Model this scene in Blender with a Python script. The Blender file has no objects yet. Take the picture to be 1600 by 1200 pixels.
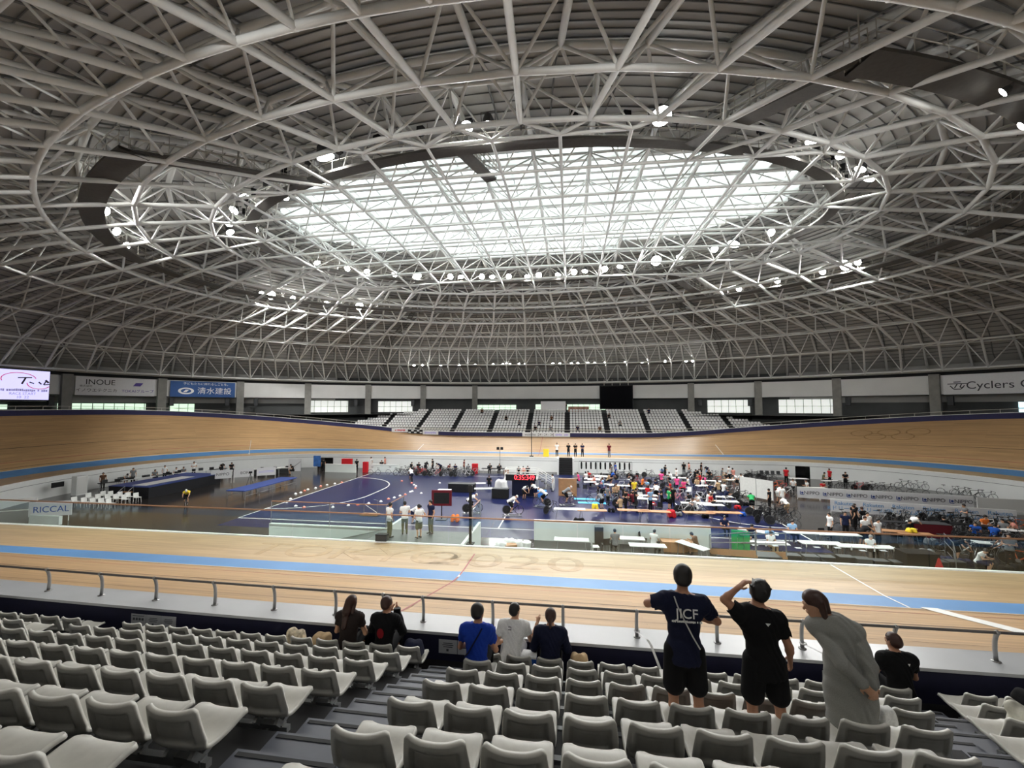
import bpy, math, random
import numpy as np
from mathutils import Vector, Matrix
D = bpy.data
SC = bpy.context.scene
COL = SC.collection
PI = math.pi
RND = random.Random(11)
CX, CY = -4.2, 36.3          # middle of the arena
EYE = Vector((0, 0, 8.4))


def V(*a):
    return np.array(a, float)


class MB:
    """collects shapes into one mesh"""
    def __init__(s):
        s.v = []; s.f = []; s.m = []; s.n = 0

    def add(s, v, f, mi=0):
        v = np.asarray(v, float).reshape(-1, 3)
        s.v.append(v)
        n = s.n
        s.f.extend([tuple(int(i) + n for i in q) for q in f])
        s.m.extend([mi] * len(f))
        s.n += len(v)
        return s

    def box(s, c, d, rz=0., mi=0, M=None):
        x, y, z = d[0] / 2, d[1] / 2, d[2] / 2
        v = np.array([(-x, -y, -z), (x, -y, -z), (x, y, -z), (-x, y, -z), (-x, -y, z), (x, -y, z), (x, y, z), (-x, y, z)], float)
        if M is not None:
            v = v @ np.asarray(M, float).T
        elif rz:
            k, q = math.cos(rz), math.sin(rz)
            v = np.stack([v[:, 0] * k - v[:, 1] * q, v[:, 0] * q + v[:, 1] * k, v[:, 2]], -1)
        return s.add(v + np.asarray(c, float), [(3, 2, 1, 0), (4, 5, 6, 7), (0, 1, 5, 4), (1, 2, 6, 5), (2, 3, 7, 6), (3, 0, 4, 7)], mi)

    def beam(s, p, q, w, h, mi=0):
        p, q = np.asarray(p, float), np.asarray(q, float)
        d = q - p; L = np.linalg.norm(d); d = d / L
        u = np.cross(d, (0, 0, 1.))
        u = V(1, 0, 0) if np.linalg.norm(u) < 1e-4 else u / np.linalg.norm(u)
        t = np.cross(u, d)
        M = np.stack([u, d, t], 1)
        return s.box((p + q) / 2, (w, L, h), M=M, mi=mi)

    def tube(s, p, q, r, n=8, mi=0, r2=None, caps=True):
        return s.path([p, q], r, n, mi, caps, r2)

    def path(s, P, r, n=8, mi=0, caps=True, r2=None, closed=False):
        P = np.asarray(P, float); k = len(P)
        T = np.gradient(P, axis=0) if not closed else np.roll(P, -1, 0) - np.roll(P, 1, 0)
        T /= np.maximum(np.linalg.norm(T, axis=1, keepdims=True), 1e-9)
        ref = V(0, 0, 1.) if abs(T[0][2]) < .9 else V(1, 0, 0)
        u = np.cross(T[0], ref); u /= np.linalg.norm(u)
        a = np.arange(n) * 2 * PI / n
        rr = np.linspace(r, r if r2 is None else r2, k)
        out = []
        for i in range(k):
            u = u - T[i] * (u @ T[i]); u /= np.linalg.norm(u)
            w = np.cross(T[i], u)
            out.append(P[i] + rr[i] * (np.cos(a)[:, None] * u + np.sin(a)[:, None] * w))
        f = []
        for i in range(k if closed else k - 1):
            i2 = (i + 1) % k
            f += [(i * n + j, i * n + (j + 1) % n, i2 * n + (j + 1) % n, i2 * n + j) for j in range(n)]
        if caps and not closed:
            f += [tuple(range(n))[::-1], tuple(range((k - 1) * n, k * n))]
        return s.add(np.concatenate(out), f, mi)

    def lathe(s, prof, n=16, c=(0, 0, 0), mi=0, M=None, a0=0.):
        k = len(prof); a = np.arange(n) * 2 * PI / n + a0
        v = np.array([(r * math.cos(t), r * math.sin(t), z) for r, z in prof for t in a])
        if M is not None:
            v = v @ np.asarray(M, float).T
        f = [(i * n + j, i * n + (j + 1) % n, (i + 1) * n + (j + 1) % n, (i + 1) * n + j) for i in range(k - 1) for j in range(n)]
        f += [tuple(range(n))[::-1], tuple(range((k - 1) * n, k * n))]
        return s.add(v + np.asarray(c, float), f, mi)

    def torus(s, c, R, r, n=20, m=6, M=None, mi=0):
        a = np.arange(n) * 2 * PI / n; b = np.arange(m) * 2 * PI / m
        v = np.array([((R + r * math.cos(q)) * math.cos(p), (R + r * math.cos(q)) * math.sin(p), r * math.sin(q)) for p in a for q in b])
        if M is not None:
            v = v @ np.asarray(M, float).T
        f = [(i * m + j, ((i + 1) % n) * m + j, ((i + 1) % n) * m + (j + 1) % m, i * m + (j + 1) % m) for i in range(n) for j in range(m)]
        return s.add(v + np.asarray(c, float), f, mi)

    def grid(s, G, mi=0, closed=False, flip=False):
        """G: rows x cols x 3"""
        G = np.asarray(G, float); r, c = G.shape[:2]
        f = []
        for i in range(r - 1):
            for j in range(c if closed else c - 1):
                j2 = (j + 1) % c
                q = (i * c + j, i * c + j2, (i + 1) * c + j2, (i + 1) * c + j)
                f.append(q[::-1] if flip else q)
        return s.add(G.reshape(-1, 3), f, mi)

    def prism(s, poly, z0, z1, mi=0):
        n = len(poly)
        v = [(x, y, z0) for x, y in poly] + [(x, y, z1) for x, y in poly]
        f = [tuple(range(n))[::-1], tuple(range(n, 2 * n))] + [(i, (i + 1) % n, n + (i + 1) % n, n + i) for i in range(n)]
        return s.add(v, f, mi)

    def build(s, name, mat, parent=None, smooth=False, loc=None, rz=0.):
        me = D.meshes.new(name)
        vv = np.concatenate(s.v) if s.v else np.zeros((0, 3))
        me.from_pydata(vv.tolist(), [], s.f)
        ms = mat if isinstance(mat, (list, tuple)) else [mat]
        for m in ms:
            me.materials.append(m)
        if len(ms) > 1:
            me.polygons.foreach_set('material_index', s.m)
        if smooth:
            me.polygons.foreach_set('use_smooth', [True] * len(s.f))
        me.update()
        o = D.objects.new(name, me)
        COL.objects.link(o)
        if parent is not None:
            o.parent = parent
        if loc is not None:
            o.location = loc
        if rz:
            o.rotation_euler = (0, 0, rz)
        return o


def tag(o, label=None, cat=None, group=None, kind=None):
    if label: o['label'] = label
    if cat: o['category'] = cat
    if group: o['group'] = group
    if kind: o['kind'] = kind
    return o


def struct(o):
    o['kind'] = 'structure'
    return o


def thing(name, label, cat, loc=(0, 0, 0), rz=0., group=None):
    o = D.objects.new(name, None)
    COL.objects.link(o)
    o.location = loc
    o.rotation_euler = (0, 0, rz)
    return tag(o, label, cat, group)


def empty_struct(name):
    o = D.objects.new(name, None)
    COL.objects.link(o)
    return struct(o)


KIDS = {}


def kids(o):
    return [c for c in D.objects if c.parent == o]


def dup(o, loc=None, rz=None, label=None, group=None, scale=None, tree=None):
    """a copy of a thing and of its parts and sub-parts"""
    if o.name not in KIDS:
        KIDS[o.name] = [(c, kids(c)) for c in kids(o)]
    n = o.copy(); COL.objects.link(n)
    if loc is not None: n.location = loc
    if rz is not None: n.rotation_euler = (0, 0, rz)
    if scale is not None: n.scale = (scale,) * 3
    for c, gs in KIDS[o.name]:
        k = c.copy(); COL.objects.link(k); k.parent = n
        for g in gs:
            h = g.copy(); COL.objects.link(h); h.parent = k
    if label: n['label'] = label
    if group: n['group'] = group
    return n


# ---------------------------------------------------------------- materials
MATS = {}


def mat(name, col, rough=.6, metal=0., var=.12, scale=6., bump=0., emit=None, estr=0., spec=.5, coat=0., coords='Object', stretch=None):
    if name in MATS:
        return MATS[name]
    m = D.materials.new(name)
    m.use_nodes = True
    nt = m.node_tree
    b = nt.nodes['Principled BSDF']
    b.inputs['Roughness'].default_value = rough
    b.inputs['Metallic'].default_value = metal
    b.inputs['Specular IOR Level'].default_value = spec
    if coat: b.inputs['Coat Weight'].default_value = coat; b.inputs['Coat Roughness'].default_value = .12
    c = (*col, 1.)
    if var > 0:
        tc = nt.nodes.new('ShaderNodeTexCoord')
        mp = nt.nodes.new('ShaderNodeMapping')
        if stretch: mp.inputs['Scale'].default_value = stretch
        nz = nt.nodes.new('ShaderNodeTexNoise'); nz.inputs['Scale'].default_value = scale; nz.inputs['Detail'].default_value = 4
        rp = nt.nodes.new('ShaderNodeValToRGB')
        rp.color_ramp.elements[0].position = .3; rp.color_ramp.elements[1].position = .7
        rp.color_ramp.elements[0].color = (*[x * (1 - var) for x in col], 1)
        rp.color_ramp.elements[1].color = (*[min(1, x * (1 + var)) for x in col], 1)
        nt.links.new(tc.outputs[coords], mp.inputs['Vector'])
        nt.links.new(mp.outputs['Vector'], nz.inputs['Vector'])
        nt.links.new(nz.outputs['Fac'], rp.inputs['Fac'])
        nt.links.new(rp.outputs['Color'], b.inputs['Base Color'])
        if bump:
            bp = nt.nodes.new('ShaderNodeBump'); bp.inputs['Strength'].default_value = bump; bp.inputs['Distance'].default_value = .02
            nt.links.new(nz.outputs['Fac'], bp.inputs['Height']); nt.links.new(bp.outputs['Normal'], b.inputs['Normal'])
    else:
        b.inputs['Base Color'].default_value = c
    if emit:
        b.inputs['Emission Color'].default_value = (*emit, 1); b.inputs['Emission Strength'].default_value = estr
    MATS[name] = m
    return m


def rgb(r, g, b):
    f = lambda c: (c / 12.92 if c <= .04045 else ((c + .055) / 1.055) ** 2.4)
    return (f(r / 255), f(g / 255), f(b / 255))


def glass_mat(name, tint, gl=.08):
    m = D.materials.new(name); m.use_nodes = True; nt = m.node_tree
    nt.nodes.remove(nt.nodes['Principled BSDF'])
    t = nt.nodes.new('ShaderNodeBsdfTransparent'); t.inputs[0].default_value = (*tint, 1)
    g = nt.nodes.new('ShaderNodeBsdfGlossy'); g.inputs['Roughness'].default_value = .03
    x = nt.nodes.new('ShaderNodeMixShader'); x.inputs[0].default_value = gl
    nt.links.new(t.outputs[0], x.inputs[1]); nt.links.new(g.outputs[0], x.inputs[2])
    nt.links.new(x.outputs[0], nt.nodes['Material Output'].inputs[0])
    MATS[name] = m
    return m


def text(txt, size, mat_, name, parent=None, M=None, align='CENTER', extr=.004, squash=1.):
    """lettering as a mesh; M maps letter plane (x right, y up, z out) to the parent"""
    cu = D.curves.new('t', 'FONT'); cu.body = txt; cu.size = size; cu.align_x = align; cu.align_y = 'CENTER'; cu.extrude = extr
    o = D.objects.new('t', cu); COL.objects.link(o)
    bpy.context.view_layer.update()
    me = D.meshes.new_from_object(o.evaluated_get(bpy.context.evaluated_depsgraph_get()))
    D.objects.remove(o); D.curves.remove(cu)
    me.materials.clear(); me.materials.append(mat_)
    if squash != 1.: me.transform(Matrix.Diagonal((squash, 1, 1, 1)))
    if M is not None: me.transform(M)
    n = D.objects.new(name, me); COL.objects.link(n)
    if parent is not None: n.parent = parent
    return n


def faint_print(w, h, n, mat_, parent, M, name='faint_print', seed=1):
    """print too small to read in the photo: a run of letter-high strokes"""
    rr = random.Random(seed); mb = MB(); x = -w / 2
    while x < w / 2 - h * .4:
        lw = h * rr.uniform(.35, .7)
        if rr.random() < .85: mb.box((x + lw / 2, rr.uniform(-.08, .08) * h, .003), (lw * .8, h * rr.uniform(.6, 1.), .005))
        x += lw
    o = mb.build(name, mat_, parent); o.data.transform(M); return o


def frame_M(o, x, y, z):
    """matrix from axes and origin"""
    m = Matrix.Identity(4)
    for i in range(3):
        m[i][0], m[i][1], m[i][2], m[i][3] = x[i], y[i], z[i], o[i]
    return m


ORD = 'zeroth first second third fourth fifth sixth seventh eighth ninth tenth eleventh twelfth thirteenth fourteenth fifteenth sixteenth seventeenth eighteenth nineteenth twentieth'.split()
ORD += ['twenty-' + w for w in ORD[1:10]]
for t_ in 'thirt fort fift sixt sevent eight ninet'.split(): ORD += [t_ + 'ieth'] + [t_ + 'y-' + w for w in ORD[1:10]]

M_WHITE = mat('white paint', rgb(225, 226, 222), .5, var=.05)
M_STEEL = mat('steel paint', rgb(196, 192, 182), .45, var=.06, scale=2)
M_BLACK = mat('black plastic', rgb(20, 20, 22), .6, var=.2, spec=.3)
M_DARK = mat('dark grey paint', rgb(52, 54, 56), .6, var=.12)
M_CHROME = mat('brushed stainless steel', rgb(170, 170, 172), .3, .9, var=.05)
M_NAVY = mat('navy padding', rgb(30, 30, 74), .7, var=.1)

# ---------------------------------------------------------------- camera
cam = D.cameras.new('camera')
cam.sensor_width = 36; cam.lens = 36 * 640 / 1600; cam.clip_end = 400; cam.clip_start = .05
co = D.objects.new('camera', cam); COL.objects.link(co)
co.location = EYE
co.rotation_euler = (math.radians(90 + 3.2), 0, math.radians(8.0))
SC.camera = co

# ================================================================ TRACK AND INFIELD
HL, R0 = 27., 17.25         # half straight, radius of the infield wall


def sstep(x):
    x = min(1, max(0, x)); return x * x * (3 - 2 * x)


def stadium(step=1.0):
    out = []
    n = int(2 * HL / step)
    for i in range(n): x = -HL + 2 * HL * i / n; out.append((x, 0., 0., 1., abs(x)))
    m = int(PI * 24 / step)
    for i in range(m): a = PI / 2 - PI * i / m; out.append((HL, 0., math.cos(a), math.sin(a), HL + 24 * min(PI / 2 - a, a + PI / 2)))
    for i in range(n): x = HL - 2 * HL * i / n; out.append((x, 0., 0., -1., abs(x)))
    for i in range(m): a = -PI / 2 - PI * i / m; out.append((-HL, 0., math.cos(a), math.sin(a), HL + 24 * min(-PI / 2 - a, a + 3 * PI / 2)))
    return out


STAD = stadium()


def track_z(s, u):
    """offset from infield wall, arc distance from straight middle -> (offset, z)"""
    t = sstep((u - 12) / 48)
    zb = 2.05 + .35 * t
    if s <= 3.04: return s, 1.9 + .05 * s / 3.04
    if s <= 4.1: return s, 1.95 + (zb - 1.95) * (s - 3.04) / 1.06
    k = (s - 4.1) / 6.65
    return 4.1 + k * (6.65 - 1.15 * t), zb + k * (3.75 + 3.7 * t - zb)


def tp(i, s, dz=0.):
    cx, cy, nx, ny, u = STAD[i % len(STAD)]
    o, z = track_z(s, u)
    return (CX + cx + (R0 + o) * nx, CY + cy + (R0 + o) * ny, z + dz)


def wp(i, o, z):
    cx, cy, nx, ny, u = STAD[i % len(STAD)]
    return (CX + cx + (R0 + o) * nx, CY + cy + (R0 + o) * ny, z)


def rot_stad(G, **k):
    return np.array(G).transpose(1, 0, 2)


def uv_strip(o, rows, cols, lens, widths):
    """uv: u along the track in metres, v across"""
    me = o.data; uv = me.uv_layers.new(name='UVMap')
    d = uv.data; li = 0
    for p in me.polygons:
        vs = list(p.vertices); k = [v % cols for v in vs]; r = [v // cols for v in vs]
        wrap = max(k) - min(k) > 2
        for a, (kk, rr) in enumerate(zip(k, r)):
            d[p.loop_indices[a]].uv = ((cols if (wrap and kk == 0) else kk) * lens, widths[rr])


def wood_mat(name, base, k=.1, rough=.42):
    m = D.materials.new(name); m.use_nodes = True; nt = m.node_tree; b = nt.nodes['Principled BSDF']
    uv = nt.nodes.new('ShaderNodeUVMap')
    br = nt.nodes.new('ShaderNodeTexBrick')
    br.inputs['Scale'].default_value = 1; br.inputs['Brick Width'].default_value = 5.; br.inputs['Row Height'].default_value = .16
    br.inputs['Mortar Size'].default_value = .004; br.inputs['Bias'].default_value = -.2
    br.inputs['Color1'].default_value = (*[c * (1 - k) for c in base], 1)
    br.inputs['Color2'].default_value = (*[c * (1 + k) for c in base], 1)
    br.inputs['Mortar'].default_value = (*[c * .7 for c in base], 1)
    mp = nt.nodes.new('ShaderNodeMapping'); mp.inputs['Scale'].default_value = (.25, 5, 1)
    nz = nt.nodes.new('ShaderNodeTexNoise'); nz.inputs['Scale'].default_value = 1.6; nz.inputs['Detail'].default_value = 6
    mx = nt.nodes.new('ShaderNodeMixRGB'); mx.blend_type = 'MULTIPLY'; mx.inputs[0].default_value = .5
    rp = nt.nodes.new('ShaderNodeValToRGB'); rp.color_ramp.elements[0].color = (.62, .6, .56, 1); rp.color_ramp.elements[1].color = (1.1, 1.1, 1.1, 1)
    rp.color_ramp.elements[0].position = .3; rp.color_ramp.elements[1].position = .65
    L = nt.links.new
    L(uv.outputs[0], br.inputs['Vector']); L(uv.outputs[0], mp.inputs['Vector']); L(mp.outputs[0], nz.inputs['Vector'])
    L(nz.outputs['Fac'], rp.inputs[0]); L(br.outputs['Color'], mx.inputs[1]); L(rp.outputs[0], mx.inputs[2]); L(mx.outputs[0], b.inputs['Base Color'])
    b.inputs['Roughness'].default_value = rough
    MATS[name] = m
    return m


M_WOOD = wood_mat('track boards', rgb(184, 149, 106))
M_WOOD2 = wood_mat('safety zone boards', rgb(178, 152, 114), .08)
M_BLUE = mat('blue band paint', rgb(82, 130, 178), .45, var=.08, scale=.6)
M_GHOST = mat('worn marking', rgb(160, 134, 98), .5, var=.2, scale=3)
M_RING = mat('worn ring marking', rgb(146, 114, 74), .5, var=.2, scale=3)

NS = len(STAD)


def strip(name, s0, s1, m, n=4, dz=0., idx=None, uv=False):
    S = np.linspace(s0, s1, n)
    I = range(NS) if idx is None else idx
    G = [[tp(i, s, dz) for i in I] for s in S]
    mb = MB(); mb.grid(G, closed=idx is None)
    o = mb.build(name, m, smooth=True)
    if uv: uv_strip(o, n, len(list(I)), 1.0, S)
    return o


trk = empty_struct('floor_track')
for nm, a, b, m, n in (('safety_zone', 0, 3.04, M_WOOD2, 4), ('blue_band', 3.04, 4.1, M_BLUE, 3), ('banking', 4.1, 10.75, M_WOOD, 24)):
    strip(nm, a, b, m, n, uv=m in (M_WOOD, M_WOOD2)).parent = trk
M_LW = mat('white line paint', rgb(226, 226, 222), .5, var=.05)
M_LK = mat('dark line paint', rgb(70, 52, 44), .5, var=.1)
M_LR = mat('red line paint', rgb(150, 70, 70), .5, var=.1)
for nm, a, w, m in (('edge_line', 4.1, .04, M_LW), ('measuring_line', 4.35, .04, M_LK), ('sprint_line', 4.98, .045, M_LR), ('stayer_line', 6.6, .05, M_LK), ('seam_line', 8.4, .02, M_LK)):
    strip(nm, a, a + w, m, 2, dz=.006).parent = trk


def cross_line(name, x, w, s0, s1, m, side=-1, dz=.01):
    mb = MB(); G = []
    for s in np.linspace(s0, s1, 12):
        o, z = track_z(s, abs(x - CX))
        G.append([(x - w / 2, CY + side * (R0 + o), z + dz), (x + w / 2, CY + side * (R0 + o), z + dz)])
    mb.grid(G, flip=side < 0)
    return mb.build(name, m, trk)


cross_line('pursuit_line', -4.2, .06, 1.0, 10.7, M_LR)
cross_line('pursuit_line', -4.2, .08, 3.0, 4.12, M_LW, dz=.014)
cross_line('pursuit_line', -4.2, .06, 1.0, 10.7, M_LR, side=1)
cross_line('finish_line', 10.6, .07, .1, 4.1, M_LW)
cross_line('finish_line', 11.2, .5, 4.0, 10.7, M_LW)
cross_line('sprint_mark', 20., .08, 4.1, 7.2, M_LW, side=1)
cross_line('sprint_mark', -22., .08, 4.1, 6.6, M_LW, side=1)
M_GHOST2 = mat('faint worn marking', rgb(170, 144, 107), .5, var=.15, scale=3)
for s_, x_, m_, q_ in (('2020', -2.75, M_GHOST, 1.5), ('TOKYO', -9.6, M_GHOST2, 1.25)):
    text(s_, 2.25, m_, 'worn_lettering', trk, extr=.002, squash=q_, M=frame_M((x_, CY - R0 - 1.75, 1.934), (1, 0, 0), (0, 1, -.01645), (0, 0, 1)))
# five interlaced worn rings on the far banking
RI = min(range(NS), key=lambda i: abs(STAD[i][4] - 43.) + (0 if STAD[i][1] == 0 and STAD[i][0] > 0 and STAD[i][3] > 0 else 999))
for k, (du, s) in enumerate(((-2.4, 8.9), (0., 8.9), (2.4, 8.95), (-1.2, 8.15), (1.2, 8.15))):
    mb = MB(); G = [[], []]
    for j in range(41):
        a = 2 * PI * j / 40
        for q, r in enumerate((.86, 1.0)):
            fi = RI + du + 1.02 * r * math.cos(a); i0 = int(math.floor(fi)); fr = fi - i0
            ss = s + .62 * r * math.sin(a)
            p0, p1 = V(*tp(i0, ss, .02)), V(*tp(i0 + 1, ss, .02))
            G[q].append(p0 + (p1 - p0) * fr)
    mb.grid(G)
    mb.build('worn_ring', M_RING, trk)

# navy boards round the top of the track with a white cap and hand rail
bar = empty_struct('wall_track_barrier')
mb, mc, mr = MB(), MB(), MB()
FAR = [i for i in range(NS) if not (STAD[i][3] < -.999 and abs(STAD[i][0]) < 24)]
k0 = FAR.index(next(i for i in FAR if (i - 1) % NS not in FAR)); FAR = FAR[k0:] + FAR[:k0]


def top(i, do, dz):
    p = tp(i, 10.75); q = STAD[i % NS]
    return (p[0] + do * q[2], p[1] + do * q[3], p[2] + dz)


mb.grid([[top(i, 0.02, -.05) for i in FAR], [top(i, .02, .6) for i in FAR], [top(i, .14, .6) for i in FAR], [top(i, .14, -1.) for i in FAR]])
mc.grid([[top(i, -.02, .6) for i in FAR], [top(i, -.02, .66) for i in FAR], [top(i, .16, .66) for i in FAR], [top(i, .16, .6) for i in FAR]])
mr.path([top(i, .1, 1.02) for i in FAR], .03, 6)
for i in FAR[::2]: mr.tube(top(i, .1, .62), top(i, .1, 1.02), .02, 6)
mb.build('padding', M_NAVY, bar); mc.build('cap', M_WHITE, bar); mr.build('railing', M_STEEL, bar, True)
# ground behind the banking out to the outer wall
M_CONC = mat('dark concrete', rgb(84, 84, 82), .8, var=.1, scale=2)

# infield floor and court
M_FLOOR = mat('infield floor', rgb(48, 45, 44), .17, var=.1, scale=.35, spec=.32)
M_COURT = mat('court blue', rgb(24, 30, 66), .28, var=.08, scale=.4, spec=.14)
fl = MB()
ring = [(CX + STAD[i][0] + (R0 + .05) * STAD[i][2], CY + STAD[i][1] + (R0 + .05) * STAD[i][3]) for i in range(0, NS)]
fl.prism(ring[::-1], -.2, 0.)
struct(fl.build('floor', M_FLOOR))
ct = MB(); ct.box((-4.95, 39.0, .003), (39.9, 25.2, .006)); struct(ct.build('floor_court', M_COURT))
cl = MB()
X0, X1, Y0, Y1 = -24.95, 15.05, 28.4, 49.2


def fline(P, w, closed=False):
    P = [V(*p) for p in P]; n = len(P)
    L, R = [], []
    for i in range(n):
        a = P[(i - 1) % n] if closed or i else P[i]; b = P[(i + 1) % n] if closed or i < n - 1 else P[i]
        t = (b - a) / np.linalg.norm(b - a); nn = V(-t[1], t[0])
        L.append((*(P[i] + nn * w / 2), .009)); R.append((*(P[i] - nn * w / 2), .009))
    cl.grid([R, L])


for a, b in (((X0, Y0), (X1, Y0)), ((X0, Y1), (X1, Y1)), ((X0, Y0 - .04), (X0, Y1 + .04)), ((X1, Y0 - .04), (X1, Y1 + .04)), ((-4.95, Y0), (-4.95, Y1))):
    fline([a, b], .09)
for sx, xg in ((1, X0), (-1, X1)):
    P = [(xg + sx * 6 * math.sin(t), 38.8 - 1.5 - 6 * math.cos(t)) for t in np.linspace(0, PI / 2, 14)]
    P += [(xg + sx * 6 * math.sin(t), 38.8 + 1.5 - 6 * math.cos(t)) for t in np.linspace(PI / 2, PI, 14)]
    fline(P, .09)
cl.build('trim_court_lines', M_LW)['kind'] = 'structure'

# white wall round the infield with two tunnel mouths
M_WWALL = mat('infield wall white', rgb(222, 224, 222), .45, var=.04, scale=.5)
OPEN = [(-35.2, -32.6, 1.35), (26.0, 28.4, 1.4)]      # world x range on the far side, head height


def open_at(i):
    q = STAD[i % NS]
    x = CX + q[0] + R0 * q[2]
    if q[3] > .3:
        for k, (a, b, h) in enumerate(OPEN):
            if a <= x <= b: return h
    return 0.


wl = MB()
for i in range(NS):
    lo = open_at(i) if open_at(i + 1) else 0.
    p, q = wp(i, 0, 0), wp(i + 1, 0, 0)
    wl.add([(p[0], p[1], lo), (q[0], q[1], lo), (q[0], q[1], 1.88), (p[0], p[1], 1.88)], [(3, 2, 1, 0)])
    if lo:
        P = [wp(i, 0, 0), wp(i + 1, 0, 0), wp(i + 1, 2.5, 0), wp(i, 2.5, 0)]
        wl.add([(a[0], a[1], z) for z in (.005, lo) for a in P], [(0, 1, 2, 3), (7, 6, 5, 4), (3, 2, 6, 7)], 1)
wl.build('wall_infield', [M_WWALL, M_BLACK])['kind'] = 'structure'
tr = MB()
tr.grid([[wp(i, -.03, 1.78) for i in range(NS)], [wp(i, -.03, 1.9) for i in range(NS)], [wp(i, .1, 1.905) for i in range(NS)]], closed=True)
tr.grid([[wp(i, -.012, 1.42) for i in range(NS)], [wp(i, -.012, 1.45) for i in range(NS)]], closed=True, mi=1)
tr.build('trim_infield_wall', [M_WHITE, M_DARK])['kind'] = 'structure'

# ================================================================ OUTER WALL, COLUMNS, STANDS
RA, RB = 58.6, 42.4


def ell(t, a, b, z):
    return (CX + a * math.cos(t), CY + b * math.sin(t), z)


def ring_grid(prof, n=160):
    return [[ell(2 * PI * j / n, RA + d, RB + d, z) for j in range(n)] for d, z in prof]


M_PANEL = mat('wall panel', rgb(205, 205, 202), .6, var=.04, scale=.4)
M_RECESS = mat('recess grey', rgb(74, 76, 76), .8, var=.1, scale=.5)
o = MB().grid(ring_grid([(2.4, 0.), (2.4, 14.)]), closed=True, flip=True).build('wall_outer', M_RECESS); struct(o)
o = MB().grid(ring_grid([(-.02, 9.95), (-.02, 12.35), (.25, 12.35), (.25, 9.95), (-.02, 9.95)]), closed=True, flip=True).build('wall_upper_panel', M_PANEL); struct(o)
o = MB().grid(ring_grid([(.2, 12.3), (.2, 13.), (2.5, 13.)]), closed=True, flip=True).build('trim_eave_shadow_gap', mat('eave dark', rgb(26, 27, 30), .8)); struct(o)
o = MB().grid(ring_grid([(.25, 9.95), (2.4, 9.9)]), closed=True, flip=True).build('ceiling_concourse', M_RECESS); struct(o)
o = MB().grid(ring_grid([(-.25, 12.75), (-.75, 12.75), (-.75, 13.12), (-.25, 13.12), (-.25, 12.75)]), closed=True).build('trim_eave_beam', mat('eave beam', rgb(150, 148, 140), .5, var=.08)); struct(o)
# concourse floor ring between the top of the track and the outer wall (turn ends)
g0 = []
for j in range(160):
    t = 2 * PI * j / 160
    g0.append(ell(t, RA + 2.5, RB + 2.5, 7.1))
g1 = [ell(2 * PI * j / 160, 56.0, 38.9, 7.1) for j in range(160)]
MBc = MB()
MBc.grid([g0, g1], closed=True, flip=True)
struct(MBc.build('floor_concourse', M_CONC))
M_COLUMN = mat('column concrete', rgb(128, 127, 122), .8, var=.1, scale=1.5)


def wall_at(x_world, far=True):
    c = (x_world - CX) / RA
    return math.acos(max(-1, min(1, c)))


# angles of the columns (seen from the stand) found from where they stand along the wall
COLT = [2.9905, 2.7671, 2.5562, 2.355, 2.1645, 1.9838, 1.8111, 1.1284, 0.9459, 0.7554, 0.5516]
for t in COLT:
    p = ell(t, RA - .15, RB - .15, 0); nx, ny = math.cos(t) / RA, math.sin(t) / RB
    a = math.atan2(ny, nx)
    mb = MB(); mb.box((p[0], p[1], 9.8), (.7, 1.0, 5.4), rz=a)
    struct(mb.build('column', M_COLUMN))

# ================================================================ ROOF
RINGS = [(57.5, 41.5, 13.0), (54.8, 36.4, 15.95), (50.4, 32.7, 18.2), (43.6, 29.0, 19.75), (37.2, 24.7, 21.05), (32.7, 20.2, 22.3), (27.8, 16.1, 23.15), (22.6, 9.6, 23.85)]
RK = np.array(RINGS)


def prof(v):
    """smooth interpolation of the ring table"""
    v = np.clip(v, -.6, 7.)
    i = int(np.clip(math.floor(v), 0, 6)); t = v - i
    p0 = RK[max(i - 1, 0)] if i > 0 else 2 * RK[0] - RK[1]
    p1, p2 = RK[i], RK[i + 1]
    p3 = RK[i + 2] if i + 2 < 8 else 2 * RK[7] - RK[6]
    return .5 * ((2 * p1) + (-p0 + p2) * t + (2 * p0 - 5 * p1 + 4 * p2 - p3) * t * t + (-p0 + 3 * p1 - 3 * p2 + p3) * t ** 3)


def S(v, t, off=0.):
    a, b, z = prof(v)
    p = V(CX + a * math.cos(t), CY + b * math.sin(t), z)
    if off:
        e = .02
        a2, b2, z2 = prof(v + e); a1, b1, z1 = prof(v - e)
        dv = V((a2 - a1) * math.cos(t), (b2 - b1) * math.sin(t), z2 - z1)
        dt = V(-a * math.sin(t), b * math.cos(t), 0)
        n = np.cross(dv, dt); n /= np.linalg.norm(n)
        if n[2] < 0: n = -n
        p = p + n * off
    return p


NA = 84
# node angles: equal arc lengths along the eave
tt = np.linspace(0, 2 * PI, 4001); pp = np.stack([50 * np.cos(tt), 35 * np.sin(tt)], -1)
al = np.r_[0, np.cumsum(np.linalg.norm(np.diff(pp, axis=0), axis=1))]
TH = np.interp(np.arange(2 * NA) * al[-1] / (2 * NA), al, tt) + .5 * 0
def th(j): return TH[int(round(j * 2)) % (2 * NA)]          # j may be a half


M_DECK = mat('roof deck', rgb(170, 169, 165), .6, var=.06, scale=.5)
M_PURLIN = mat('purlin steel', rgb(112, 113, 112), .6, var=.06)
ceil = empty_struct('ceiling')
VD = np.linspace(-.5, 7, 61); TD = np.linspace(0, 2 * PI, 169)[:-1]
DECK = 2.5
G = [[S(v, t, DECK) for t in TD] for v in VD]
MB().grid(G, closed=True).build('roof_deck', M_DECK, ceil, True)
MB().grid([[(*p[:2], 9.) for p in G[0]], G[0]], closed=True).build('eave_closure', M_DECK, ceil)
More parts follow.
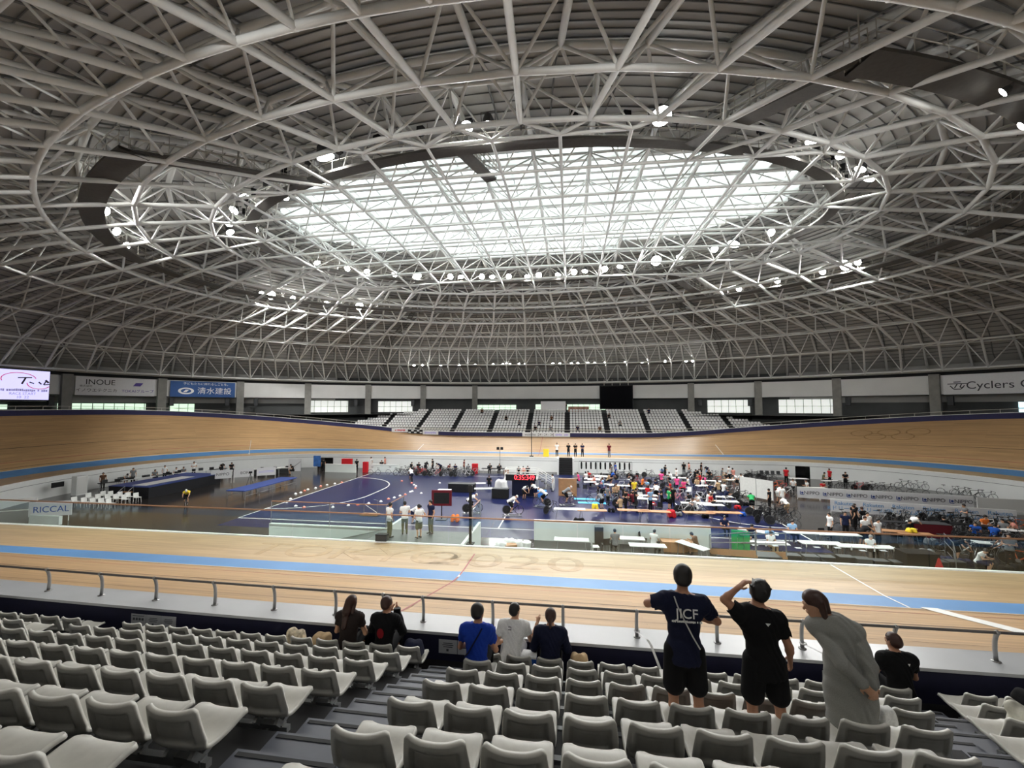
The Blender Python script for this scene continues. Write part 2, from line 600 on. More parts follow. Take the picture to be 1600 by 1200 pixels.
# purlins under the deck, and the thin rafters
mb = MB()
P = [[S(v, t, DECK - .02) for t in TD] for v in np.arange(-.1, 6.95, .135)]
for r in P:
    r = V(*r); lo = r - V(0, 0, .06)
    c = V(CX, CY, 0); inw = (c - r) * V(1, 1, 0); inw /= np.linalg.norm(inw, axis=1, keepdims=True)
    mb.grid([r, lo, lo + inw * .05 + V(0, 0, .02), r + inw * .05 + V(0, 0, .02)], closed=True)
mb.build('purlin', M_PURLIN, ceil)
mb = MB()
for j in range(0, 2 * NA):
    vs = np.linspace(-.3, 6.95 if j % 4 == 2 else (4 if j % 2 else 5.5), 30)
    if j % 4 == 0: continue
    mb.path([S(v, TH[j], DECK - .15) for v in vs], .05, 4)
mb.build('rafter', M_PURLIN, ceil)
# space frame
M_TRUSS = mat('truss paint', rgb(214, 215, 212), .42, var=.05, scale=1.5)
truss = empty_struct('roof_truss')
OFF = 2.0


def part(mb, name): return mb.build(name, M_TRUSS, truss, True)


BN = {}                                             # bottom nodes by ring
for k in range(7):
    st = 1 if k <= 4 else 2
    BN[k] = {j: S(k, th(j)) for j in range(0, NA, st)}
for k in range(7):                                  # hoops
    mb = MB(); ks = sorted(BN[k])
    for a, j in enumerate(ks):
        mb.tube(BN[k][j], BN[k][ks[(a + 1) % len(ks)]], (.12, .1, .1, .11, .15, .15, .14)[k], 8, caps=False)
        mb.lathe([(.02, -.17), (.15, -.1), (.18, 0), (.15, .1), (.02, .17)], 6, BN[k][j])
    part(mb, 'hoop_chord')
for k in range(6):                                  # radial chords, one part per bay ring
    mb = MB()
    for j in sorted(BN[k]):
        if j in BN[k + 1]: mb.tube(BN[k][j], BN[k + 1][j], .11 if k < 3 else .15, 8, caps=False)
    part(mb, 'radial_chord')
TN = {}
for k in range(6):
    st = 1 if k < 4 else 2
    TN[k] = {j + st / 2: S(k + .5, th(j + st / 2), OFF) for j in range(0, NA, st)}
    mb, mw = MB(), MB(); ks = sorted(TN[k])
    for a, j in enumerate(ks):
        mb.tube(TN[k][j], TN[k][ks[(a + 1) % len(ks)]], .09 if k < 3 else (.17 if k > 3 else .13), 8, caps=False)
        h = st / 2
        for q in (j - h, j + h):
            q = int(q) % NA
            for kk in (k, k + 1):
                if q in BN[kk]: mw.tube(TN[k][j], BN[kk][q], .062 if k < 4 else .085, 6, caps=False)
    part(mb, 'top_hoop'); part(mw, 'web_member')
for k in range(5):                                  # top radials against the deck
    mb = MB()
    for j in TN[k]:
        if j in TN[k + 1]: mb.tube(TN[k][j], TN[k + 1][j], .13 if k < 3 else .17, 8, caps=False)
        elif k == 3:
            q = (math.floor(j) // 2) * 2 + 1
            if q in TN[4]: mb.tube(TN[3][j], TN[4][q], .13, 8, caps=False)
    if k == 0:
        for j in TN[0]: mb.tube(S(-.45, th(j), OFF), TN[0][j], .13, 8, caps=False)
    part(mb, 'top_radial')
# flat grid over the middle
GX, GY = 3.8, 3.65


def gz(x, y): return 23.15 + .6 * (1 - (x / 27.8) ** 2 - (y / 16.1) ** 2)


LN, UN = {}, {}
for i in range(-8, 9):
    for j in range(-5, 6):
        x, y = i * GX, j * GY
        if (x / 27.8) ** 2 + (y / 16.1) ** 2 < .93: LN[i, j] = V(CX + x, CY + y, gz(x, y))
        x, y = (i + .5) * GX, (j + .5) * GY
        if (x / 29.) ** 2 + (y / 17.3) ** 2 < 1.: UN[i, j] = V(CX + x, CY + y, gz(x, y) + 2.0)
ml, mu, mw = MB(), MB(), MB()
for (i, j), p in LN.items():
    for q in ((i + 1, j), (i, j + 1)):
        if q in LN: ml.tube(p, LN[q], .1, 6, caps=False)
    if any(q not in LN for q in ((i + 1, j), (i - 1, j), (i, j + 1), (i, j - 1))):
        ks = sorted(BN[6], key=lambda k: np.linalg.norm(BN[6][k] - p))[:2]
        for k in ks: ml.tube(p, BN[6][k], .1, 6, caps=False)
    for q in ((i, j), (i - 1, j), (i, j - 1), (i - 1, j - 1)):
        if q in UN: mw.tube(p, UN[q], .055, 5, caps=False)
for (i, j), p in UN.items():
    if (i + 1, j) in UN: mu.tube(p, UN[i + 1, j], .1, 6, caps=False)
    if (i, j + 1) in UN: mu.tube(p, UN[i, j + 1], .17, 8, caps=False)
    if any(q not in UN for q in ((i + 1, j), (i - 1, j), (i, j + 1), (i, j - 1))):
        ks = sorted(BN[6], key=lambda k: np.linalg.norm(BN[6][k] - p))[:2]
        for k in ks: mw.tube(p, BN[6][k], .075, 6, caps=False)
        k = min(TN[5], key=lambda k: np.linalg.norm(TN[5][k] - p))
        mu.tube(p, TN[5][k], .15, 6, caps=False)
part(ml, 'lower_grid'); part(mu, 'upper_grid'); part(mw, 'grid_web')
# skylight: long glazed strips between white beams
zs = prof(7)[2] + DECK
SA, SB = 22.6, 9.6
sky = empty_struct('window_skylight')
M_SKYG = glass_mat('skylight glass', (.93, .97, .96), .05)
mg, mf = MB(), MB()
NR = 11
for r in range(NR):
    y0 = -SB + 2 * SB * r / NR; y1 = y0 + 2 * SB / NR
    ym = (y0 + y1) / 2
    hw = SA * math.sqrt(max(0.02, 1 - (ym / SB) ** 2)); hw = math.ceil(hw / 1.9) * 1.9
    zz = zs + .12 - .3 * abs(ym) / SB
    mg.add([(CX - hw, CY + y0, zz), (CX + hw, CY + y0, zz), (CX + hw, CY + y1, zz), (CX - hw, CY + y1, zz)], [(0, 1, 2, 3)])
    mf.box((CX, CY + y0, zz - .22), (2 * hw, .34, .5))
    if r == NR - 1: mf.box((CX, CY + y1, zz - .22), (2 * hw, .34, .5))
    for x in np.arange(-hw, hw + .1, 1.9): mf.box((CX + x, CY + ym, zz - .08), (.1, y1 - y0, .16))
mg.build('glazing', M_SKYG, sky); mf.build('skylight_beam', mat('skylight beam white', rgb(235, 236, 234), .5, var=.03), sky)
# solid infill between the last deck ring and the stepped glazing
mb = MB()
for r in range(NR):
    y0 = -SB + 2 * SB * r / NR; y1 = y0 + 2 * SB / NR; ym = (y0 + y1) / 2
    hw = SA * math.sqrt(max(0.02, 1 - (ym / SB) ** 2)); hw = math.ceil(hw / 1.9) * 1.9
    zz = zs + .12 - .3 * abs(ym) / SB
    for sg in (-1, 1): mb.box((CX + sg * (hw + 30 + hw) / 2 if False else CX + sg * (hw + (30 - hw) / 2), CY + ym, zz + .05), (30 - hw, y1 - y0 + .02, .1))
for sg in (-1, 1): mb.box((CX, CY + sg * (SB + 3), zs + .15), (60, 6, .1))
mb.build('roof_infill', M_DECK, ceil)

# ladders that climb the inside of the dome
for t_ in (2.1022, 1.0358):
    c = empty_struct('roof_ladder'); vs = np.linspace(.05, 4.6, 60); mb, mr = MB(), MB()
    P0 = np.array([S(v, t_ - .008, 1.3) for v in vs]); P1 = np.array([S(v, t_ + .008, 1.3) for v in vs])
    for P_l in (P0, P1): mb.path(P_l, .07, 5)
    for a, b in zip(P0, P1): mr.beam(a, b, .3, .05)
    mb.build('stringer', mat('ladder steel', rgb(110, 108, 102), .6, .2, var=.08), c); mr.build('rung', MATS['ladder steel'], c)

# catwalks
M_GRATE = mat('catwalk grating', rgb(92, 90, 86), .6, .3, var=.1)
M_RAILG = mat('catwalk rail', rgb(170, 167, 158), .5, var=.06)
def catwalk(P, closed, w=1.0):
    P = [V(*p) for p in P]; n = len(P)
    c = empty_struct('catwalk')
    Lp, Rp = [], []
    for i in range(n):
        a = P[i - 1] if (closed or i) else P[i]; b = P[(i + 1) % n] if (closed or i < n - 1) else P[i]
        t = b - a; t /= np.linalg.norm(t); u = np.cross(t, (0, 0, 1.)); u /= np.linalg.norm(u)
        Lp.append(P[i] - u * w / 2); Rp.append(P[i] + u * w / 2)
    mb = MB(); d = V(0, 0, .16)
    L_, R_ = np.array(Lp), np.array(Rp)
    mb.grid([L_, R_, R_ - d, L_ - d, L_], closed=closed)
    mb.build('walkway', M_GRATE, c)
    mr = MB()
    for Q in (L_, R_):
        for h in (.55, 1.1): mr.path(Q + V(0, 0, h), .03, 5, closed=closed, caps=False)
        for i in range(n): mr.tube(Q[i], Q[i] + V(0, 0, 1.1), .022, 4, caps=False)
    mr.build('guard_rail', M_RAILG, c)
    mh = MB()
    for i in range(0, n, 5): mh.tube(P[i] - V(0, 0, .1), P[i] + V(0, 0, 1.9), .035, 4, caps=False)
    mh.build('hanger', M_RAILG, c)
    return c


def ring_pts(a, b, z, n): return [(CX + a * math.cos(2 * PI * i / n), CY + b * math.sin(2 * PI * i / n), z) for i in range(n)]


CW_IN, CW_OUT = (25.0, 13.2, 23.9), (36.0, 21.2, 22.1)
catwalk(ring_pts(*CW_IN, 90), True, .8)
_a, _b = -1.12, PI + 1.02
catwalk([(CX + CW_OUT[0] * math.cos(q), CY + CW_OUT[1] * math.sin(q), CW_OUT[2]) for q in np.linspace(_a, _b, 105)], False, 1.3)
catwalk([(CX + x, CY + 37.2, 16.0) for x in np.linspace(-27, 27, 36)], False)
for a, b in ((-1.1, .0), (PI + 1.0, .0), (.95, 0)):      # radial gantries
    p = V(CX + CW_IN[0] * math.cos(a), CY + CW_IN[1] * math.sin(a), 23.9); q = V(CX + CW_OUT[0] * math.cos(a), CY + CW_OUT[1] * math.sin(a), 22.2)
    catwalk([p + (q - p) * k for k in np.linspace(0, 1, 12)], False)
_p, _q = V(-6.42, 23.67, 24.1), V(-5.22, 26.99, 24.1)
catwalk([_p + (_q - _p) * k for k in np.linspace(0, 1, 8)], False, .8)

# ================================================================ LIGHT
w = D.worlds.new('World'); SC.world = w; w.use_nodes = True
nt = w.node_tree; bg = nt.nodes['Background']
bg.inputs[0].default_value = (.93, 1.0, 1.0, 1); bg.inputs[1].default_value = 2.6
po = D.lights.new('skylight_portal', 'AREA'); po.shape = 'RECTANGLE'; po.size = 48; po.size_y = 23; po.cycles.is_portal = True
o = D.objects.new('skylight_portal', po); COL.objects.link(o); o.location = (CX, CY, 28.2)
M_LAMP = mat('lamp glass lit', (1, 1, 1), .3, var=0, emit=(1, .98, .94), estr=40)
M_LAMPOFF = mat('lamp glass unlit', rgb(60, 62, 64), .2, var=.05)
M_LBODY = mat('lamp housing', rgb(60, 60, 60), .5, var=.1)


def lamp_proto(lit, size=.3):
    t = thing('floodlight', 'x', 'floodlight', (0, 0, 0))
    mb = MB(); mb.lathe([(.08, -.36), (.16, -.3), (size, 0), (size, .05)], 12)
    mb.build('housing', M_LBODY, t)
    mb = MB(); mb.lathe([(size * .93, .045), (size * .93, .07), (.02, .075)], 12)
    mb.build('lens', M_LAMP if lit else M_LAMPOFF, t)
    mb = MB(); mb.path([(size + .03, 0, 0), (size + .03, 0, -.4), (-size - .03, 0, -.4), (-size - .03, 0, 0)], .02, 4)
    mb.build('bracket', M_LBODY, t)
    return t


def aim(o, target):
    d = Vector(target) - o.location
    o.rotation_euler = d.to_track_quat('Z', 'Y').to_euler()


SPOTS = []


def spot(loc, target, power, size=1.5, blend=.6, rad=.35):
    l = D.lights.new('spot', 'SPOT'); l.energy = power; l.spot_size = size; l.spot_blend = blend; l.shadow_soft_size = rad; l.color = (1, .99, .97)
    o = D.objects.new('spot_lamp', l); COL.objects.link(o); o.location = loc
    o.rotation_euler = (Vector(target) - Vector(loc)).to_track_quat('-Z', 'Y').to_euler()
    return o


def track_target(loc, k=.5):
    """the nearest place on the track under a lamp"""
    i = min(range(0, NS, 4), key=lambda i: (V(*tp(i, 6)[:2]) - V(*loc[:2])) @ (V(*tp(i, 6)[:2]) - V(*loc[:2])))
    return tp(i, 6.)


LAMPS = [('in', -27.64, 41.15, 24.4, 1.2),
         ('in', -25.28, 43.39, 24.4, 1.2),
         ('in', -23.52, 44.54, 24.4, 1.2),
         ('in', -20.73, 46.11, 24.4, 1.2),
         ('in', -18.31, 46.93, 24.4, 1.92),
         ('in', -14.37, 47.98, 24.4, 1.2),
         ('in', -13.12, 48.16, 24.4, 1.2),
         ('in', -10.55, 48.52, 24.4, 1.2),
         ('in', -9.3, 48.69, 24.4, 1.2),
         ('in', -7.28, 48.98, 24.4, 1.2),
         ('in', -5.0, 49.05, 24.4, 1.2),
         ('in', -3.58, 49.0, 24.4, 1.2),
         ('in', -1.26, 48.84, 24.4, 1.2),
         ('in', 0.64, 48.4, 24.4, 1.2),
         ('in', 1.91, 48.11, 24.4, 1.2),
         ('in', 4.16, 47.75, 24.4, 1.2),
         ('in', 5.82, 47.11, 24.4, 1.2),
         ('in', 9.48, 45.77, 24.4, 1.92),
         ('in', 11.74, 44.93, 24.4, 1.2),
         ('in', 14.65, 43.19, 24.4, 1.2),
         ('in', 16.06, 41.91, 24.4, 1.92),
         ('in', 18.39, 39.71, 24.4, 1.2),
         ('in', 20.88, 31.02, 24.4, 1.2),
         ('in', 18.25, 31.06, 24.4, 1.2),
         ('in', 19.49, 29.66, 24.4, 1.2),
         ('in', 17.12, 27.71, 24.4, 1.2),
         ('in', 14.62, 26.22, 24.4, 1.2),
         ('in', 5.1, 22.57, 24.4, 1.92),
         ('in', -4.4, 21.75, 24.4, 1.2),
         ('in', -5.67, 21.94, 24.4, 1.2),
         ('in', -15.31, 23.35, 24.4, 1.92),
         ('in', -21.29, 27.56, 24.4, 1.2),
         ('in', -24.42, 27.12, 24.4, 1.2),
         ('in', -26.9, 29.02, 24.4, 1.2),
         ('in', -29.26, 31.15, 24.4, 1.2),
         ('in', -27.89, 32.39, 24.4, 1.2),
         ('in', -30.66, 32.68, 24.4, 1.2),
         ('out', -38.3, 45.89, 22.6, 1.2),
         ('out', -37.53, 46.6, 22.6, 1.92),
         ('out', -35.82, 48.39, 22.6, 1.2),
         ('out', -33.06, 51.46, 22.6, 1.2),
         ('out', -29.26, 53.43, 22.6, 1.92),
         ('out', 20.3, 51.87, 22.6, 1.2),
         ('out', 23.25, 49.01, 22.6, 1.2),
         ('out', 26.44, 46.38, 22.6, 1.2),
         ('out', 27.54, 44.58, 22.6, 1.92),
         ('out', 28.11, 43.74, 22.6, 1.2),
         ('out', 20.83, 21.36, 21.4, 0.7),
         ('out', 17.86, 18.88, 21.4, 0.7),
         ('out', -29.76, 21.79, 22.6, 1.2),
         ('out', -33.33, 24.62, 22.6, 1.2),
         ('out', -36.23, 27.61, 22.6, 1.2),
         ('out', -38.71, 30.32, 22.6, 1.2),
         ('far', -28.25, 71.7, 16.1, 0.75),
         ('far', -26.63, 71.7, 16.1, 0.75),
         ('far', -23.65, 73.2, 16.1, 0.75),
         ('far', -20.1, 73.2, 16.1, 0.75),
         ('far', -17.07, 73.2, 16.1, 0.75),
         ('far', -13.73, 73.2, 16.1, 0.75),
         ('far', -11.95, 73.2, 16.1, 0.75),
         ('far', -10.65, 73.2, 16.1, 0.75),
         ('far', -9.01, 73.2, 16.1, 0.75),
         ('far', -7.85, 73.2, 16.1, 0.75),
         ('far', -2.9, 73.2, 16.1, 0.75),
         ('far', -1.65, 73.2, 16.1, 0.75),
         ('far', 0.39, 73.2, 16.1, 0.75),
         ('far', 1.51, 73.2, 16.1, 0.75),
         ('far', 3.3, 73.2, 16.1, 0.75),
         ('far', 4.41, 73.2, 16.1, 0.75),
         ('far', 6.18, 73.2, 16.1, 0.75),
         ('far', 9.57, 73.2, 16.1, 0.75),
         ('far', 12.49, 73.2, 16.1, 0.75),
         ('far', 16.01, 71.7, 16.1, 0.75),
         ('far', 19.38, 71.7, 16.1, 0.75),
         ('far', 20.43, 71.7, 16.1, 0.75)]
protoL = lamp_proto(True)
cnt = {}
names = {'in': 'inner ring catwalk', 'out': 'outer ring catwalk', 'far': 'straight catwalk over the far stand'}
first = True
for kind, x, y, z, big in LAMPS:
    cnt[kind] = cnt.get(kind, 0) + 1
    lab = f"lit floodlight on the {names[kind]}, {ORD[cnt[kind]]} going round from the video screen"
    if kind == 'far': lab = f"lit floodlight on the {names[kind]}, {ORD[cnt[kind]]} from the blue banner side"
    o = protoL if first else dup(protoL)
    first = False
    o['label'] = lab; o['group'] = 'lit floodlights on the catwalks'
    o.location = (x, y, z)
    if kind == 'far': tg = (x * .8, CY + 5, 0)
    elif kind == 'in' and cnt[kind] % 2: tg = (x * .4 + CX * .6, y * .4 + CY * .6, 0)
    elif kind == 'in' and y > CY - 3: tg = (x * 1.15, 14.0, 2.5)
    elif kind == 'in': tg = (x * 1.1, 12.5, 2.6)
    else: tg = (CX + (CX - x) * .35, CY + (CY - y) * .4, 0)
    o.scale = (big,) * 3
    dirv = (Vector(tg) - o.location).normalized()
    cdir = (EYE - o.location).normalized()
    aim(o, o.location + dirv)
    spot(o.location + dirv * .3, tg, ((2900 if cnt[kind] % 2 == 0 and kind == 'in' else 3600) if y > CY - 4 else 1100) if kind != 'far' else 1300, 1.9)
    if kind == 'out' and big > .9:
        tg2 = track_target((x, y)); spot(o.location + (Vector(tg2) - o.location).normalized() * .4, tg2, 5200, 1.9)
# small dark boxes hung along the near arc of the inner catwalk
for k in range(22):
    a = PI + PI * (k + 2.5) / 26
    p = (CX + (CW_IN[0] + .45) * math.cos(a), CY + (CW_IN[1] + .45) * math.sin(a), CW_IN[2] + 1.15)
    t = thing('hanging_speaker', f"small black box on the inner catwalk rail, {ORD[k + 1]} along the arc over the skylight edge", 'speaker', p, a, 'black boxes on the inner catwalk')
    MB().box((0, 0, 0), (.3, .42, .5)).build('body', M_BLACK, t); MB().box((-.16, 0, 0), (.02, .36, .44)).build('grille', M_DARK, t); MB().tube((0, 0, -.7), (0, 0, -.2), .03, 5).build('bracket', M_LBODY, t)
# unseen row of fill lamps and catwalk, added above and behind the camera
fill_cw = catwalk([(CX + x, CY - 37.2, 15.9) for x in np.linspace(-27, 27, 36)], False)
for k in range(14):
    p = (-30 + 4.0 * k, CY - 36.4, 16.4)
    tg = [(p[0], 13.0, 2.5), (p[0] * 1.3, 44.0, 0), (p[0] * 1.5 + 2, CY + 26, 4.0)][k % 3]
    dv = (V(*tg) - V(*p)); dv /= np.linalg.norm(dv)
    q_ = Vector(dv).to_track_quat('Z', 'Y').to_matrix()
    mb = MB(); mb.lathe([(.08, -.36), (.16, -.3), (.3, 0), (.3, .05)], 12, V(*p) - dv * .35, 0, np.array(q_)); mb.lathe([(.28, .045), (.28, .07), (.02, .075)], 12, V(*p) - dv * .35, 1, np.array(q_)); mb.build('lamp_head', [M_LBODY, M_LAMP], fill_cw)  # housing added to give each fill spot a body
    spot(p, tg, [280, 2600, 9000][k % 3], [2.2, 1.3, 1.3][k % 3], rad=.2)
SC.view_settings.view_transform = 'Standard'; SC.view_settings.look = 'None'
SC.view_settings.gamma = 1; SC.view_settings.use_curve_mapping = False
SC.view_settings.exposure = 0.24
SC.cycles.use_denoising = True
SC.cycles.max_bounces = 6; SC.cycles.diffuse_bounces = 4; SC.cycles.glossy_bounces = 3; SC.cycles.transparent_max_bounces = 12; SC.cycles.transmission_bounces = 3
SC.cycles.sample_clamp_indirect = 8

# ================================================================ STAND BELOW THE CAMERA
def rowY(k): return 6.67 - .833 * k
def rowZ(k): return 3.81 + .385 * k


M_TIER = mat('tier paint', rgb(13, 13, 16), .7, var=.15, scale=1.2)
M_STEP = mat('step tread', rgb(84, 87, 96), .45, var=.08, scale=3)
M_NOSE = mat('step nosing strip', rgb(14, 15, 18), .7, var=.1)
mb = MB()
mb.box((0, 6.9, 3.81 - 1.), (140, 1.5, 2.))
for k in range(0, 15):
    y1 = rowY(k - 1) - .12 if k else 7.0; y0 = rowY(k) - .12
    mb.box((0, (y0 + y1) / 2, rowZ(k) - 1.), (140, y1 - y0, 2.))
struct(mb.build('floor_tier', M_TIER))
mb = MB()
mb.box((0, -6.6, 8.5), (140, 3.2, 1.)); struct(mb.build('floor_rear_walkway', M_CONC))
# ground slab under everything outside the infield, so the hall is closed
mb = MB()
mb.grid([[wp(i, .06, -.3) for i in range(NS)], [wp(i, 75, -.3) for i in range(NS)]], closed=True)
struct(mb.build('floor_foundation', M_CONC))


def stair(x0, x1, kmax, skew=0.):
    mb = MB()
    for k in range(0, kmax):
        sh = -skew * k
        y = rowY(k) - .12
        for dy, dz in ((.4165, .1925), (0., .385)):
            zt = rowZ(k) + dz + .004
            yc = y + dy
            # a tread from yc back to yc - .4165, front edge at yc
            mb.box(((x0 + x1) / 2 + sh, yc - .21, zt - .1), (x1 - x0, .42, .2), mi=0)
            mb.box(((x0 + x1) / 2 + sh, yc - .045, zt + .002), (x1 - x0 - .06, .035, .006), mi=1)
            mb.box(((x0 + x1) / 2 + sh, yc + .003, zt - .1), (x1 - x0, .006, .19), mi=1)
    struct(mb.build('floor_stair', [M_STEP, M_NOSE]))


stair(-2.40, -1.58, 13)
stair(-9.1, -8.3, 9)
stair(4.83, 5.28, 9, .487)


def lz(x): return 4.31 + .05 * ((x + 2.5) / 9) ** 2


# front wall: navy face, white ledge
XS = np.linspace(-60, 60, 121)
mb = MB()
mb.grid([[(x, 7.45, 3.0) for x in XS], [(x, 7.45, lz(min(15, max(-20, x))) - .05) for x in XS]], mi=0)
mb.grid([[(x, 7.43, lz(min(15, max(-20, x))) - .05) for x in XS], [(x, 7.43, lz(min(15, max(-20, x)))) for x in XS],
         [(x, 8.05, lz(min(15, max(-20, x)))) for x in XS], [(x, 8.05, 3.0) for x in XS]], mi=1)
struct(mb.build('wall_front', [mat('front wall navy', rgb(13, 14, 46), .75, var=.1), mat('ledge white', rgb(180, 182, 184), .35, var=.05, scale=1.2)]))
# hand rail on bent posts
hr = thing('handrail', 'bent-post grey metal handrail running along the white ledge above the track', 'handrail', (0, 7.75, 4.31))
mb = MB(); xs = np.linspace(-30, 16, 60)
mb.path([(x, -.05, lz(x) - 4.31 + .47) for x in xs], .024, 8)
mb.build('rail_bar', mat('rail grey', rgb(108, 104, 102), .4, .3, var=.05), hr, True)
M_POST = mat('post steel', rgb(165, 165, 165), .28, .75, var=.05)
for x in [-25.4, -24, -22.6, -21.2, -19.8, -18.4, -17, -15.6, -14.2] + [-12.8, -11.4, -10.03, -8.68, -7.28, -5.93, -4.6, -3.6, -2.8, -1.45, -.15, 1.15, 2.5, 3.85, 5.25, 6.68, 8.05, 9.4, 10.8]:
    h = lz(x) - 4.31
    mb = MB(); mb.path([(x, .0, h), (x, .01, h + .2), (x, .0, h + .32), (x, -.02, h + .4), (x, -.05, h + .47)], .03, 8)
    mb.lathe([(.06, 0), (.06, .012)], 12, (x, 0, h))
    mb.lathe([(.02, -.03), (.036, -.01), (.036, .015), (.01, .035)], 10, (x, -.05, h + .47))
    mb.build('rail_post', M_POST, hr, True)

# ---------------------------------------------------------------- seats
M_SEAT = mat('seat plastic', rgb(198, 196, 188), .42, var=.05, scale=14, bump=.06)
M_BRK = mat('seat bracket', rgb(150, 152, 152), .4, .4, var=.05)


def seat_mesh(nu=41, nv=44, detail=True):
    yz = np.array([(-.035, .645), (-.022, .58), (-.005, .50), (.018, .42), (.045, .365), (.09, .335), (.16, .325), (.26, .33), (.36, .345), (.43, .345), (.455, .325)])
    d = np.r_[0, np.cumsum(np.linalg.norm(np.diff(yz, axis=0), axis=1))]; s = np.linspace(0, d[-1], nv)
    Y = np.interp(s, d, yz[:, 0]); Z = np.interp(s, d, yz[:, 1])
    if detail:
        for _ in range(3):
            Y[1:-1] = (Y[:-2] + 2 * Y[1:-1] + Y[2:]) / 4; Z[1:-1] = (Z[:-2] + 2 * Z[1:-1] + Z[2:]) / 4
    u = np.linspace(-1, 1, nu)
    k = s / d[-1]
    hw = .186 + .016 * np.clip(k / .3, 0, 1) + .006 * np.clip((k - .4) * 3, 0, 1)
    hw = hw * np.where(k > .93, np.sqrt(np.maximum(.3, 1 - ((k - .93) / .07) ** 2 * .5)), 1)
    back = np.clip((.5 - k) / .15, 0, 1)[:, None]
    U = u[None]
    A = np.stack([np.broadcast_to(hw[:, None] * U, (nv, nu)), Y[:, None] + back * .05 * np.abs(U) ** 2.6 + 0 * U,
                  Z[:, None] + np.clip(1 - k[:, None] * 5, 0, 1) * (.016 * np.abs(U) ** 2.2 - .004 - .03 * np.clip((np.abs(U) - .82) / .18, 0, 1) ** 2) + (1 - back) * .018 * U ** 4 - (1 - back) * .02 * (1 - U ** 2) * np.exp(-((k[:, None] - .62) / .15) ** 2)], -1)
    ty = np.gradient(A, axis=0); tx = np.gradient(A, axis=1); n = np.cross(ty, tx); n /= np.linalg.norm(n, axis=-1, keepdims=True)
    th_ = .03 + 0 * k[:, None] * U
    if detail:
        m = np.clip((.76 - np.abs(U)) / .05, 0, 1) * np.clip((k[:, None] - .09) / .02, 0, 1) * np.clip((.36 - k[:, None]) / .03, 0, 1)
        th_ = th_ - .026 * m
        th_ = th_ + .006 * np.exp(-((k[:, None] - .135) / .012) ** 2) * np.clip((.45 - np.abs(U)) / .1, 0, 1)
    B = A - n * th_[..., None] * np.sign((n[1, nu // 2] @ V(0, 1, 0)))
    mb = MB()
    mb.grid(A); mb.grid(B, flip=True)
    rim = lambda M: np.concatenate([M[0, :], M[1:, -1], M[-1, ::-1][1:], M[::-1, 0][1:-1]])
    mb.grid([rim(B), (rim(A) + rim(B)) / 2 + 0 * rim(A), rim(A)], closed=True, flip=True)
    return mb


def seat_proto(detail=True):
    t = thing('stadium_seat', 'x', 'seat')
    sm = seat_mesh(*((41, 44) if detail else (5, 9)), detail)
    o = sm.build('shell', M_SEAT, t, True)
    if detail:
        import bmesh
        bm = bmesh.new(); bm.from_mesh(o.data); bmesh.ops.remove_doubles(bm, verts=bm.verts, dist=.0008); bmesh.ops.recalc_face_normals(bm, faces=bm.faces); bm.to_mesh(o.data); bm.free()
        mb = MB()
        for sx in (-.1, .1):
            mb.beam((sx, .12, .22), (sx, .28, .265), .03, .04); mb.beam((sx, .06, .29), (sx, .12, .22), .03, .05)
        mb.box((0, .13, .2), (.26, .06, .05))
        mb.build('bracket', M_BRK, t)
    return t


seatP = seat_proto(True)
first = True
BLK = {'A': 'block of the long-haired woman', 'B': 'block of the three standing people', 'C': 'block with the white carrier bag', 'Z': 'block past the paper notices'}


def near_seats(key, xs_of_row, rows, frm):
    global first
    for k in rows:
        xs = xs_of_row(k)
        for n, x in enumerate(xs):
            o = seatP if first else dup(seatP)
            first = False
            o.location = (x, rowY(k) + .035, rowZ(k)); o.rotation_euler = (0, 0, (RND.random() - .5) * .03)
            o['label'] = f"grey stadium seat, {ORD[n + 1]} from the {frm}, {ORD[k + 1]} row up, {BLK[key]}"
            o['group'] = 'grey stadium seats in the near stand'


P_ = .483
near_seats('A', lambda k: [-2.44 - .235 - P_ * n for n in range(12 if k < 7 else 12)], range(0, 7), 'stairs')
near_seats('B', lambda k: [-1.55 + .23 + .487 * n for n in range(13 - k)], range(0, 7), 'stairs')
near_seats('C', lambda k: [5.33 - .487 * k + .235 + .487 * n for n in range(4 if k < 4 else 3)], range(0, 5), 'aisle')
near_seats('Z', lambda k: [-9.08 - .235 - P_ * n for n in range(6 - k)], range(0, 4), 'aisle')
# steel beams that carry the seats, and their stanchions
for k in range(0, 8):
    for a, b in ((-8.2, -2.5), (-1.55, 4.6 - .487 * k), (5.4 - .487 * k, 8.), (-12.5, -9.1)):
        mb = MB(); y = rowY(k) + .16
        mb.beam((a, y, rowZ(k) + .19), (b, y, rowZ(k) + .19), .05, .05)
        n = max(2, int((b - a) / 1.5))
        for q in range(n): mb.box((a + .2 + (b - a - .4) * q / (n - 1), y, rowZ(k) + .09), (.06, .1, .2))
        struct(mb.build('beam_seat_support', M_BRK))

# paper notices taped to the navy wall
M_PAPER = mat('notice paper', rgb(172, 174, 178), .7, var=.05, scale=12)
M_INK = mat('notice print', rgb(70, 72, 76), .7, var=.1)


def notice(x, z, w, h, lines, label):
    t = tag(MB().box((x, 7.445, z), (w, .006, h)).build('paper_notice', M_PAPER), label, 'notice', 'paper notices on the navy wall')
    mb = MB()
    for (dx, dz, lw, lh) in lines: mb.box((x + dx * w, 7.4405, z + dz * h), (lw * w, .003, lh * h))
    mb.build('print', M_INK, t)


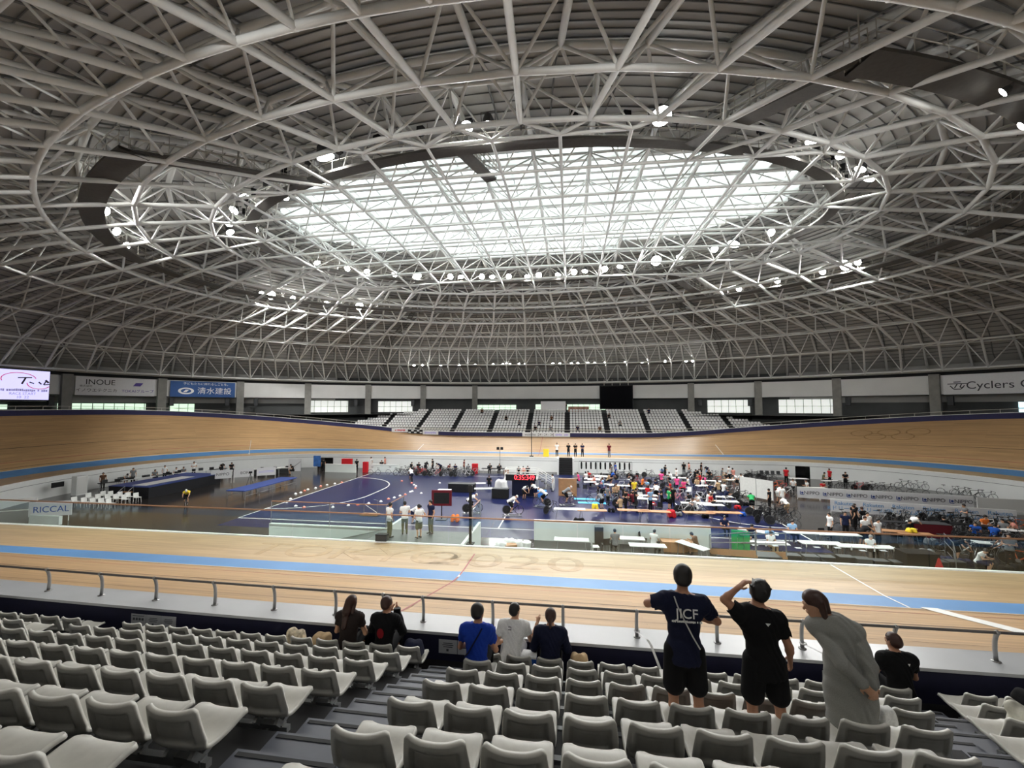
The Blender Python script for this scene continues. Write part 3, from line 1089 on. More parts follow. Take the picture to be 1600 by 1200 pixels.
ROWP = [(-.3, .1, .14, .2), (-.1, .1, .14, .2), (.1, .1, .14, .2), (.3, .1, .14, .2), (0, .36, .8, .05)]
TXTP = [(0, .25, .5, .05), (0, .12, .6, .05), (0, -.02, .5, .05), (-.02, -.25, .12, .16)]
for j, (x, z, l, lab) in enumerate(((-8.72, 4.07, ROWP, 'paper notice with a row of four dark squares, on the navy wall'), (-8.37, 4.07, TXTP, 'paper notice between two other notices on the navy wall'), (-8.02, 4.07, TXTP[:3], 'paper notice with faint lines, end one of the three together'),
                                    (-2.22, 4.06, TXTP, 'paper notice on the navy wall at the foot of the stairs'), (-1.87, 4.06, TXTP[:3], 'paper notice half behind the man in royal blue'),
                                    (4.15, 4.06, TXTP[:2], 'paper notice just beside the woman in the long grey coat'), (4.52, 4.06, TXTP[:1], 'paper notice just behind the seated man in black'))):
    notice(x, z, .34, .24, l, lab)

# ================================================================ FAR STAND
mb = MB()
for k in range(0, 10):
    y0 = 64.75 + (.75 if k else 0) + .833 * k
    zz = 3.9 + .385 * k
    for xa, xb in ((-36, 28),) if k > 5 else ((-44 + 0 * k, 36),):
        mb.box(((xa + xb) / 2, y0 + .6, zz - 1.), (xb - xa, 1.25, 2.))
mb.box((-4, 75.6, 6.7), (78, 4.5, 1.2))
struct(mb.build('floor_far_tier', M_TIER))
farP = seat_proto(False)
far_first = True
stuff_v = MB(); shell = farP.children[0].data
sv = np.array([v.co[:] for v in shell.vertices]) * V(-1, -1, 1); sf = [tuple(p.vertices) for p in shell.polygons]


def in_wall(x, y): return ((x - CX) / 57.) ** 2 + ((y - CY) / 40.6) ** 2 < 1


BN_ = {-1: 'directly under', 0: 'next to'}
n_far = 0
for b in range(-6, 6):
    x0 = -.54 + 6.27 * b + .55
    for k in range(10):
        for n in range(11):
            x = x0 + .235 + .497 * n; y = 64.75 + .95 + .833 * k; z = 3.9 + .385 * k
            if not in_wall(x, y): continue
            if k == 1 and -5 <= b <= 3:
                o = farP if far_first else dup(farP)
                far_first = False
                o.location = (x, y, z); o.rotation_euler = (0, 0, PI)
                side = 'scoreboard' if b >= 1 else 'white screen'
                o['label'] = f"white far stand seat, {ORD[k + 1]} row, {ORD[n + 1]} in {ORD[b + 6]} block from blue banner"
                o['group'] = 'white seats across the far stand'
            else:
                stuff_v.add(sv + V(x, y, z), sf)
tag(stuff_v.build('seat_bank', mat('far seat plastic', rgb(226, 226, 224), .45, var=.04), smooth=True), 'rows of white seats filling the rest of the far stand', 'seats', kind='stuff')

# ================================================================ THINGS ON THE OUTER WALL
def wall_frame(t0, t1, z0, z1, d=-.32):
    """origin at the lower left corner as seen from inside, right vector, size"""
    p, q = V(*ell(t0, RA + d, RB + d, z0)), V(*ell(t1, RA + d, RB + d, z0))
    L = np.linalg.norm(q - p); r = (q - p) / L
    n = np.cross(r, (0, 0, 1.))
    return p, r, n, L, z1 - z0


def wall_board(name, t0, t1, z0, z1, m, label, cat, d=-.32, thick=.08, group=None):
    p, r, n, L, H = wall_frame(t0, t1, z0, z1, d)
    M = np.stack([r, n, V(0, 0, 1)], 1)
    t = MB().box(p + r * L / 2 + V(0, 0, H / 2), (L, thick, H), M=M).build(name, m)
    if label: tag(t, label, cat, group)
    F = lambda x, y, dz=.05: frame_M(p + r * x * L + V(0, 0, y * H) + n * (thick / 2 + .005), r, V(0, 0, 1), n)
    return t, F, L, H


M_SIGNW = mat('banner white', rgb(214, 214, 216), .6, var=.03)
M_SIGNB = mat('banner blue', rgb(40, 84, 146), .6, var=.05)
M_TXTD = mat('lettering dark', rgb(48, 48, 56), .6, var=.05)
M_TXTW = mat('lettering white', rgb(240, 240, 240), .6, var=.03)
M_TXTP = mat('lettering violet', rgb(80, 64, 150), .6, var=.05)
t, F, L, H = wall_board('sponsor_banner', 2.9727, 2.7867, 9.9, 12.25, M_SIGNW, 'white banner with two company names in dark lettering high on the far wall', 'banner', group='sponsor banners on the upper wall')
text('INOUE', .95, mat('lettering black', rgb(20, 20, 22), .6, var=0), 'lettering', t, F(.29, .72))
text('イノウエテクニカ', .5, M_TXTD, 'lettering', t, F(.25, .27))
text('株式会社', .3, M_TXTD, 'lettering', t, F(.12, .5))
text('TOKAIグループ', .5, M_TXTP, 'lettering', t, F(.77, .27))
mb = MB(); mb.prism([(-.5, -.2), (.3, -.2), (.6, .25), (-.2, .25)], 0, .01); e = mb.build('emblem', M_TXTP, t); e.data.transform(F(.76, .66))
t, F, L, H = wall_board('sponsor_banner', 2.7475, 2.5722, 9.9, 12.25, M_SIGNB, 'blue banner with white characters and an oval emblem on the far wall', 'banner', group='sponsor banners on the upper wall')
text('清水建設', 1.1, M_TXTW, 'lettering', t, F(.67, .38))
text('子どもたちに誇れるしごとを。', .42, M_TXTW, 'lettering', t, F(.55, .84))
mb = MB(); a = np.linspace(0, 2 * PI, 33)
mb.grid([[(.95 * math.cos(q), .5 * math.sin(q), .006) for q in a], [(.62 * math.cos(q), .32 * math.sin(q), .006) for q in a]], flip=True)
mb.prism([(-.35, -.2), (.05, -.2), (.35, .2), (-.05, .2)], 0, .01)
e = mb.build('emblem', M_TXTW, t); e.data.transform(F(.23, .38))
t, F, L, H = wall_board('sponsor_banner', 0.5347, 0.3576, 9.9, 12.25, M_SIGNW, 'white banner with a hexagon emblem and dark lettering on the far wall', 'banner', group='sponsor banners on the upper wall')
text('Cyclers Group', 1.25, M_TXTD, 'lettering', t, F(.245, .44), align='LEFT')
mb = MB(); hx = [(.62 * math.cos(q), .5 * math.sin(q)) for q in np.arange(6) * PI / 3]
for k in range(6):
    if k in (0, 2): continue
    mb.beam((*hx[k], .005), (*hx[(k + 1) % 6], .005), .1, .01)
mb.beam((-.85, .22, .006), (.85, .22, .006), .09, .01); mb.beam((-.25, -.3, .006), (.02, .22, .006), .1, .01); mb.beam((.22, -.2, .006), (.38, .2, .006), .1, .01); mb.beam((.22, -.22, .006), (.55, -.22, .006), .09, .01)
e = mb.build('emblem', M_TXTD, t); e.data.transform(F(.155, .46))
# video screen
M_LED = mat('video screen', rgb(150, 150, 210), .4, var=0, emit=rgb(206, 202, 244), estr=1.)
t, F, L, H = wall_board('video_screen', 3.1908, 3.0377, 9.1, 12.7, M_BLACK, 'lit pale lilac video screen with a red and black brush logo', 'screen', d=-1.0, thick=.3)
b = MB().box((L / 2, H / 2, .16), (L - .25, H - .25, .02)).build('screen_face', M_LED, t); b.data.transform(F(0, 0))
M_SR = mat('screen red', rgb(190, 60, 90), .5, var=0, emit=rgb(200, 60, 100), estr=.6)
M_SK = mat('screen black', rgb(30, 20, 30), .5, var=0, emit=rgb(40, 26, 40), estr=.4)
M_SG = mat('screen grey', rgb(130, 125, 160), .5, var=0, emit=rgb(140, 134, 180), estr=.6)
mb = MB()
for cx, cy, rx, ry, a0, a1 in ((-.4, .35, 1.5, .75, 10, 200), (1.35, -.05, 1.1, .7, 180, 330)):
    aa = np.radians(np.linspace(a0, a1, 20))
    mb.grid([[(cx + rx * math.cos(q), cy + ry * math.sin(q), .18) for q in aa], [(cx + (rx - .09) * math.cos(q), cy + (ry - .07) * math.sin(q), .18) for q in aa]], flip=True)
e = mb.build('logo_stroke', M_SR, t); e.data.transform(F(.62, .58))
mb = MB()
for p, q, w_ in (((-.5, .5), (.7, .58), .13), ((.15, .5), (-.15, -.2), .16), ((.5, .05), (.9, -.1), .12), ((1.3, .1), (1.55, -.15), .14), ((1.9, .35), (2.2, .05), .2), ((1.75, -.2), (2.3, -.12), .12), ((2.0, .3), (1.75, -.2), .12)):
    mb.beam((*p, .18), (*q, .18), w_, .01)
e = mb.build('logo_stroke', M_SK, t); e.data.transform(F(.62, .58))
faint_print(4.2, .3, 9, M_SG, t, F(.62, .33) @ Matrix.Translation((0, 0, .18)))
text('RACE START', .4, M_SG, 'lettering', t, F(.62, .22) @ Matrix.Translation((0, 0, .18)))
text('10  22', .42, M_SG, 'lettering', t, F(.62, .11) @ Matrix.Translation((0, 0, .18)))
# windows on the back wall of the concourse
M_WINL = mat('frosted window glow', rgb(190, 196, 186), .3, var=.25, scale=.9, emit=(.78, .8, .76), estr=.75)
M_WING = mat('daylit window', rgb(180, 205, 180), .3, var=.3, scale=.7, emit=rgb(205, 230, 205), estr=1.1)
M_WINB = mat('daylit window blue', rgb(190, 225, 235), .3, var=.1, scale=.7, emit=rgb(200, 240, 250), estr=1.6)
for n, (ta, tb, z0, z1, m) in enumerate(((2.3470, 2.2224, 7.4, 9.55, M_WINL), (2.1271, 2.0159, 7.4, 9.5, M_WINL), (1.0910, 0.9780, 7.4, 9.6, M_WINL), (0.9059, 0.7617, 7.4, 9.6, M_WINL), (1.8022, 1.6749, 7.8, 8.8, M_WING), (1.6117, 1.5610, 7.8, 8.9, M_WING), (1.5112, 1.3892, 7.8, 8.9, M_WING),
                                         (2.9825, 2.7867, 7.5, 8.9, M_WING), (2.7279, 2.6656, 7.5, 8.9, M_WING), (3.1686, 3.0778, 7.5, 8.7, M_WING), (0.4288, 0.3576, 7.6, 9.0, M_WINB))):
    t, F, L, H = wall_board(f'window_{n + 1}', ta, tb, z0, z1, m, None, None, d=2.25, thick=.06); struct(t)
    mb = MB()
    for k in range(int(L / 1.1) + 1): mb.box((min(L, k * 1.1), H / 2, .03), (.07, H, .05))
    for y in (0, H * .5, H): mb.box((L / 2, y, .03), (L, .06, .05))
    e = mb.build('window_frame', mat('window frame', rgb(120, 124, 122), .5, var=.05), t); e.data.transform(F(0, 0))
# loudspeakers on the wall between the columns
for n, px in enumerate((3.0208, 2.7413, 2.5918, 2.5099, 2.2037, 2.0176, 1.1035, 0.9682, 0.7314, 0.5240)):
    d_ = .16 / 58
    t, F, L, H = wall_board('wall_speaker', px + .006, px - .006, 8.55, 9.75, M_BLACK, f'black wall loudspeaker under the upper wall, {ORD[n + 1]} from the video screen', 'speaker', d=-.1, thick=.4, group='wall loudspeakers')
    e = MB().box((L / 2, H / 2, .01), (L * .86, H * .9, .02)).build('grille', M_DARK, t); e.data.transform(F(0, 0))
# scoreboard hanging in front of the far wall
t, F, L, H = wall_board('scoreboard', 1.4008, 1.2966, 8.0, 12.3, M_BLACK, 'large switched-off black scoreboard hanging above the far stand', 'scoreboard', d=-1.4, thick=.5)
e = MB().box((L / 2, H / 2, .01), (L * .95, H * .93, .02)).build('display', mat('dead display', rgb(14, 14, 17), .95, var=.1, spec=.05), t); e.data.transform(F(0, 0))
mb = MB()
for k in range(4): mb.box((L * (.14 + .24 * k), H + .5, -.2), (.08, 1.2, .08))
e = mb.build('hanger', M_STEEL, t); e.data.transform(F(0, 0))
# white screen and banner at the top of the far seats
t = thing('results_board', 'white free-standing board at the top of the far stand', 'board', (-2.9, 73.3, 7.3))
MB().box((0, 0, 1.15), (4.4, .1, 1.9)).build('panel', M_SIGNW, t)
MB().box((-2.0, .1, .2), (.08, .5, .4)).box((2.0, .1, .2), (.08, .5, .4)).build('foot', M_STEEL, t)
t = tag(MB().box((1.55, 73.3, 8.0), (3.6, .06, .95)).build('fan_banner', mat('fan banner', rgb(150, 110, 90), .7, var=.5, scale=1.5)), 'colourful fan banner beside the white board atop the far stand', 'banner')
# banners laid over the far barrier
M_RED = mat('lettering red', rgb(190, 60, 70), .6, var=.05)
far_b = ((618, 641, '~', M_RED, M_SIGNW, 'white banner with red lettering on the far track barrier'), (641, 663, None, None, M_BLACK, 'black and white chequer banner on the far track barrier'), (663, 686, '~', M_SG, M_SIGNW, 'white banner with faint lettering beside the chequer banner'),
         (815, 840, 'wattbike', M_TXTD, M_SIGNW, 'white banner with dark lower case lettering on the far barrier'), (840, 864, '24 - 24 - 24', M_TXTD, M_SIGNW, 'white banner with dark numerals on the far barrier'), (864, 890, '~', M_SG, M_SIGNW, 'white banner with pale script beside the numerals banner'))
XF = {618: -28.9, 641: -26.1, 663: -23.6, 686: -20.95, 815: -7.4, 840: -4.9, 864: -2.55, 890: .05}
for a, b, s_, m, bg_, lab in far_b:
    x0, x1 = XF[a], XF[b]
    zb = track_z(10.75, abs((x0 + x1) / 2 - CX))[1]
    ysh = 64.2 if a > 700 else 64.0
    t = tag(MB().box(((x0 + x1) / 2, ysh - .02, zb + .33), (x1 - x0 - .04, .03, .62)).build('barrier_banner', bg_), lab, 'banner', 'banners on the far barrier')
    if s_ == '~': faint_print(2.0, .32, 8, m, t, frame_M(((x0 + x1) / 2, ysh - .036, zb + .33), (1, 0, 0), (0, 0, 1), (0, -1, 0)), seed=a)
    elif s_: text(s_, .5, m, 'lettering', t, frame_M(((x0 + x1) / 2, ysh - .04, zb + .33), (1, 0, 0), (0, 0, 1), (0, -1, 0)))
    else:
        mb = MB()
        for q in range(5): mb.box((x0 + .3 + q * .48, ysh - .038, zb + (.48 if q % 2 else .2)), (.4, .01, .2))
        mb.build('print', M_SIGNW, t)

# ================================================================ PEOPLE
def smin(a, b, k):
    h = np.clip(.5 + .5 * (b - a) / k, 0, 1)
    return b + (a - b) * h - k * h * (1 - h)


class SDF:
    """a body grown as one surface from tapered limbs that melt together"""
    def __init__(s, lo, hi, h):
        s.h = h; s.lo = V(*lo); n = np.ceil((V(*hi) - s.lo) / h).astype(int) + 1
        s.ax = [s.lo[i] + h * np.arange(n[i]) for i in range(3)]
        s.F = np.full(n, 1., np.float32)

    def _sl(s, lo, hi, m):
        r = []
        for i in range(3):
            a = max(0, int((lo[i] - m - s.lo[i]) / s.h)); b = min(len(s.ax[i]), int((hi[i] + m - s.lo[i]) / s.h) + 2)
            if b <= a: return None
            r.append(slice(a, b))
        return tuple(r)

    def _pts(s, sl):
        return np.stack(np.meshgrid(s.ax[0][sl[0]], s.ax[1][sl[1]], s.ax[2][sl[2]], indexing='ij'), -1)

    def _put(s, sl, d, k, op):
        f = s.F[sl]
        if op == 'add': s.F[sl] = smin(f, d, k) if k > 0 else np.minimum(f, d)
        elif op == 'cut': s.F[sl] = np.maximum(f, -d)

    def cone(s, a, b, ra, rb, k=.03, sq=None, op='add'):
        """sq=(axis, factor): flattens the section along a direction"""
        a, b = V(*a), V(*b); R = max(ra, rb) * 1.4
        sl = s._sl(np.minimum(a, b) - R, np.maximum(a, b) + R, k + .02)
        if sl is None: return s
        P = s._pts(sl); d = b - a; L2 = max(d @ d, 1e-9)
        t = np.clip(((P - a) @ d) / L2, 0, 1)
        q = P - a - t[..., None] * d
        if sq is not None:
            x = V(*sq[0]); c = q @ x; q = q + (c * (1 / sq[1] - 1))[..., None] * x
        s._put(sl, np.linalg.norm(q, axis=-1) - (ra + (rb - ra) * t), k, op); return s

    def ball(s, c, r, k=.02, M=None, op='add'):
        c = V(*c); r = V(*r) if np.ndim(r) else V(r, r, r); R = r.max()
        sl = s._sl(c - R, c + R, k + .02)
        if sl is None: return s
        q = s._pts(sl) - c
        if M is not None: q = q @ np.asarray(M)
        k0 = np.linalg.norm(q / r, axis=-1); k1 = np.linalg.norm(q / (r * r), axis=-1)
        s._put(sl, np.where(k1 > 1e-9, k0 * (k0 - 1) / np.maximum(k1, 1e-9), -r.min()), k, op); return s

    def half(s, p, n):
        """keep the side of the plane that n points away from"""
        p, n = V(*p), V(*n); n /= np.linalg.norm(n)
        sl = tuple(slice(0, len(a)) for a in s.ax)
        s.F = np.maximum(s.F, (((s._pts(sl) - p) @ n)).astype(np.float32)); return s

    def mesh(s):
        F = s.F; sg = F < 0; nx, ny, nz = F.shape
        c = np.zeros((nx - 1, ny - 1, nz - 1), int)
        for dx in (0, 1):
            for dy in (0, 1):
                for dz in (0, 1): c += sg[dx:nx - 1 + dx, dy:ny - 1 + dy, dz:nz - 1 + dz]
        act = (c > 0) & (c < 8)
        idx = np.full(act.shape, -1); ijk = np.argwhere(act); idx[act] = np.arange(len(ijk))
        pos = np.zeros((len(ijk), 3)); cnt = np.zeros(len(ijk))
        cor = [(x, y, z) for x in (0, 1) for y in (0, 1) for z in (0, 1)]
        val = {q: F[ijk[:, 0] + q[0], ijk[:, 1] + q[1], ijk[:, 2] + q[2]] for q in cor}
        for q in cor:
            for ax in range(3):
                if q[ax]: continue
                r = list(q); r[ax] = 1; r = tuple(r); v0, v1 = val[q], val[r]
                m = (v0 < 0) != (v1 < 0); t = np.where(m, v0 / np.where(m, v0 - v1, 1), 0)
                p = np.array(q, float) + np.outer(t, np.eye(3)[ax]); pos[m] += p[m]; cnt[m] += 1
        pos = (ijk + pos / np.maximum(cnt, 1)[:, None]) * s.h + s.lo
        f = []
        for ax in range(3):
            a1, a2 = (ax + 1) % 3, (ax + 2) % 3
            sh = [slice(None)] * 3; sh2 = [slice(None)] * 3; sh[ax] = slice(0, -1); sh2[ax] = slice(1, None)
            A, B = sg[tuple(sh)], sg[tuple(sh2)]
            e = np.argwhere(A != B)
            e = e[(e[:, a1] > 0) & (e[:, a2] > 0) & (e[:, a1] < F.shape[a1] - 1) & (e[:, a2] < F.shape[a2] - 1)]
            if not len(e): continue
            fl = A[tuple(e.T)]
            def g(d1, d2):
                q = e.copy(); q[:, a1] -= d1; q[:, a2] -= d2; return idx[tuple(q.T)]
            Q = np.stack([g(1, 1), g(0, 1), g(0, 0), g(1, 0)], 1)
            Q[~fl] = Q[~fl][:, ::-1]
            f.append(Q)
        return pos, np.concatenate(f)

    def build(s, name, m, parent=None, off=(0, 0, 0)):
        p, f = s.mesh()
        me = D.meshes.new(name); me.vertices.add(len(p)); me.vertices.foreach_set('co', (p + V(*off)).ravel())
        me.loops.add(f.size); me.loops.foreach_set('vertex_index', f.ravel().astype(np.int32))
        me.polygons.add(len(f)); me.polygons.foreach_set('loop_start', np.arange(0, f.size, 4, dtype=np.int32))
        me.polygons.foreach_set('loop_total', np.full(len(f), 4, np.int32))
        me.update(calc_edges=True); me.validate()
        me.polygons.foreach_set('use_smooth', [True] * len(me.polygons))
        me.materials.append(m)
        o = D.objects.new(name, me); COL.objects.link(o)
        if parent is not None: o.parent = parent
        return o


def unit(v): v = V(*v); return v / np.linalg.norm(v)


def pose(hip, chest, neck, head, sh, el, ha, hp, kn, an, face=(0, 1, 0), toe=None, sw=1., g=1.):
    """joint positions; pairs are (left, right)"""
    return dict(hip=V(*hip), chest=V(*chest), neck=V(*neck), head=V(*head), sh=[V(*a) for a in sh], el=[V(*a) for a in el], ha=[V(*a) for a in ha],
                hp=[V(*a) for a in hp], kn=[V(*a) for a in kn], an=[V(*a) for a in an], face=unit(face), toe=toe, sw=sw, g=g)


def hand(s, wr, ha, fine, curl=.4, palm_n=(0, 1, 0), thumb=1):
    d = unit(ha - wr); n = V(*palm_n); n = n - d * (n @ d); n /= max(np.linalg.norm(n), 1e-6); u = np.cross(d, n)
    if not fine:
        s.cone(wr, ha + d * .05, .028, .03, .02, sq=(n, .6))
        s.cone(ha + d * .05, ha + d * .12 + n * .03, .024, .018, .02, sq=(n, .7)); s.cone(ha + u * thumb * .02, ha + u * thumb * .045 + d * .05 + n * .02, .014, .011, .015)
        return
    s.cone(wr, wr + d * .03, .026, .03, .02, sq=(n, .75))
    s.cone(wr + d * .02, wr + d * .085, .034, .04, .015, sq=(n, .48))
    for i, (o, L) in enumerate(((-.030, .062), (-.010, .074), (.010, .07), (.029, .056))):
        a = wr + d * .088 + u * o * -thumb; p = a; dd = d.copy()
        for j, (q, r0, r1) in enumerate(((.45, .0092, .0088), (.3, .0086, .008), (.25, .0078, .0066))):
            ang = curl * (.5 + .35 * j); dd = unit(dd * math.cos(ang) + n * math.sin(ang)); b = p + dd * L * q * 1.05
            s.cone(p, b, r0, r1, .004); p = b
    t0 = wr + d * .03 + u * thumb * .028; t1 = t0 + unit(d * .6 + u * thumb * .7 + n * .35) * .038; t2 = t1 + unit(d + u * thumb * .2 + n * .35) * .034
    s.cone(t0, t1, .013, .0105, .012); s.cone(t1, t2, .0102, .0085, .006)


def make_person(J, h, colors, name='person', label=None, fine=False, sleeve=.55, trouser='long', hair='short', coat=None, shoes=True, female=False, hem=.0, proto=False, curl=(.4, .4), palm=((0, 1, 0), (0, 1, 0)), sleeves_full=False, loose=1.):
    skin, shirt, pants, hairm, shoem = colors
    pts = np.array([J['head'] + V(0, 0, .18), J['hip']] + J['sh'] + J['el'] + J['ha'] + J['kn'] + J['an'])
    lo, hi = pts.min(0) - .22, pts.max(0) + .2
    g = J['g']; sw = J['sw']
    S_ = SDF(lo, hi, h)
    hd, fc = J['head'], J['face']; up = unit(J.get('up', hd - J['neck'])); rt = np.cross(fc, up); rt = unit(rt); fc = np.cross(up, rt)
    M = np.stack([rt, fc, up], 1)
    mid = (J['hip'] + J['chest']) / 2
    fwd = unit(np.cross(J['sh'][1] - J['sh'][0], J['chest'] - J['hip'])) * -1 if np.linalg.norm(np.cross(J['sh'][1] - J['sh'][0], J['chest'] - J['hip'])) > 1e-6 else V(0, 1, 0)
    fwd = unit(np.cross(J['chest'] - J['hip'], J['sh'][1] - J['sh'][0]))
    # trunk
    def trunk(s, e, k=.05):
        s.cone(J['hip'] - unit(J['chest'] - J['hip']) * .02, mid, (.135 + e) * g, (.125 + e) * g, k, sq=(fwd, .78))
        s.cone(mid, J['chest'], (.125 + e) * g, (.15 + e) * g, k, sq=(fwd, .74))
        for i in (0, 1):
            s.cone(J['chest'] + (J['sh'][i] - J['chest']) * .15, J['sh'][i] * .94 + J['chest'] * .06, (.085 + e) * g, (.058 + e) * g, .05)
            s.cone(J['chest'] * .75 + J['hip'] * .25 + (J['sh'][i] - J['chest']) * .3, J['sh'][i] * .9 + J['chest'] * .1 - V(0, 0, .02), (.085 + e) * g, (.06 + e) * g, .06)
            s.cone(J['neck'] * .8 + J['sh'][i] * .2, J['sh'][i], (.05 + e) * g, (.05 + e) * g, .05)
    trunk(S_, 0)
    # legs
    for i in (0, 1):
        hp, kn, an = J['hp'][i], J['kn'][i], J['an'][i]
        S_.cone(hp, kn, .082 * g, .052 * g, .04)
        m = kn * .65 + an * .35; back = -fwd * .012
        S_.cone(kn, m + back, .05 * g, .05 * g, .03); S_.cone(m + back, an, .05 * g, .034 * g, .02)
        ft = J['toe'][i] if J['toe'] else an + unit(fc * V(1, 1, 0) + 1e-4) * .17 - V(0, 0, an[2] * 0 + .045)
        ft = V(*ft)
        S_.cone(an - V(0, 0, .035), ft, .038, .03, .02)
    # arms
    for i in (0, 1):
        sh, el, ha = J['sh'][i], J['el'][i], J['ha'][i]
        S_.cone(sh, el, .05 * g, .038 * g, .03)
        wr = ha - unit(ha - el) * .07
        m = el * .7 + wr * .3
        S_.cone(el, m, .037 * g, .038 * g, .02); S_.cone(m, wr, .037 * g, .024 * g, .02)
        hand(S_, wr, ha, fine, curl[i], palm[i], thumb=(-1 if i == 0 else 1))
    # neck and head with a face
    S_.cone(J['neck'] - up * .03, hd - up * .07, .058, .052, .03)
    S_.ball(hd + up * .015 - fc * .01, (.078, .094, .103), .02, M)
    S_.cone(hd - up * .03 + fc * .025, hd - up * .085 + fc * .05, .06, .034, .03)
    if h < .02:
        S_.cone(hd + fc * .083 + up * .012, hd + fc * .104 - up * .022, .008, .014, .012)
        for i in (-1, 1):
            S_.ball(hd + rt * i * .031 + fc * .092 + up * .014, .017, .0, op='cut')
            S_.ball(hd + rt * i * .031 + fc * .078 + up * .013, .0145, .004)
            S_.ball(hd + rt * i * .078 - up * .005 - fc * .008, (.012, .022, .034), .008, M)
            S_.cone(hd + rt * i * .012 + fc * .088 + up * .032, hd + rt * i * .045 + fc * .08 + up * .034, .007, .006, .008)
        S_.cone(hd + rt * .018 + fc * .086 - up * .052, hd - rt * .018 + fc * .086 - up * .052, .0085, .0085, .008)
        S_.cone(hd + rt * .018 + fc * .084 - up * .064, hd - rt * .018 + fc * .084 - up * .064, .0085, .0085, .008)
    else:
        S_.cone(hd + fc * .085, hd + fc * .1 - up * .025, .012, .018, .015)
    body = S_.build(name, skin)
    # hair
    H = SDF(lo, hi, h)
    c0 = hd + up * .022 - fc * .014
    H.ball(c0, (.09, .106, .112), 0, M)
    H.ball(c0 + fc * .012 - up * .012, (.08, .099, .1), 0, M, op='cut')
    H.half(hd + fc * (.055 if hair != 'bob' else .03) + up * .05, unit(fc - up * (.75 if hair != 'bob' else .45)))
    if hair == 'short': H.half(hd - up * .065, -up); H.ball(c0 + up * .03 - fc * .02, (.092, .1, .1), .02, M)
    if hair in ('short', 'buzz'):
        H.ball(c0 - fc * .04 - up * .03, (.078, .06, .06), .02, M)
    if hair == 'bob':
        for i in (-1, 1): H.cone(hd + rt * i * .074 + up * .03 - fc * .04, hd + rt * i * .082 - up * .13 - fc * .03, .034, .026, .02)
        H.cone(hd - fc * .075 + up * .02, hd - fc * .07 - up * .12, .06, .05, .03); H.ball(c0 + up * .03, (.09, .1, .09), .02, M)
    if hair == 'bob': H.cone(hd + fc * .1 - up * .06, hd + fc * .12 + up * .025, .062, .055, 0, op='cut')
    if hair == 'long':
        H.cone(hd - fc * .07 + up * .03, hd - fc * .11 - up * .12, .065, .075, .03); H.cone(hd - fc * .11 - up * .12, hd - fc * .13 - up * .36, .075, .05, .03, sq=(fc, .55))
        for i in (-1, 1): H.cone(hd + rt * i * .075, hd + rt * i * .08 - up * .15 - fc * .04, .03, .03, .02)
    if hair == 'tied':
        H.ball(c0 + up * .02, (.088, .1, .1), .02, M); H.ball(hd - fc * .115 + up * .01, .035, .02); H.cone(hd - fc * .12, hd - fc * .11 - up * .13, .03, .02, .02)
    if hair == 'messy':
        H.ball(c0 + up * .025, (.092, .102, .1), .02, M); rr = random.Random(5)
        for q in range(16):
            v = unit((rr.uniform(-1, 1), rr.uniform(-1, .6), rr.uniform(.2, 1))); v = M @ v
            H.cone(c0 + v * .08, c0 + v * rr.uniform(.11, .135), .025, .006, .012)
        H.half(hd - up * .075, -up)
    if hair == 'cap':
        H.ball(c0 + up * .02, (.09, .103, .098), .01, M); H.cone(hd + fc * .08 + up * .05, hd + fc * .15 + up * .035, .05, .04, .02, sq=(up, .25)); H.half(hd + up * .02, -up)
    ho = H.build('hair' if hair != 'cap' else 'cap', hairm, body)
    # shirt or coat
    T = SDF(lo, hi, h)
    e = .016 * loose if h < .02 else .02
    if coat is None:
        trunk(T, e)
        ax = unit(J['chest'] - J['hip'])
        T.cone(J['hip'] + ax * .0, J['hip'] - ax * (.05 + hem), (.158 + e) * g, (.17 + e) * g, .04, sq=(fwd, .8))
        T.half(J['hip'] - ax * (.09 + hem), -ax)
    else:
        trunk(T, e + .012)
        bot = coat
        T.cone(J['hip'], V(J['hip'][0] * .6 + bot[0] * .4, J['hip'][1] * .6 + bot[1] * .4, J['hip'][2] * .6 + bot[2] * .4), .19, .2, .08, sq=(fwd, .8)); T.cone((J['hip'] * .6 + V(*bot) * .4), bot, .19, .21, .08, sq=(fwd, .72))
        T.half(V(*bot), (0, 0, -1))
    T.cone(J['neck'] - up * .04, J['neck'] + up * .015, .066 + e, .056 + e * .6, .02)
    T.half(J['neck'] + up * .03, up)
    for i in (0, 1):
        sh, el, ha = J['sh'][i], J['el'][i], J['ha'][i]
        wr = ha - unit(ha - el) * .07
        if sleeves_full:
            kk = .03 if coat is None else .008
            T.cone(sh, el, .066 * g * loose, .056 * g * loose, kk); T.cone(el, wr, .056 * g * loose, .045 * g * loose, kk + .01)
        else:
            q = sh + (el - sh) * sleeve; T.cone(sh, q, .064 * g * loose, .056 * g * loose + .006, .03)
    if not sleeves_full:
        for i in (0, 1):
            sh, el = J['sh'][i], J['el'][i]; q = sh + (el - sh) * (sleeve + .06); ax2 = unit(el - sh)
            # square cut of the cuff, only near the arm
            T.cone(q + ax2 * .055, q + ax2 * .14, .1 * g, .1 * g, 0, op='cut')
    if h < .02:
        # soft folds
        sl = tuple(slice(0, len(a)) for a in T.ax); P = T._pts(sl)
        T.F = T.F + (.0035 * np.sin(P[..., 2] * 46 + 9 * np.sin(P[..., 0] * 13 + P[..., 1] * 7))).astype(np.float32)
    T.cone(hd, hd + up * .3, .13, .13, 0, op='cut') if False else None
    to = T.build('shirt' if coat is None else 'coat', shirt, body)
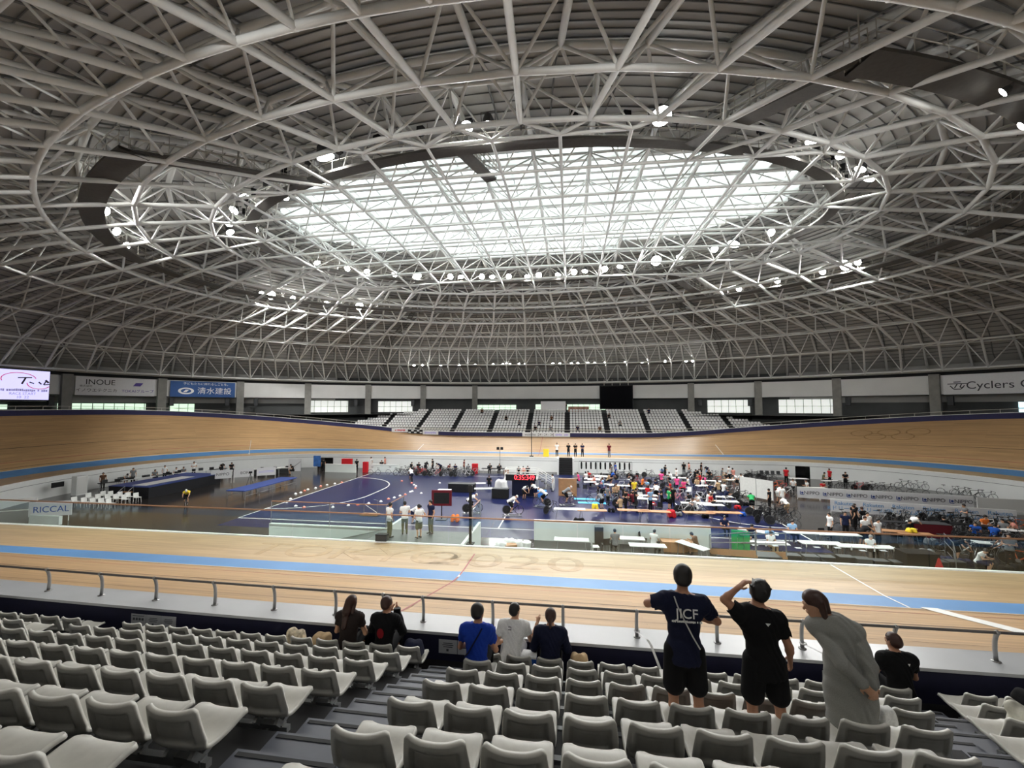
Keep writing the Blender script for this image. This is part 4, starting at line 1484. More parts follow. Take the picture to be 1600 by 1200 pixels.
    # trousers or shorts
    if trouser:
        Q = SDF(lo, hi, h)
        ax = unit(J['chest'] - J['hip'])
        Q.cone(J['hip'] - ax * .03, J['hip'] + ax * .05, .148 * g, .14 * g, .04, sq=(fwd, .8))
        for i in (0, 1):
            hp, kn, an = J['hp'][i], J['kn'][i], J['an'][i]
            if trouser == 'long': Q.cone(hp, kn, .098 * g, .07 * g, .05); Q.cone(kn, an + (kn - an) * .08, .07 * g, .055 * g, .03)
            else: Q.cone(hp, hp + (kn - hp) * .82, .112 * g, .108 * g, .04)
        Q.build('trousers' if trouser == 'long' else 'shorts', pants, body)
    if shoes:
        Z = SDF(lo, hi, h)
        for i in (0, 1):
            an = J['an'][i]; ft = V(*(J['toe'][i] if J['toe'] else an + unit(fc * V(1, 1, 0) + 1e-4) * .17 - V(0, 0, .045)))
            Z.cone(an - V(0, 0, .04), ft, .046, .038, .02); Z.cone(an - V(0, 0, .05) - unit(ft - an) * .03, an - V(0, 0, .03), .04, .045, .02)
        Z.build('shoes', shoem, body)
    if label: tag(body, label, 'person')
    return body


SKIN = mat('skin', rgb(196, 150, 120), .55, var=.05, scale=30)
SKIN2 = mat('skin tan', rgb(172, 124, 96), .55, var=.05, scale=30)
HAIRK = mat('black hair', rgb(22, 18, 17), .45, var=.2, scale=60, stretch=(4, 4, .5))
HAIRB = mat('brown hair', rgb(58, 32, 24), .4, var=.25, scale=60, stretch=(4, 4, .4))
HAIRG = mat('grey hair', rgb(150, 148, 144), .6, var=.2, scale=60)


def cloth(n, c, sc=60.): return mat('cloth ' + n, rgb(*c), .85, var=.1, scale=sc, bump=.1, spec=.2)


C_NAVY, C_BLACK, C_WHITE = cloth('navy', (22, 26, 48)), cloth('black', (16, 16, 18)), cloth('white', (224, 224, 222))
C_ROYAL, C_GREY, C_DRED = cloth('royal blue', (24, 56, 150)), cloth('grey melange', (142, 142, 138), 120.), cloth('dark brown', (44, 36, 34))
SHOEK = mat('dark shoe', rgb(30, 30, 32), .6, var=.15)


def placed(o, x, y, z, rz=0.):
    o.location = (x, y, z); o.rotation_euler = (0, 0, rz); return o


# --- three people standing in the fourth row
Zf = rowZ(3) + .003
J = pose((0, 0, .92), (0, .0, 1.33), (0, .02, 1.45), (.015, .05, 1.615), ((-.185, .0, 1.40), (.185, .0, 1.39)), ((-.34, .12, 1.30), (.36, .08, 1.18)), ((-.12, .36, 1.27), (.07, .33, 1.12)),
         ((-.09, 0, .9), (.095, 0, .9)), ((-.11, .02, .48), (.13, .02, .48)), ((-.12, -.02, .085), (.14, -.03, .085)), face=(.25, 1, -.3), g=1.0)
m1 = make_person(J, .009, (SKIN2, C_NAVY, C_BLACK, HAIRK, SHOEK), label='man in navy printed T-shirt and black shorts standing with both elbows out', fine=True, sleeve=.62, trouser='short', hair='short', hem=.02, loose=1.25)
placed(m1, 1.16, 4.62, Zf)
SHIRT = lambda o: next(c for c in D.objects if c.parent == o and c.name.startswith('shirt'))
text('JICF', .13, C_WHITE, 'shirt_print', SHIRT(m1), frame_M((.0, -.146, 1.335), (1, .0, 0), (0, .1, 1), (0, -1, .1)), extr=.004)
faint_print(.3, .022, 9, C_WHITE, SHIRT(m1), frame_M((.0, -.146, 1.262), (1, .0, 0), (0, .05, 1), (0, -1, .05)), 'shirt_print')
mb = MB(); mb.path([(-.105, -.075, 1.475), (-.085, -.12, 1.40), (-.03, -.146, 1.28), (.05, -.148, 1.12), (.12, -.14, 1.0)], .0075, 5)
mb.build('shoulder_strap', mat('strap white', rgb(190, 190, 190), .6, var=.05), m1)
J = pose((.02, 0, .88), (-.03, .0, 1.26), (-.03, .02, 1.37), (.0, .03, 1.515), ((-.205, .0, 1.315), (.15, .0, 1.28)), ((-.335, .05, 1.42), (.245, -.02, 1.02)), ((-.17, .0, 1.61), (.30, .09, .80)),
         ((-.075, 0, .86), (.105, 0, .86)), ((-.105, .02, .46), (.15, .02, .46)), ((-.12, -.02, .085), (.17, -.03, .085)), face=(.3, 1, -.05), g=1.0)
m2 = make_person(J, .009, (SKIN2, C_BLACK, C_BLACK, HAIRK, SHOEK), label='man in black polo shirt and shorts scratching his head with one hand', fine=True, sleeve=.6, trouser='short', hair='messy', hem=.06, loose=1.15, curl=(.5, .35), palm=((.6, 0, -.8), (-1, 0, .2)))
placed(m2, 1.92, 4.62, Zf)
mb = MB(); mb.add([(-.025, -.147, 1.30), (.025, -.147, 1.30), (0, -.148, 1.27)], [(0, 1, 2)]); mb.build('collar_emblem', C_WHITE, SHIRT(m2))
J = pose((.08, -.02, .86), (.0, .0, 1.22), (-.07, .04, 1.32), (-.15, .08, 1.425), ((-.14, .08, 1.22), (.13, -.05, 1.24)), ((-.06, -.19, 1.0), (.17, -.18, 1.0)), ((.12, -.235, .82), (.165, -.225, .79)),
         ((.0, 0, .84), (.15, 0, .84)), ((.02, .02, .46), (.17, .02, .46)), ((.03, -.02, .085), (.18, -.03, .085)), face=(-1, .12, -.04), g=.93)
J['up'] = V(-.3, .1, 1)
m3 = make_person(J, .0085, (SKIN, C_GREY, None, HAIRB, SHOEK), label='woman in long grey coat leaning sideways with hands clasped behind her back', fine=True, trouser=None, hair='bob', coat=(.1, -.02, .28), sleeves_full=True, loose=1.25, curl=(.6, .6))
placed(m3, 2.60, 4.6, Zf)


# --- people sitting with their backs to us
def seated(lean=.06, head_f=(0, 1, -.1), dx=0., arms='lap', sw=1.):
    y = lean
    el = ((-.27, .1, .62), (.27, .1, .62)); ha = ((-.1, .36, .6), (.1, .36, .6))
    if arms == 'up': ha = ((-.06, .33, .92), (.1, .32, .95)); el = ((-.28, .14, .68), (.28, .14, .68))
    if arms == 'rail': el = ((-.28, .1, .62), (.3, .22, .66)); ha = ((-.06, .36, .6), (.4, .5, .84))
    return pose((0, -.02, .46), (dx * .6, y, .84), (dx, y + .03, .97), (dx, y + .06, 1.12), ((-.185 + dx * .7, y, .91), (.185 + dx * .7, y, .91)), el, ha,
                ((-.09, .02, .45), (.09, .02, .45)), ((-.12, .4, .5), (.12, .4, .5)), ((-.12, .32, .09), (.12, .32, .09)), face=head_f)


def sit(px, k, J, cols, label, **kw):
    o = make_person(J, .011, cols, label=label, **kw)
    return placed(o, px, rowY(k) + .24, rowZ(k) + .0)


s1 = sit(-3.86, 0, seated(.05, (.3, 1, -.2)), (SKIN, C_DRED, C_BLACK, HAIRB, SHOEK), 'woman with long brown hair sitting in the front row', hair='long')
s2 = sit(-3.2, 0, seated(.06, (.5, 1, -.05), arms='up'), (SKIN2, C_BLACK, C_BLACK, HAIRB, SHOEK), 'man in black top with a red back emblem holding up a camera', hair='short', sleeves_full=True, loose=1.2)
mb = MB(); mb.grid([[(-.02 + .06 * math.cos(q) * r, -.1 + .0 * r, .74 + .085 * math.sin(q) * r) for q in np.linspace(0, 2 * PI, 15)] for r in (1, .01)], flip=True); mb.build('back_emblem', cloth('red', (130, 26, 34)), SHIRT(s2))
cam_o = thing('camera', 'small black camera held up by the man in black', 'camera', (-3.08, rowY(0) + .5, rowZ(0) + .96), .2)
MB().box((0, 0, 0), (.12, .06, .08)).build('body', M_BLACK, cam_o); MB().tube((0, .03, 0), (0, .09, 0), .033, 12).build('lens', M_BLACK, cam_o)
s3 = sit(-1.38, 1, seated(.05, (.5, 1, 0)), (SKIN2, C_ROYAL, C_BLACK, HAIRK, SHOEK), 'man in royal blue shirt with a dark shoulder strap, sitting', hair='short', loose=1.2)
mb = MB(); mb.path([(.09, -.045, .985), (.06, -.085, .93), (-.02, -.115, .8), (-.1, -.115, .66), (-.16, -.06, .58)], .011, 5); mb.build('shoulder_strap', C_NAVY, s3)
s4 = sit(-.98, 0, seated(.16, (.7, 1, -.5), dx=.03, arms='rail'), (SKIN, C_WHITE, cloth('stripe grey', (150, 150, 152)), HAIRK, SHOEK), 'man in white polo shirt leaning forward beside the man in blue', hair='buzz', trouser='short', loose=1.25)
text('コ', .07, C_NAVY, 'shirt_print', SHIRT(s4), frame_M((-.03, .0, .93), (1, 0, 0), (0, .3, 1), (0, -1, .3)), extr=.012)
s5 = sit(-.34, 0, seated(.04, (0, 1, 0)), (SKIN, C_NAVY, C_BLACK, HAIRB, SHOEK), 'woman in navy jacket with tied hair sitting alone in the front row', hair='tied', sleeves_full=True, loose=1.25)
s6 = sit(4.72, 0, seated(.03, (-.35, 1, 0)), (SKIN2, C_BLACK, C_BLACK, HAIRB, SHOEK), 'man in black polo shirt sitting beyond the woman in the coat', hair='buzz', loose=1.12)
mb = MB(); mb.add([(.04, -.11, .92), (.075, -.108, .92), (.06, -.112, .885)], [(0, 1, 2)]); mb.build('collar_emblem', C_WHITE, SHIRT(s6))

# ================================================================ THINGS ON THE INFIELD
COUNT = {}


def nth(key):
    COUNT[key] = COUNT.get(key, 0) + 1
    return ORD[COUNT[key]] if COUNT[key] < len(ORD) else str(COUNT[key])


class Proto:
    def __init__(s, o): s.o = o; s.used = False
    def put(s, x, y, z=0., rz=0., label=None, group=None, cols=None, scale=None):
        if not s.used: n = s.o; s.used = True
        else: n = dup(s.o)
        if abs(z) < .05 and 19.3 < y:                       # stays clear of the infield wall
            q = V(x - CX, y - CY); ax_ = min(HL, max(-HL, q[0])); r_ = V(q[0] - ax_, q[1]); m = np.linalg.norm(r_)
            if m > R0 - .6: x, y = V(CX + ax_, CY) + r_ / m * (R0 - .6)
        n.location = (x, y, z); n.rotation_euler = (0, 0, rz)
        if scale is not None: n.scale = (scale,) * 3 if not isinstance(scale, tuple) else scale
        if label: n['label'] = label
        if group: n['group'] = group
        if cols:
            for c in [n] + [c for c in n.children] if n.children else [n]:
                pass
            paint(n, cols)
        return n


def base_name(o): return o.name.split('.')[0]


CH = {}


def paint(n, cols):
    for c in [n] + [k for k in D.objects if k.parent == n]:
        m = cols.get(base_name(c))
        if m and c.type == 'MESH':
            c.material_slots[0].link = 'OBJECT'; c.material_slots[0].material = m


# ---- a few body poses, shared by the people across the hall
def far_proto(J, hair='short', trouser='long', sleeve=.55, **kw):
    o = make_person(J, .032, (SKIN, C_WHITE, C_BLACK, HAIRK, SHOEK), hair=hair, trouser=trouser, sleeve=sleeve, **kw)
    o['category'] = 'person'
    return Proto(o)


HP, KN, AN = ((-.09, 0, .9), (.09, 0, .9)), ((-.1, .02, .49), (.1, .02, .49)), ((-.11, -.02, .09), (.11, -.02, .09))
SH = ((-.19, 0, 1.42), (.19, 0, 1.42))
PSTAND = far_proto(pose((0, 0, .93), (0, 0, 1.35), (0, .02, 1.47), (0, .05, 1.62), SH, ((-.25, -.03, 1.13), (.25, -.03, 1.13)), ((-.24, .08, .88), (.24, .08, .88)), HP, KN, AN))
PFOLD = far_proto(pose((0, 0, .93), (0, 0, 1.35), (0, .02, 1.47), (0, .06, 1.61), SH, ((-.27, .02, 1.15), (.27, .02, 1.15)), ((.02, .22, 1.2), (-.02, .24, 1.15)), HP, KN, AN, face=(0, 1, -.25)))
PHIP = far_proto(pose((0, 0, .93), (0, 0, 1.35), (0, .02, 1.47), (0, .05, 1.62), SH, ((-.36, -.06, 1.17), (.36, -.06, 1.17)), ((-.17, .04, 1.0), (.17, .04, 1.0)), HP, KN, AN), trouser='short')
PSIT = far_proto(pose((0, -.02, .5), (0, .03, .9), (0, .07, 1.02), (0, .12, 1.17), ((-.19, .03, .97), (.19, .03, .97)), ((-.26, .1, .7), (.26, .1, .7)), ((-.12, .36, .74), (.12, .36, .74)), ((-.09, .02, .48), (.09, .02, .48)), ((-.12, .44, .5), (.12, .44, .5)), ((-.12, .44, .09), (.12, .44, .09)), face=(0, 1, -.35)))
PSIT2 = far_proto(pose((0, -.02, .5), (0, .12, .87), (0, .2, .98), (0, .29, 1.1), ((-.19, .13, .94), (.19, .13, .94)), ((-.27, .25, .72), (.27, .25, .72)), ((-.1, .48, .78), (.14, .5, .78)), ((-.09, .02, .48), (.09, .02, .48)), ((-.14, .44, .5), (.14, .44, .5)), ((-.12, .34, .09), (.12, .34, .09)), face=(0, 1, -.7)), trouser='short')
PBEND = far_proto(pose((0, -.1, .9), (0, .25, 1.12), (0, .36, 1.16), (0, .48, 1.2), ((-.19, .26, 1.12), (.19, .26, 1.12)), ((-.24, .42, .9), (.24, .42, .9)), ((-.12, .58, .72), (.12, .6, .74)), ((-.09, -.1, .88), (.09, -.1, .88)), ((-.1, .02, .48), (.1, .02, .48)), ((-.11, -.06, .09), (.11, -.06, .09)), face=(0, 1, -.5)), trouser='short')
PLONG = far_proto(pose((0, -.02, .5), (0, .05, .9), (0, .09, 1.02), (0, .13, 1.17), ((-.18, .05, .97), (.18, .05, .97)), ((-.25, .12, .7), (.25, .12, .7)), ((-.1, .36, .7), (.1, .36, .7)), ((-.09, .02, .48), (.09, .02, .48)), ((-.12, .44, .5), (.12, .44, .5)), ((-.12, .44, .09), (.12, .44, .09)), face=(0, 1, -.2)), hair='bob')
PRIDE = far_proto(pose((0, -.28, .98), (0, .12, 1.24), (0, .24, 1.28), (0, .36, 1.36), ((-.18, .14, 1.22), (.18, .14, 1.22)), ((-.22, .34, 1.04), (.22, .34, 1.04)), ((-.19, .52, .9), (.19, .52, .9)), ((-.08, -.26, .95), (.08, -.26, .95)), ((-.1, .1, .72), (.1, .06, .56)), ((-.1, -.02, .36), (.1, -.14, .2)), face=(0, 1, -.25)), trouser='short', hair='cap')
POSES = dict(st=(PSTAND, 'standing'), fo=(PFOLD, 'standing with folded arms'), hi=(PHIP, 'standing hands on hips'), si=(PSIT, 'sitting'), le=(PSIT2, 'sitting bent forward'), be=(PBEND, 'bending over'), lo=(PLONG, 'sitting'), ri=(PRIDE, 'riding'))
CL = {}
for n_, c_ in dict(white=(226, 226, 224), black=(22, 22, 24), navy=(28, 34, 62), blue=(36, 84, 170), pink=(226, 80, 140), red=(190, 36, 44), orange=(226, 120, 52), yellow=(232, 206, 60), green=(40, 150, 84), grey=(120, 122, 124), tan=(186, 160, 124), khaki=(104, 104, 82), salmon=(222, 150, 136), sky=(140, 176, 210), brown=(92, 66, 50), maroon=(96, 30, 38)).items():
    CL[n_] = cloth(n_ + ' far', c_, 20.)


def person(p, x, y, top, low, where, z=0., rz=None, hair=None, scale=None, group=None):
    pr, words_ = POSES[p]
    key = (top, words_, where)
    lab = f"person in {top} top and {low} bottoms {words_}, {nth(where)} {where}"
    if len(lab.replace('-', ' ').split()) > 15: lab = lab.replace(f" and {low} bottoms", '')
    if len(lab.replace('-', ' ').split()) > 15: lab = lab.replace('person in ', '').replace(' top ', ' topped person ')
    if rz is None: rz = RND.uniform(-PI, PI)
    return pr.put(x, y, z, rz, lab, group, dict(shirt=CL[top], trousers=CL[low], shorts=CL[low], hair=hair or (HAIRK if RND.random() > .15 else HAIRB), cap=CL['white'] if p == 'ri' else HAIRK), scale or RND.uniform(.94, 1.03))


# ---- bicycles
M_TYRE = mat('tyre', rgb(22, 22, 23), .7, var=.1)
M_RIM = mat('rim', rgb(150, 152, 155), .3, .7, var=.05)
M_FR = {k: mat('frame ' + k, rgb(*c), .3, var=.05, spec=.6) for k, c in dict(black=(20, 20, 22), white=(222, 222, 222), red=(176, 30, 36), orange=(214, 92, 36), silver=(150, 152, 156), pink=(214, 110, 130), navy=(30, 40, 80)).items()}
RX = np.array([(1, 0, 0), (0, 0, -1), (0, 1, 0)], float)      # wheel plane: x z


def bike_proto(disc):
    t = thing('track_bike', 'x', 'bicycle')
    f = MB(); bb, st, hd, hl = V(-.02, 0, .29), V(-.16, 0, .82), V(.4, 0, .8), V(.43, 0, .66)
    ra, fa = V(-.42, 0, .335), V(.55, 0, .335)
    f.tube(bb, st, .022, 5).tube(st * .9 + bb * .1 + V(0, 0, .02), hd, .022, 5).tube(bb, hl, .03, 5).tube(hl, hd + V(0, 0, .05), .024, 5)
    for s in (-.05, .05): f.tube(bb, ra + V(0, s, 0), .011, 4).tube(st * .88 + bb * .12, ra + V(0, s, 0), .01, 4).tube(hl, fa + V(0, s, 0), .013, 4)
    f.build('frame', M_FR['black'], t)
    for c, dk in ((ra, disc), (fa, False)):
        w = MB(); w.torus(c, .303, .013, 20, 4, M=RX, mi=1)
        if dk: w.lathe([(.02, -.02), (.3, -.006), (.3, .006), (.02, .02)], 20, c, 0, RX)
        else:
            w.lathe([(.025, -.04), (.025, .04)], 6, c, 1, RX)
            for q in range(9):
                a = 2 * PI * q / 9; w.tube(c, c + V(.3 * math.cos(a), 0, .3 * math.sin(a)), .0035, 3, mi=1, caps=False)
        wo = w.build('wheel', [M_TYRE, M_RIM], t)
        MB().torus(c, .318, .021, 20, 4, M=RX).build('tyre', M_TYRE, wo)
    h = MB(); h.tube(hd + V(0, 0, .05), hd + V(.1, 0, .08), .016, 5); h.tube(hd + V(.1, -.2, .08), hd + V(.1, .2, .08), .014, 5)
    for s in (-.2, .2): h.path([hd + V(.1, s, .08), hd + V(.19, s, .05), hd + V(.19, s, -.04), hd + V(.08, s, -.08)], .014, 5)
    h.build('handlebar', M_BLACK, t)
    MB().tube(st, st + V(-.03, 0, .12), .014, 5).box(st + V(-.04, 0, .14), (.26, .1, .04)).build('saddle', M_BLACK, t)
    c = MB(); c.lathe([(.095, -.006), (.095, .006)], 14, bb + V(0, -.05, 0), 0, RX); c.tube(bb + V(0, -.06, 0), bb + V(.12, -.06, -.12), .01, 4); c.tube(bb + V(0, .06, 0), bb + V(-.12, .06, .12), .01, 4)
    c.build('crank', M_RIM, t)
    return Proto(t)


BK = [bike_proto(False), bike_proto(True)]


def bike(x, y, col, where, rz=0., disc=None, z=0., lean=0.):
    disc = RND.random() < .5 if disc is None else disc
    o = BK[int(disc)].put(x, y, z, rz, f"{col} {'disc-wheeled' if disc else 'spoke-wheeled'} track bike, {nth('bike ' + where)} {where}", 'track bikes ' + where, dict(frame=M_FR[col]))
    if lean: o.rotation_euler = (lean, 0, rz)
    return o


# ---- furniture
M_TTOP = mat('table top white', rgb(222, 222, 220), .5, var=.04)
M_TWOOD = mat('table top wood', rgb(164, 120, 80), .5, var=.15, scale=3, stretch=(1, 6, 1))


def table_proto(m, w=1.8, d=.6, h=.72):
    t = thing('folding_table', 'x', 'table')
    MB().box((0, 0, h - .02), (w, d, .04)).build('tabletop', m, t)
    for sx in (-1, 1):
        for sy in (-1, 1):
            MB().tube((sx * (w / 2 - .12), sy * (d / 2 - .06), 0), (sx * (w / 2 - .2), sy * (d / 2 - .06), h - .04), .016, 5).build('leg', M_RIM, t)
    return Proto(t)


TB = dict(white=table_proto(M_TTOP), wood=table_proto(M_TWOOD), black=table_proto(M_BLACK))


def table(x, y, col, where, rz=0., sx=1.):
    return TB[col].put(x, y, 0, rz, f"{col} topped folding table, {nth('table ' + where)} {where}", 'folding tables ' + where, scale=(sx, 1., 1.))


def chair_proto(m, lm):
    t = thing('chair', 'x', 'chair')
    MB().box((0, 0, .44), (.42, .42, .03)).build('seat', m, t)
    b = MB(); b.grid([[(-.2 + .4 * u, -.2 - .05 * v + .03 * (2 * u - 1) ** 2, .46 + .36 * v) for u in np.linspace(0, 1, 5)] for v in (0, .5, 1)]); b.grid([[(-.2 + .4 * u, -.22 - .05 * v + .03 * (2 * u - 1) ** 2, .46 + .36 * v) for u in np.linspace(0, 1, 5)] for v in (0, .5, 1)], flip=True)
    b.build('backrest', m, t)
    for sx in (-1, 1):
        for sy in (-1, 1): MB().tube((sx * .2, sy * .21, 0), (sx * .17, sy * .17, .43), .014, 5).build('leg', lm, t)
    return Proto(t)


CHR = dict(white=chair_proto(M_WHITE, M_WHITE), black=chair_proto(M_BLACK, M_RIM), grey=chair_proto(M_DARK, M_RIM))


def chair(x, y, col, where, rz=0.):
    return CHR[col].put(x, y, 0, rz, f"{col} chair, {nth('chair ' + where)} {where}", 'chairs ' + where)


def boxy(name, cat, x, y, z, d, m, label, rz=0., group=None, lid=None):
    t = thing(name, label, cat, (x, y, z), rz, group)
    MB().box((0, 0, d[2] / 2), d).build('body', m, t)
    if lid: MB().box((0, 0, d[2] + .015), (d[0] * 1.03, d[1] * 1.03, .03)).build('lid', lid, t)
    return t


def lump(name, cat, x, y, z, r, m, label, seed=0, group=None, rz=0., extra=None):
    """a soft bag or a heap of cloth"""
    S_ = SDF((-r[0] * 1.4, -r[1] * 1.4, -.05), (r[0] * 1.4, r[1] * 1.4, r[2] * 2.6), max(r) / 9)
    rr = random.Random(seed)
    r = tuple(v * .72 for v in r)
    for sx in (-.5, .5):
        for sy in (-.4, .4): S_.cone((sx * r[0], sy * r[1], r[2] * .3), (sx * r[0] * .85, sy * r[1] * .8, r[2] * 1.15), r[1] * .55, r[1] * .45, r[1] * .4)
    for q in range(5): S_.ball((rr.uniform(-.6, .6) * r[0], rr.uniform(-.5, .5) * r[1], r[2] * rr.uniform(.6, 1.3)), tuple(v * rr.uniform(.3, .45) for v in r), r[1] * .2)
    S_.path = None
    S_.half((0, 0, 0), (0, 0, -1))
    o = S_.build(name, m); o.location = (x, y, z); o.rotation_euler = (0, 0, rz)
    return tag(o, label, cat, group)


def frame_rails(name, cat, label, P, H, bars, m, r=.022, group=None, z0=0.):
    """a railing along points: posts and rails as parts"""
    t = thing(name, label, cat, (P[0][0], P[0][1], z0), 0, group)
    o = V(P[0][0], P[0][1], z0)
    Q = [V(*p) - o if len(p) == 3 else V(p[0], p[1], z0) - o for p in P]
    for b in bars: MB().path([q + V(0, 0, b) for q in Q], r, 5).build('rail', m, t)
    for q in Q: MB().tube(q, q + V(0, 0, H), r, 5).build('post', m, t)
    return t


# ---------------------------------------------------------------- near edge: glass, landing, ramp
M_GLASS = glass_mat('balustrade glass', (.92, .97, .955), .05)
M_HWOOD = mat('handrail wood', rgb(150, 112, 84), .4, var=.1)
gb = thing('glass_balustrade', 'glass balustrade with a wooden handrail along the near inner edge of the track', 'balustrade', (CX, 19.0, 1.9))
yb = CY - R0 + .0
xs = np.arange(-27.5, 24.6, 2.0)
for x in xs:
    MB().box((x + 1.0 - 0, yb - 19.0, .62), (1.96, .02, 1.2)).build('pane', M_GLASS, gb)
MB().tube((-27.5, yb - 19., 1.31), (25.5, yb - 19., 1.31), .035, 8).build('hand_rail', M_HWOOD, gb, True)
MB().box((-1, yb - 19., .02), (54, .12, .05)).build('base_channel', M_WHITE, gb)
M_RAMPW = mat('ramp wall white', rgb(216, 222, 218), .6, var=.05, scale=.8)
mb = MB()
mb.box((-7.5, 20.15, 1.79), (4.8, 2., .2))                              # landing
mb.add([(-16.6, 19.2, .3), (-9.9, 19.2, 1.88), (-9.9, 21.0, 1.88), (-16.6, 21.0, .3)], [(0, 1, 2, 3)], 0)
struct(mb.build('floor_landing', mat('landing floor', rgb(74, 80, 78), .5, var=.1)))
mb = MB(); mb.box((-13.1, 21.08, .98), (6.9, .14, 1.96)); mb.box((-9.7, 22.2, .98), (.14, 2.3, 1.96)); mb.box((-5.05, 21.0, .98), (.14, 3.8, 1.96))
struct(mb.build('wall_ramp', M_RAMPW))
for P in ([(-16.5, 21.08), (-13, 21.08), (-9.75, 21.08), (-9.7, 23.3)], [(-5.05, 23.), (-5.05, 21.2)]):
    t = thing('glass_guard', 'glass guard with a wooden handrail on the ramp wall' if len(P) > 2 else 'short glass guard beside the landing and lamp post', 'balustrade', (P[0][0], P[0][1], 1.96))
    Q = [V(*p, 1.96) - V(*P[0], 1.96) for p in P]
    for a, b in zip(Q, Q[1:]):
        L_ = np.linalg.norm(b - a); M = np.stack([(b - a) / L_, np.cross((0, 0, 1.), (b - a) / L_), V(0, 0, 1)], 1)
        MB().box((a + b) / 2 + V(0, 0, .55), (L_ * .97, .02, 1.1), M=M).build('pane', M_GLASS, t)
    MB().path([q + V(0, 0, 1.2) for q in Q], .03, 6).build('hand_rail', M_HWOOD, t)
    for q in Q: MB().tube(q, q + V(0, 0, 1.2), .025, 6).build('post', M_RIM, t)
# black lamp post with its loudspeaker on the landing edge
t = thing('lamp_post', 'tall black post standing beside the landing at the glass balustrade', 'post', (-4.72, 19.35, 1.9))
MB().tube((0, 0, 0), (0, 0, 2.75), .07, 10).build('pole', M_BLACK, t); MB().box((0, 0, .03), (.35, .35, .06)).build('base', M_BLACK, t); MB().box((0, 0, 2.6), (.2, .16, .3)).build('head', M_BLACK, t)
# floor box on the track edge
boxy('monitor_speaker', 'speaker', -9.04, 19.14, 1.95, (.55, .3, .28), M_DARK, 'small dark box on the track edge by the ramp wall', lid=M_BLACK)

# officials on the landing
for (x, y, p, t_, lo_, rz) in ((-8.95, 19.75, 'st', 'white', 'khaki', -.6), (-8.4, 20.35, 'fo', 'white', 'khaki', .5), (-7.45, 19.85, 'hi', 'white', 'khaki', 1.0), (-7.1, 20.6, 'st', 'navy', 'khaki', 2.5)):
    person(p, x, y, t_, lo_, 'among the officials on the landing', z=1.9, rz=rz)
person('be', -11.23, 28.78, 'white', 'navy', 'by the ramp guard on the court', rz=-1.6)

# ---------------------------------------------------------------- left end of the infield
M_STBLUE = mat('stage top blue', rgb(36, 62, 128), .5, var=.06)
M_SKIRT = mat('stage skirt', rgb(12, 13, 20), .8, var=.2, scale=8, stretch=(8, 8, .5))
t = thing('stage', 'black-skirted stage with a blue top and a white runner', 'stage', (-40.5, 37.0, 0))
MB().box((0, 0, .5), (4.3, 7.8, 1.0)).build('skirt', M_SKIRT, t); MB().box((0, 0, 1.02), (4.36, 7.86, .05)).build('deck', M_STBLUE, t)
MB().box((.5, -.9, 1.05), (1.5, 5.0, .02)).build('runner', M_TTOP, t)
t = thing('stage_steps', 'small wooden steps with metal rails at the end of the stage', 'steps', (-40.2, 32.4, 0))
for k in range(3): MB().box((0, .3 - .25 * k, .62 - .25 * k), (.9, .28, .06)).build('tread', M_TWOOD, t)
for s in (-.47, .47): MB().path([(s, -.4, 0), (s, -.3, .5), (s, .5, 1.1), (s, .5, 0)], .025, 5).build('rail', M_RIM, t)
for j, (x, y) in enumerate((-41.49, 31.89, -40.81, 31.98, -39.68, 31.89, -38.74, 31.77, -37.81, 31.66, -41.94, 31.07, -40.56, 30.79, -39.74, 30.90, -39.02, 31.00, -38.05, 30.90, -41.24, 29.54, -40.18, 29.47, -39.19, 29.39, -38.51, 29.48, -37.64, 29.39) if False else [(-41.49, 31.89), (-40.81, 31.98), (-39.68, 31.89), (-38.74, 31.77), (-37.81, 31.66), (-41.94, 31.07), (-40.56, 30.79), (-39.74, 30.90), (-39.02, 31.00), (-38.05, 30.90), (-41.24, 29.54), (-40.18, 29.47), (-39.19, 29.39), (-38.51, 29.48), (-37.64, 29.39)]):
    chair(x, y, 'white', 'in the rows before the stage steps', rz=-PI / 2 - .1 + RND.uniform(-.1, .1))
LN_ = [(-50.88, 35.76), (-49.48, 38.65), (-48.03, 41.92), (-45.51, 45.25), (-43.07, 48.96)]
cum = [0]
for a, b in zip(LN_, LN_[1:]): cum.append(cum[-1] + math.dist(a, b))


def on_line(s):
    for k in range(4):
        if s <= cum[k + 1] or k == 3:
            a, b = V(*LN_[k]), V(*LN_[k + 1]); f = (s - cum[k]) / (cum[k + 1] - cum[k]); d = (b - a) / np.linalg.norm(b - a)
            nn = V(-d[1], d[0])
            p = a + (b - a) * f - nn * 1.0
            q = p - V(CX, CY); ax_ = min(HL, max(-HL, q[0])); r_ = V(q[0] - ax_, q[1]); m = np.linalg.norm(r_)
            if m > R0 - 1.9: p = V(CX + ax_, CY) + r_ / m * (R0 - 1.9)
            return p, d, nn


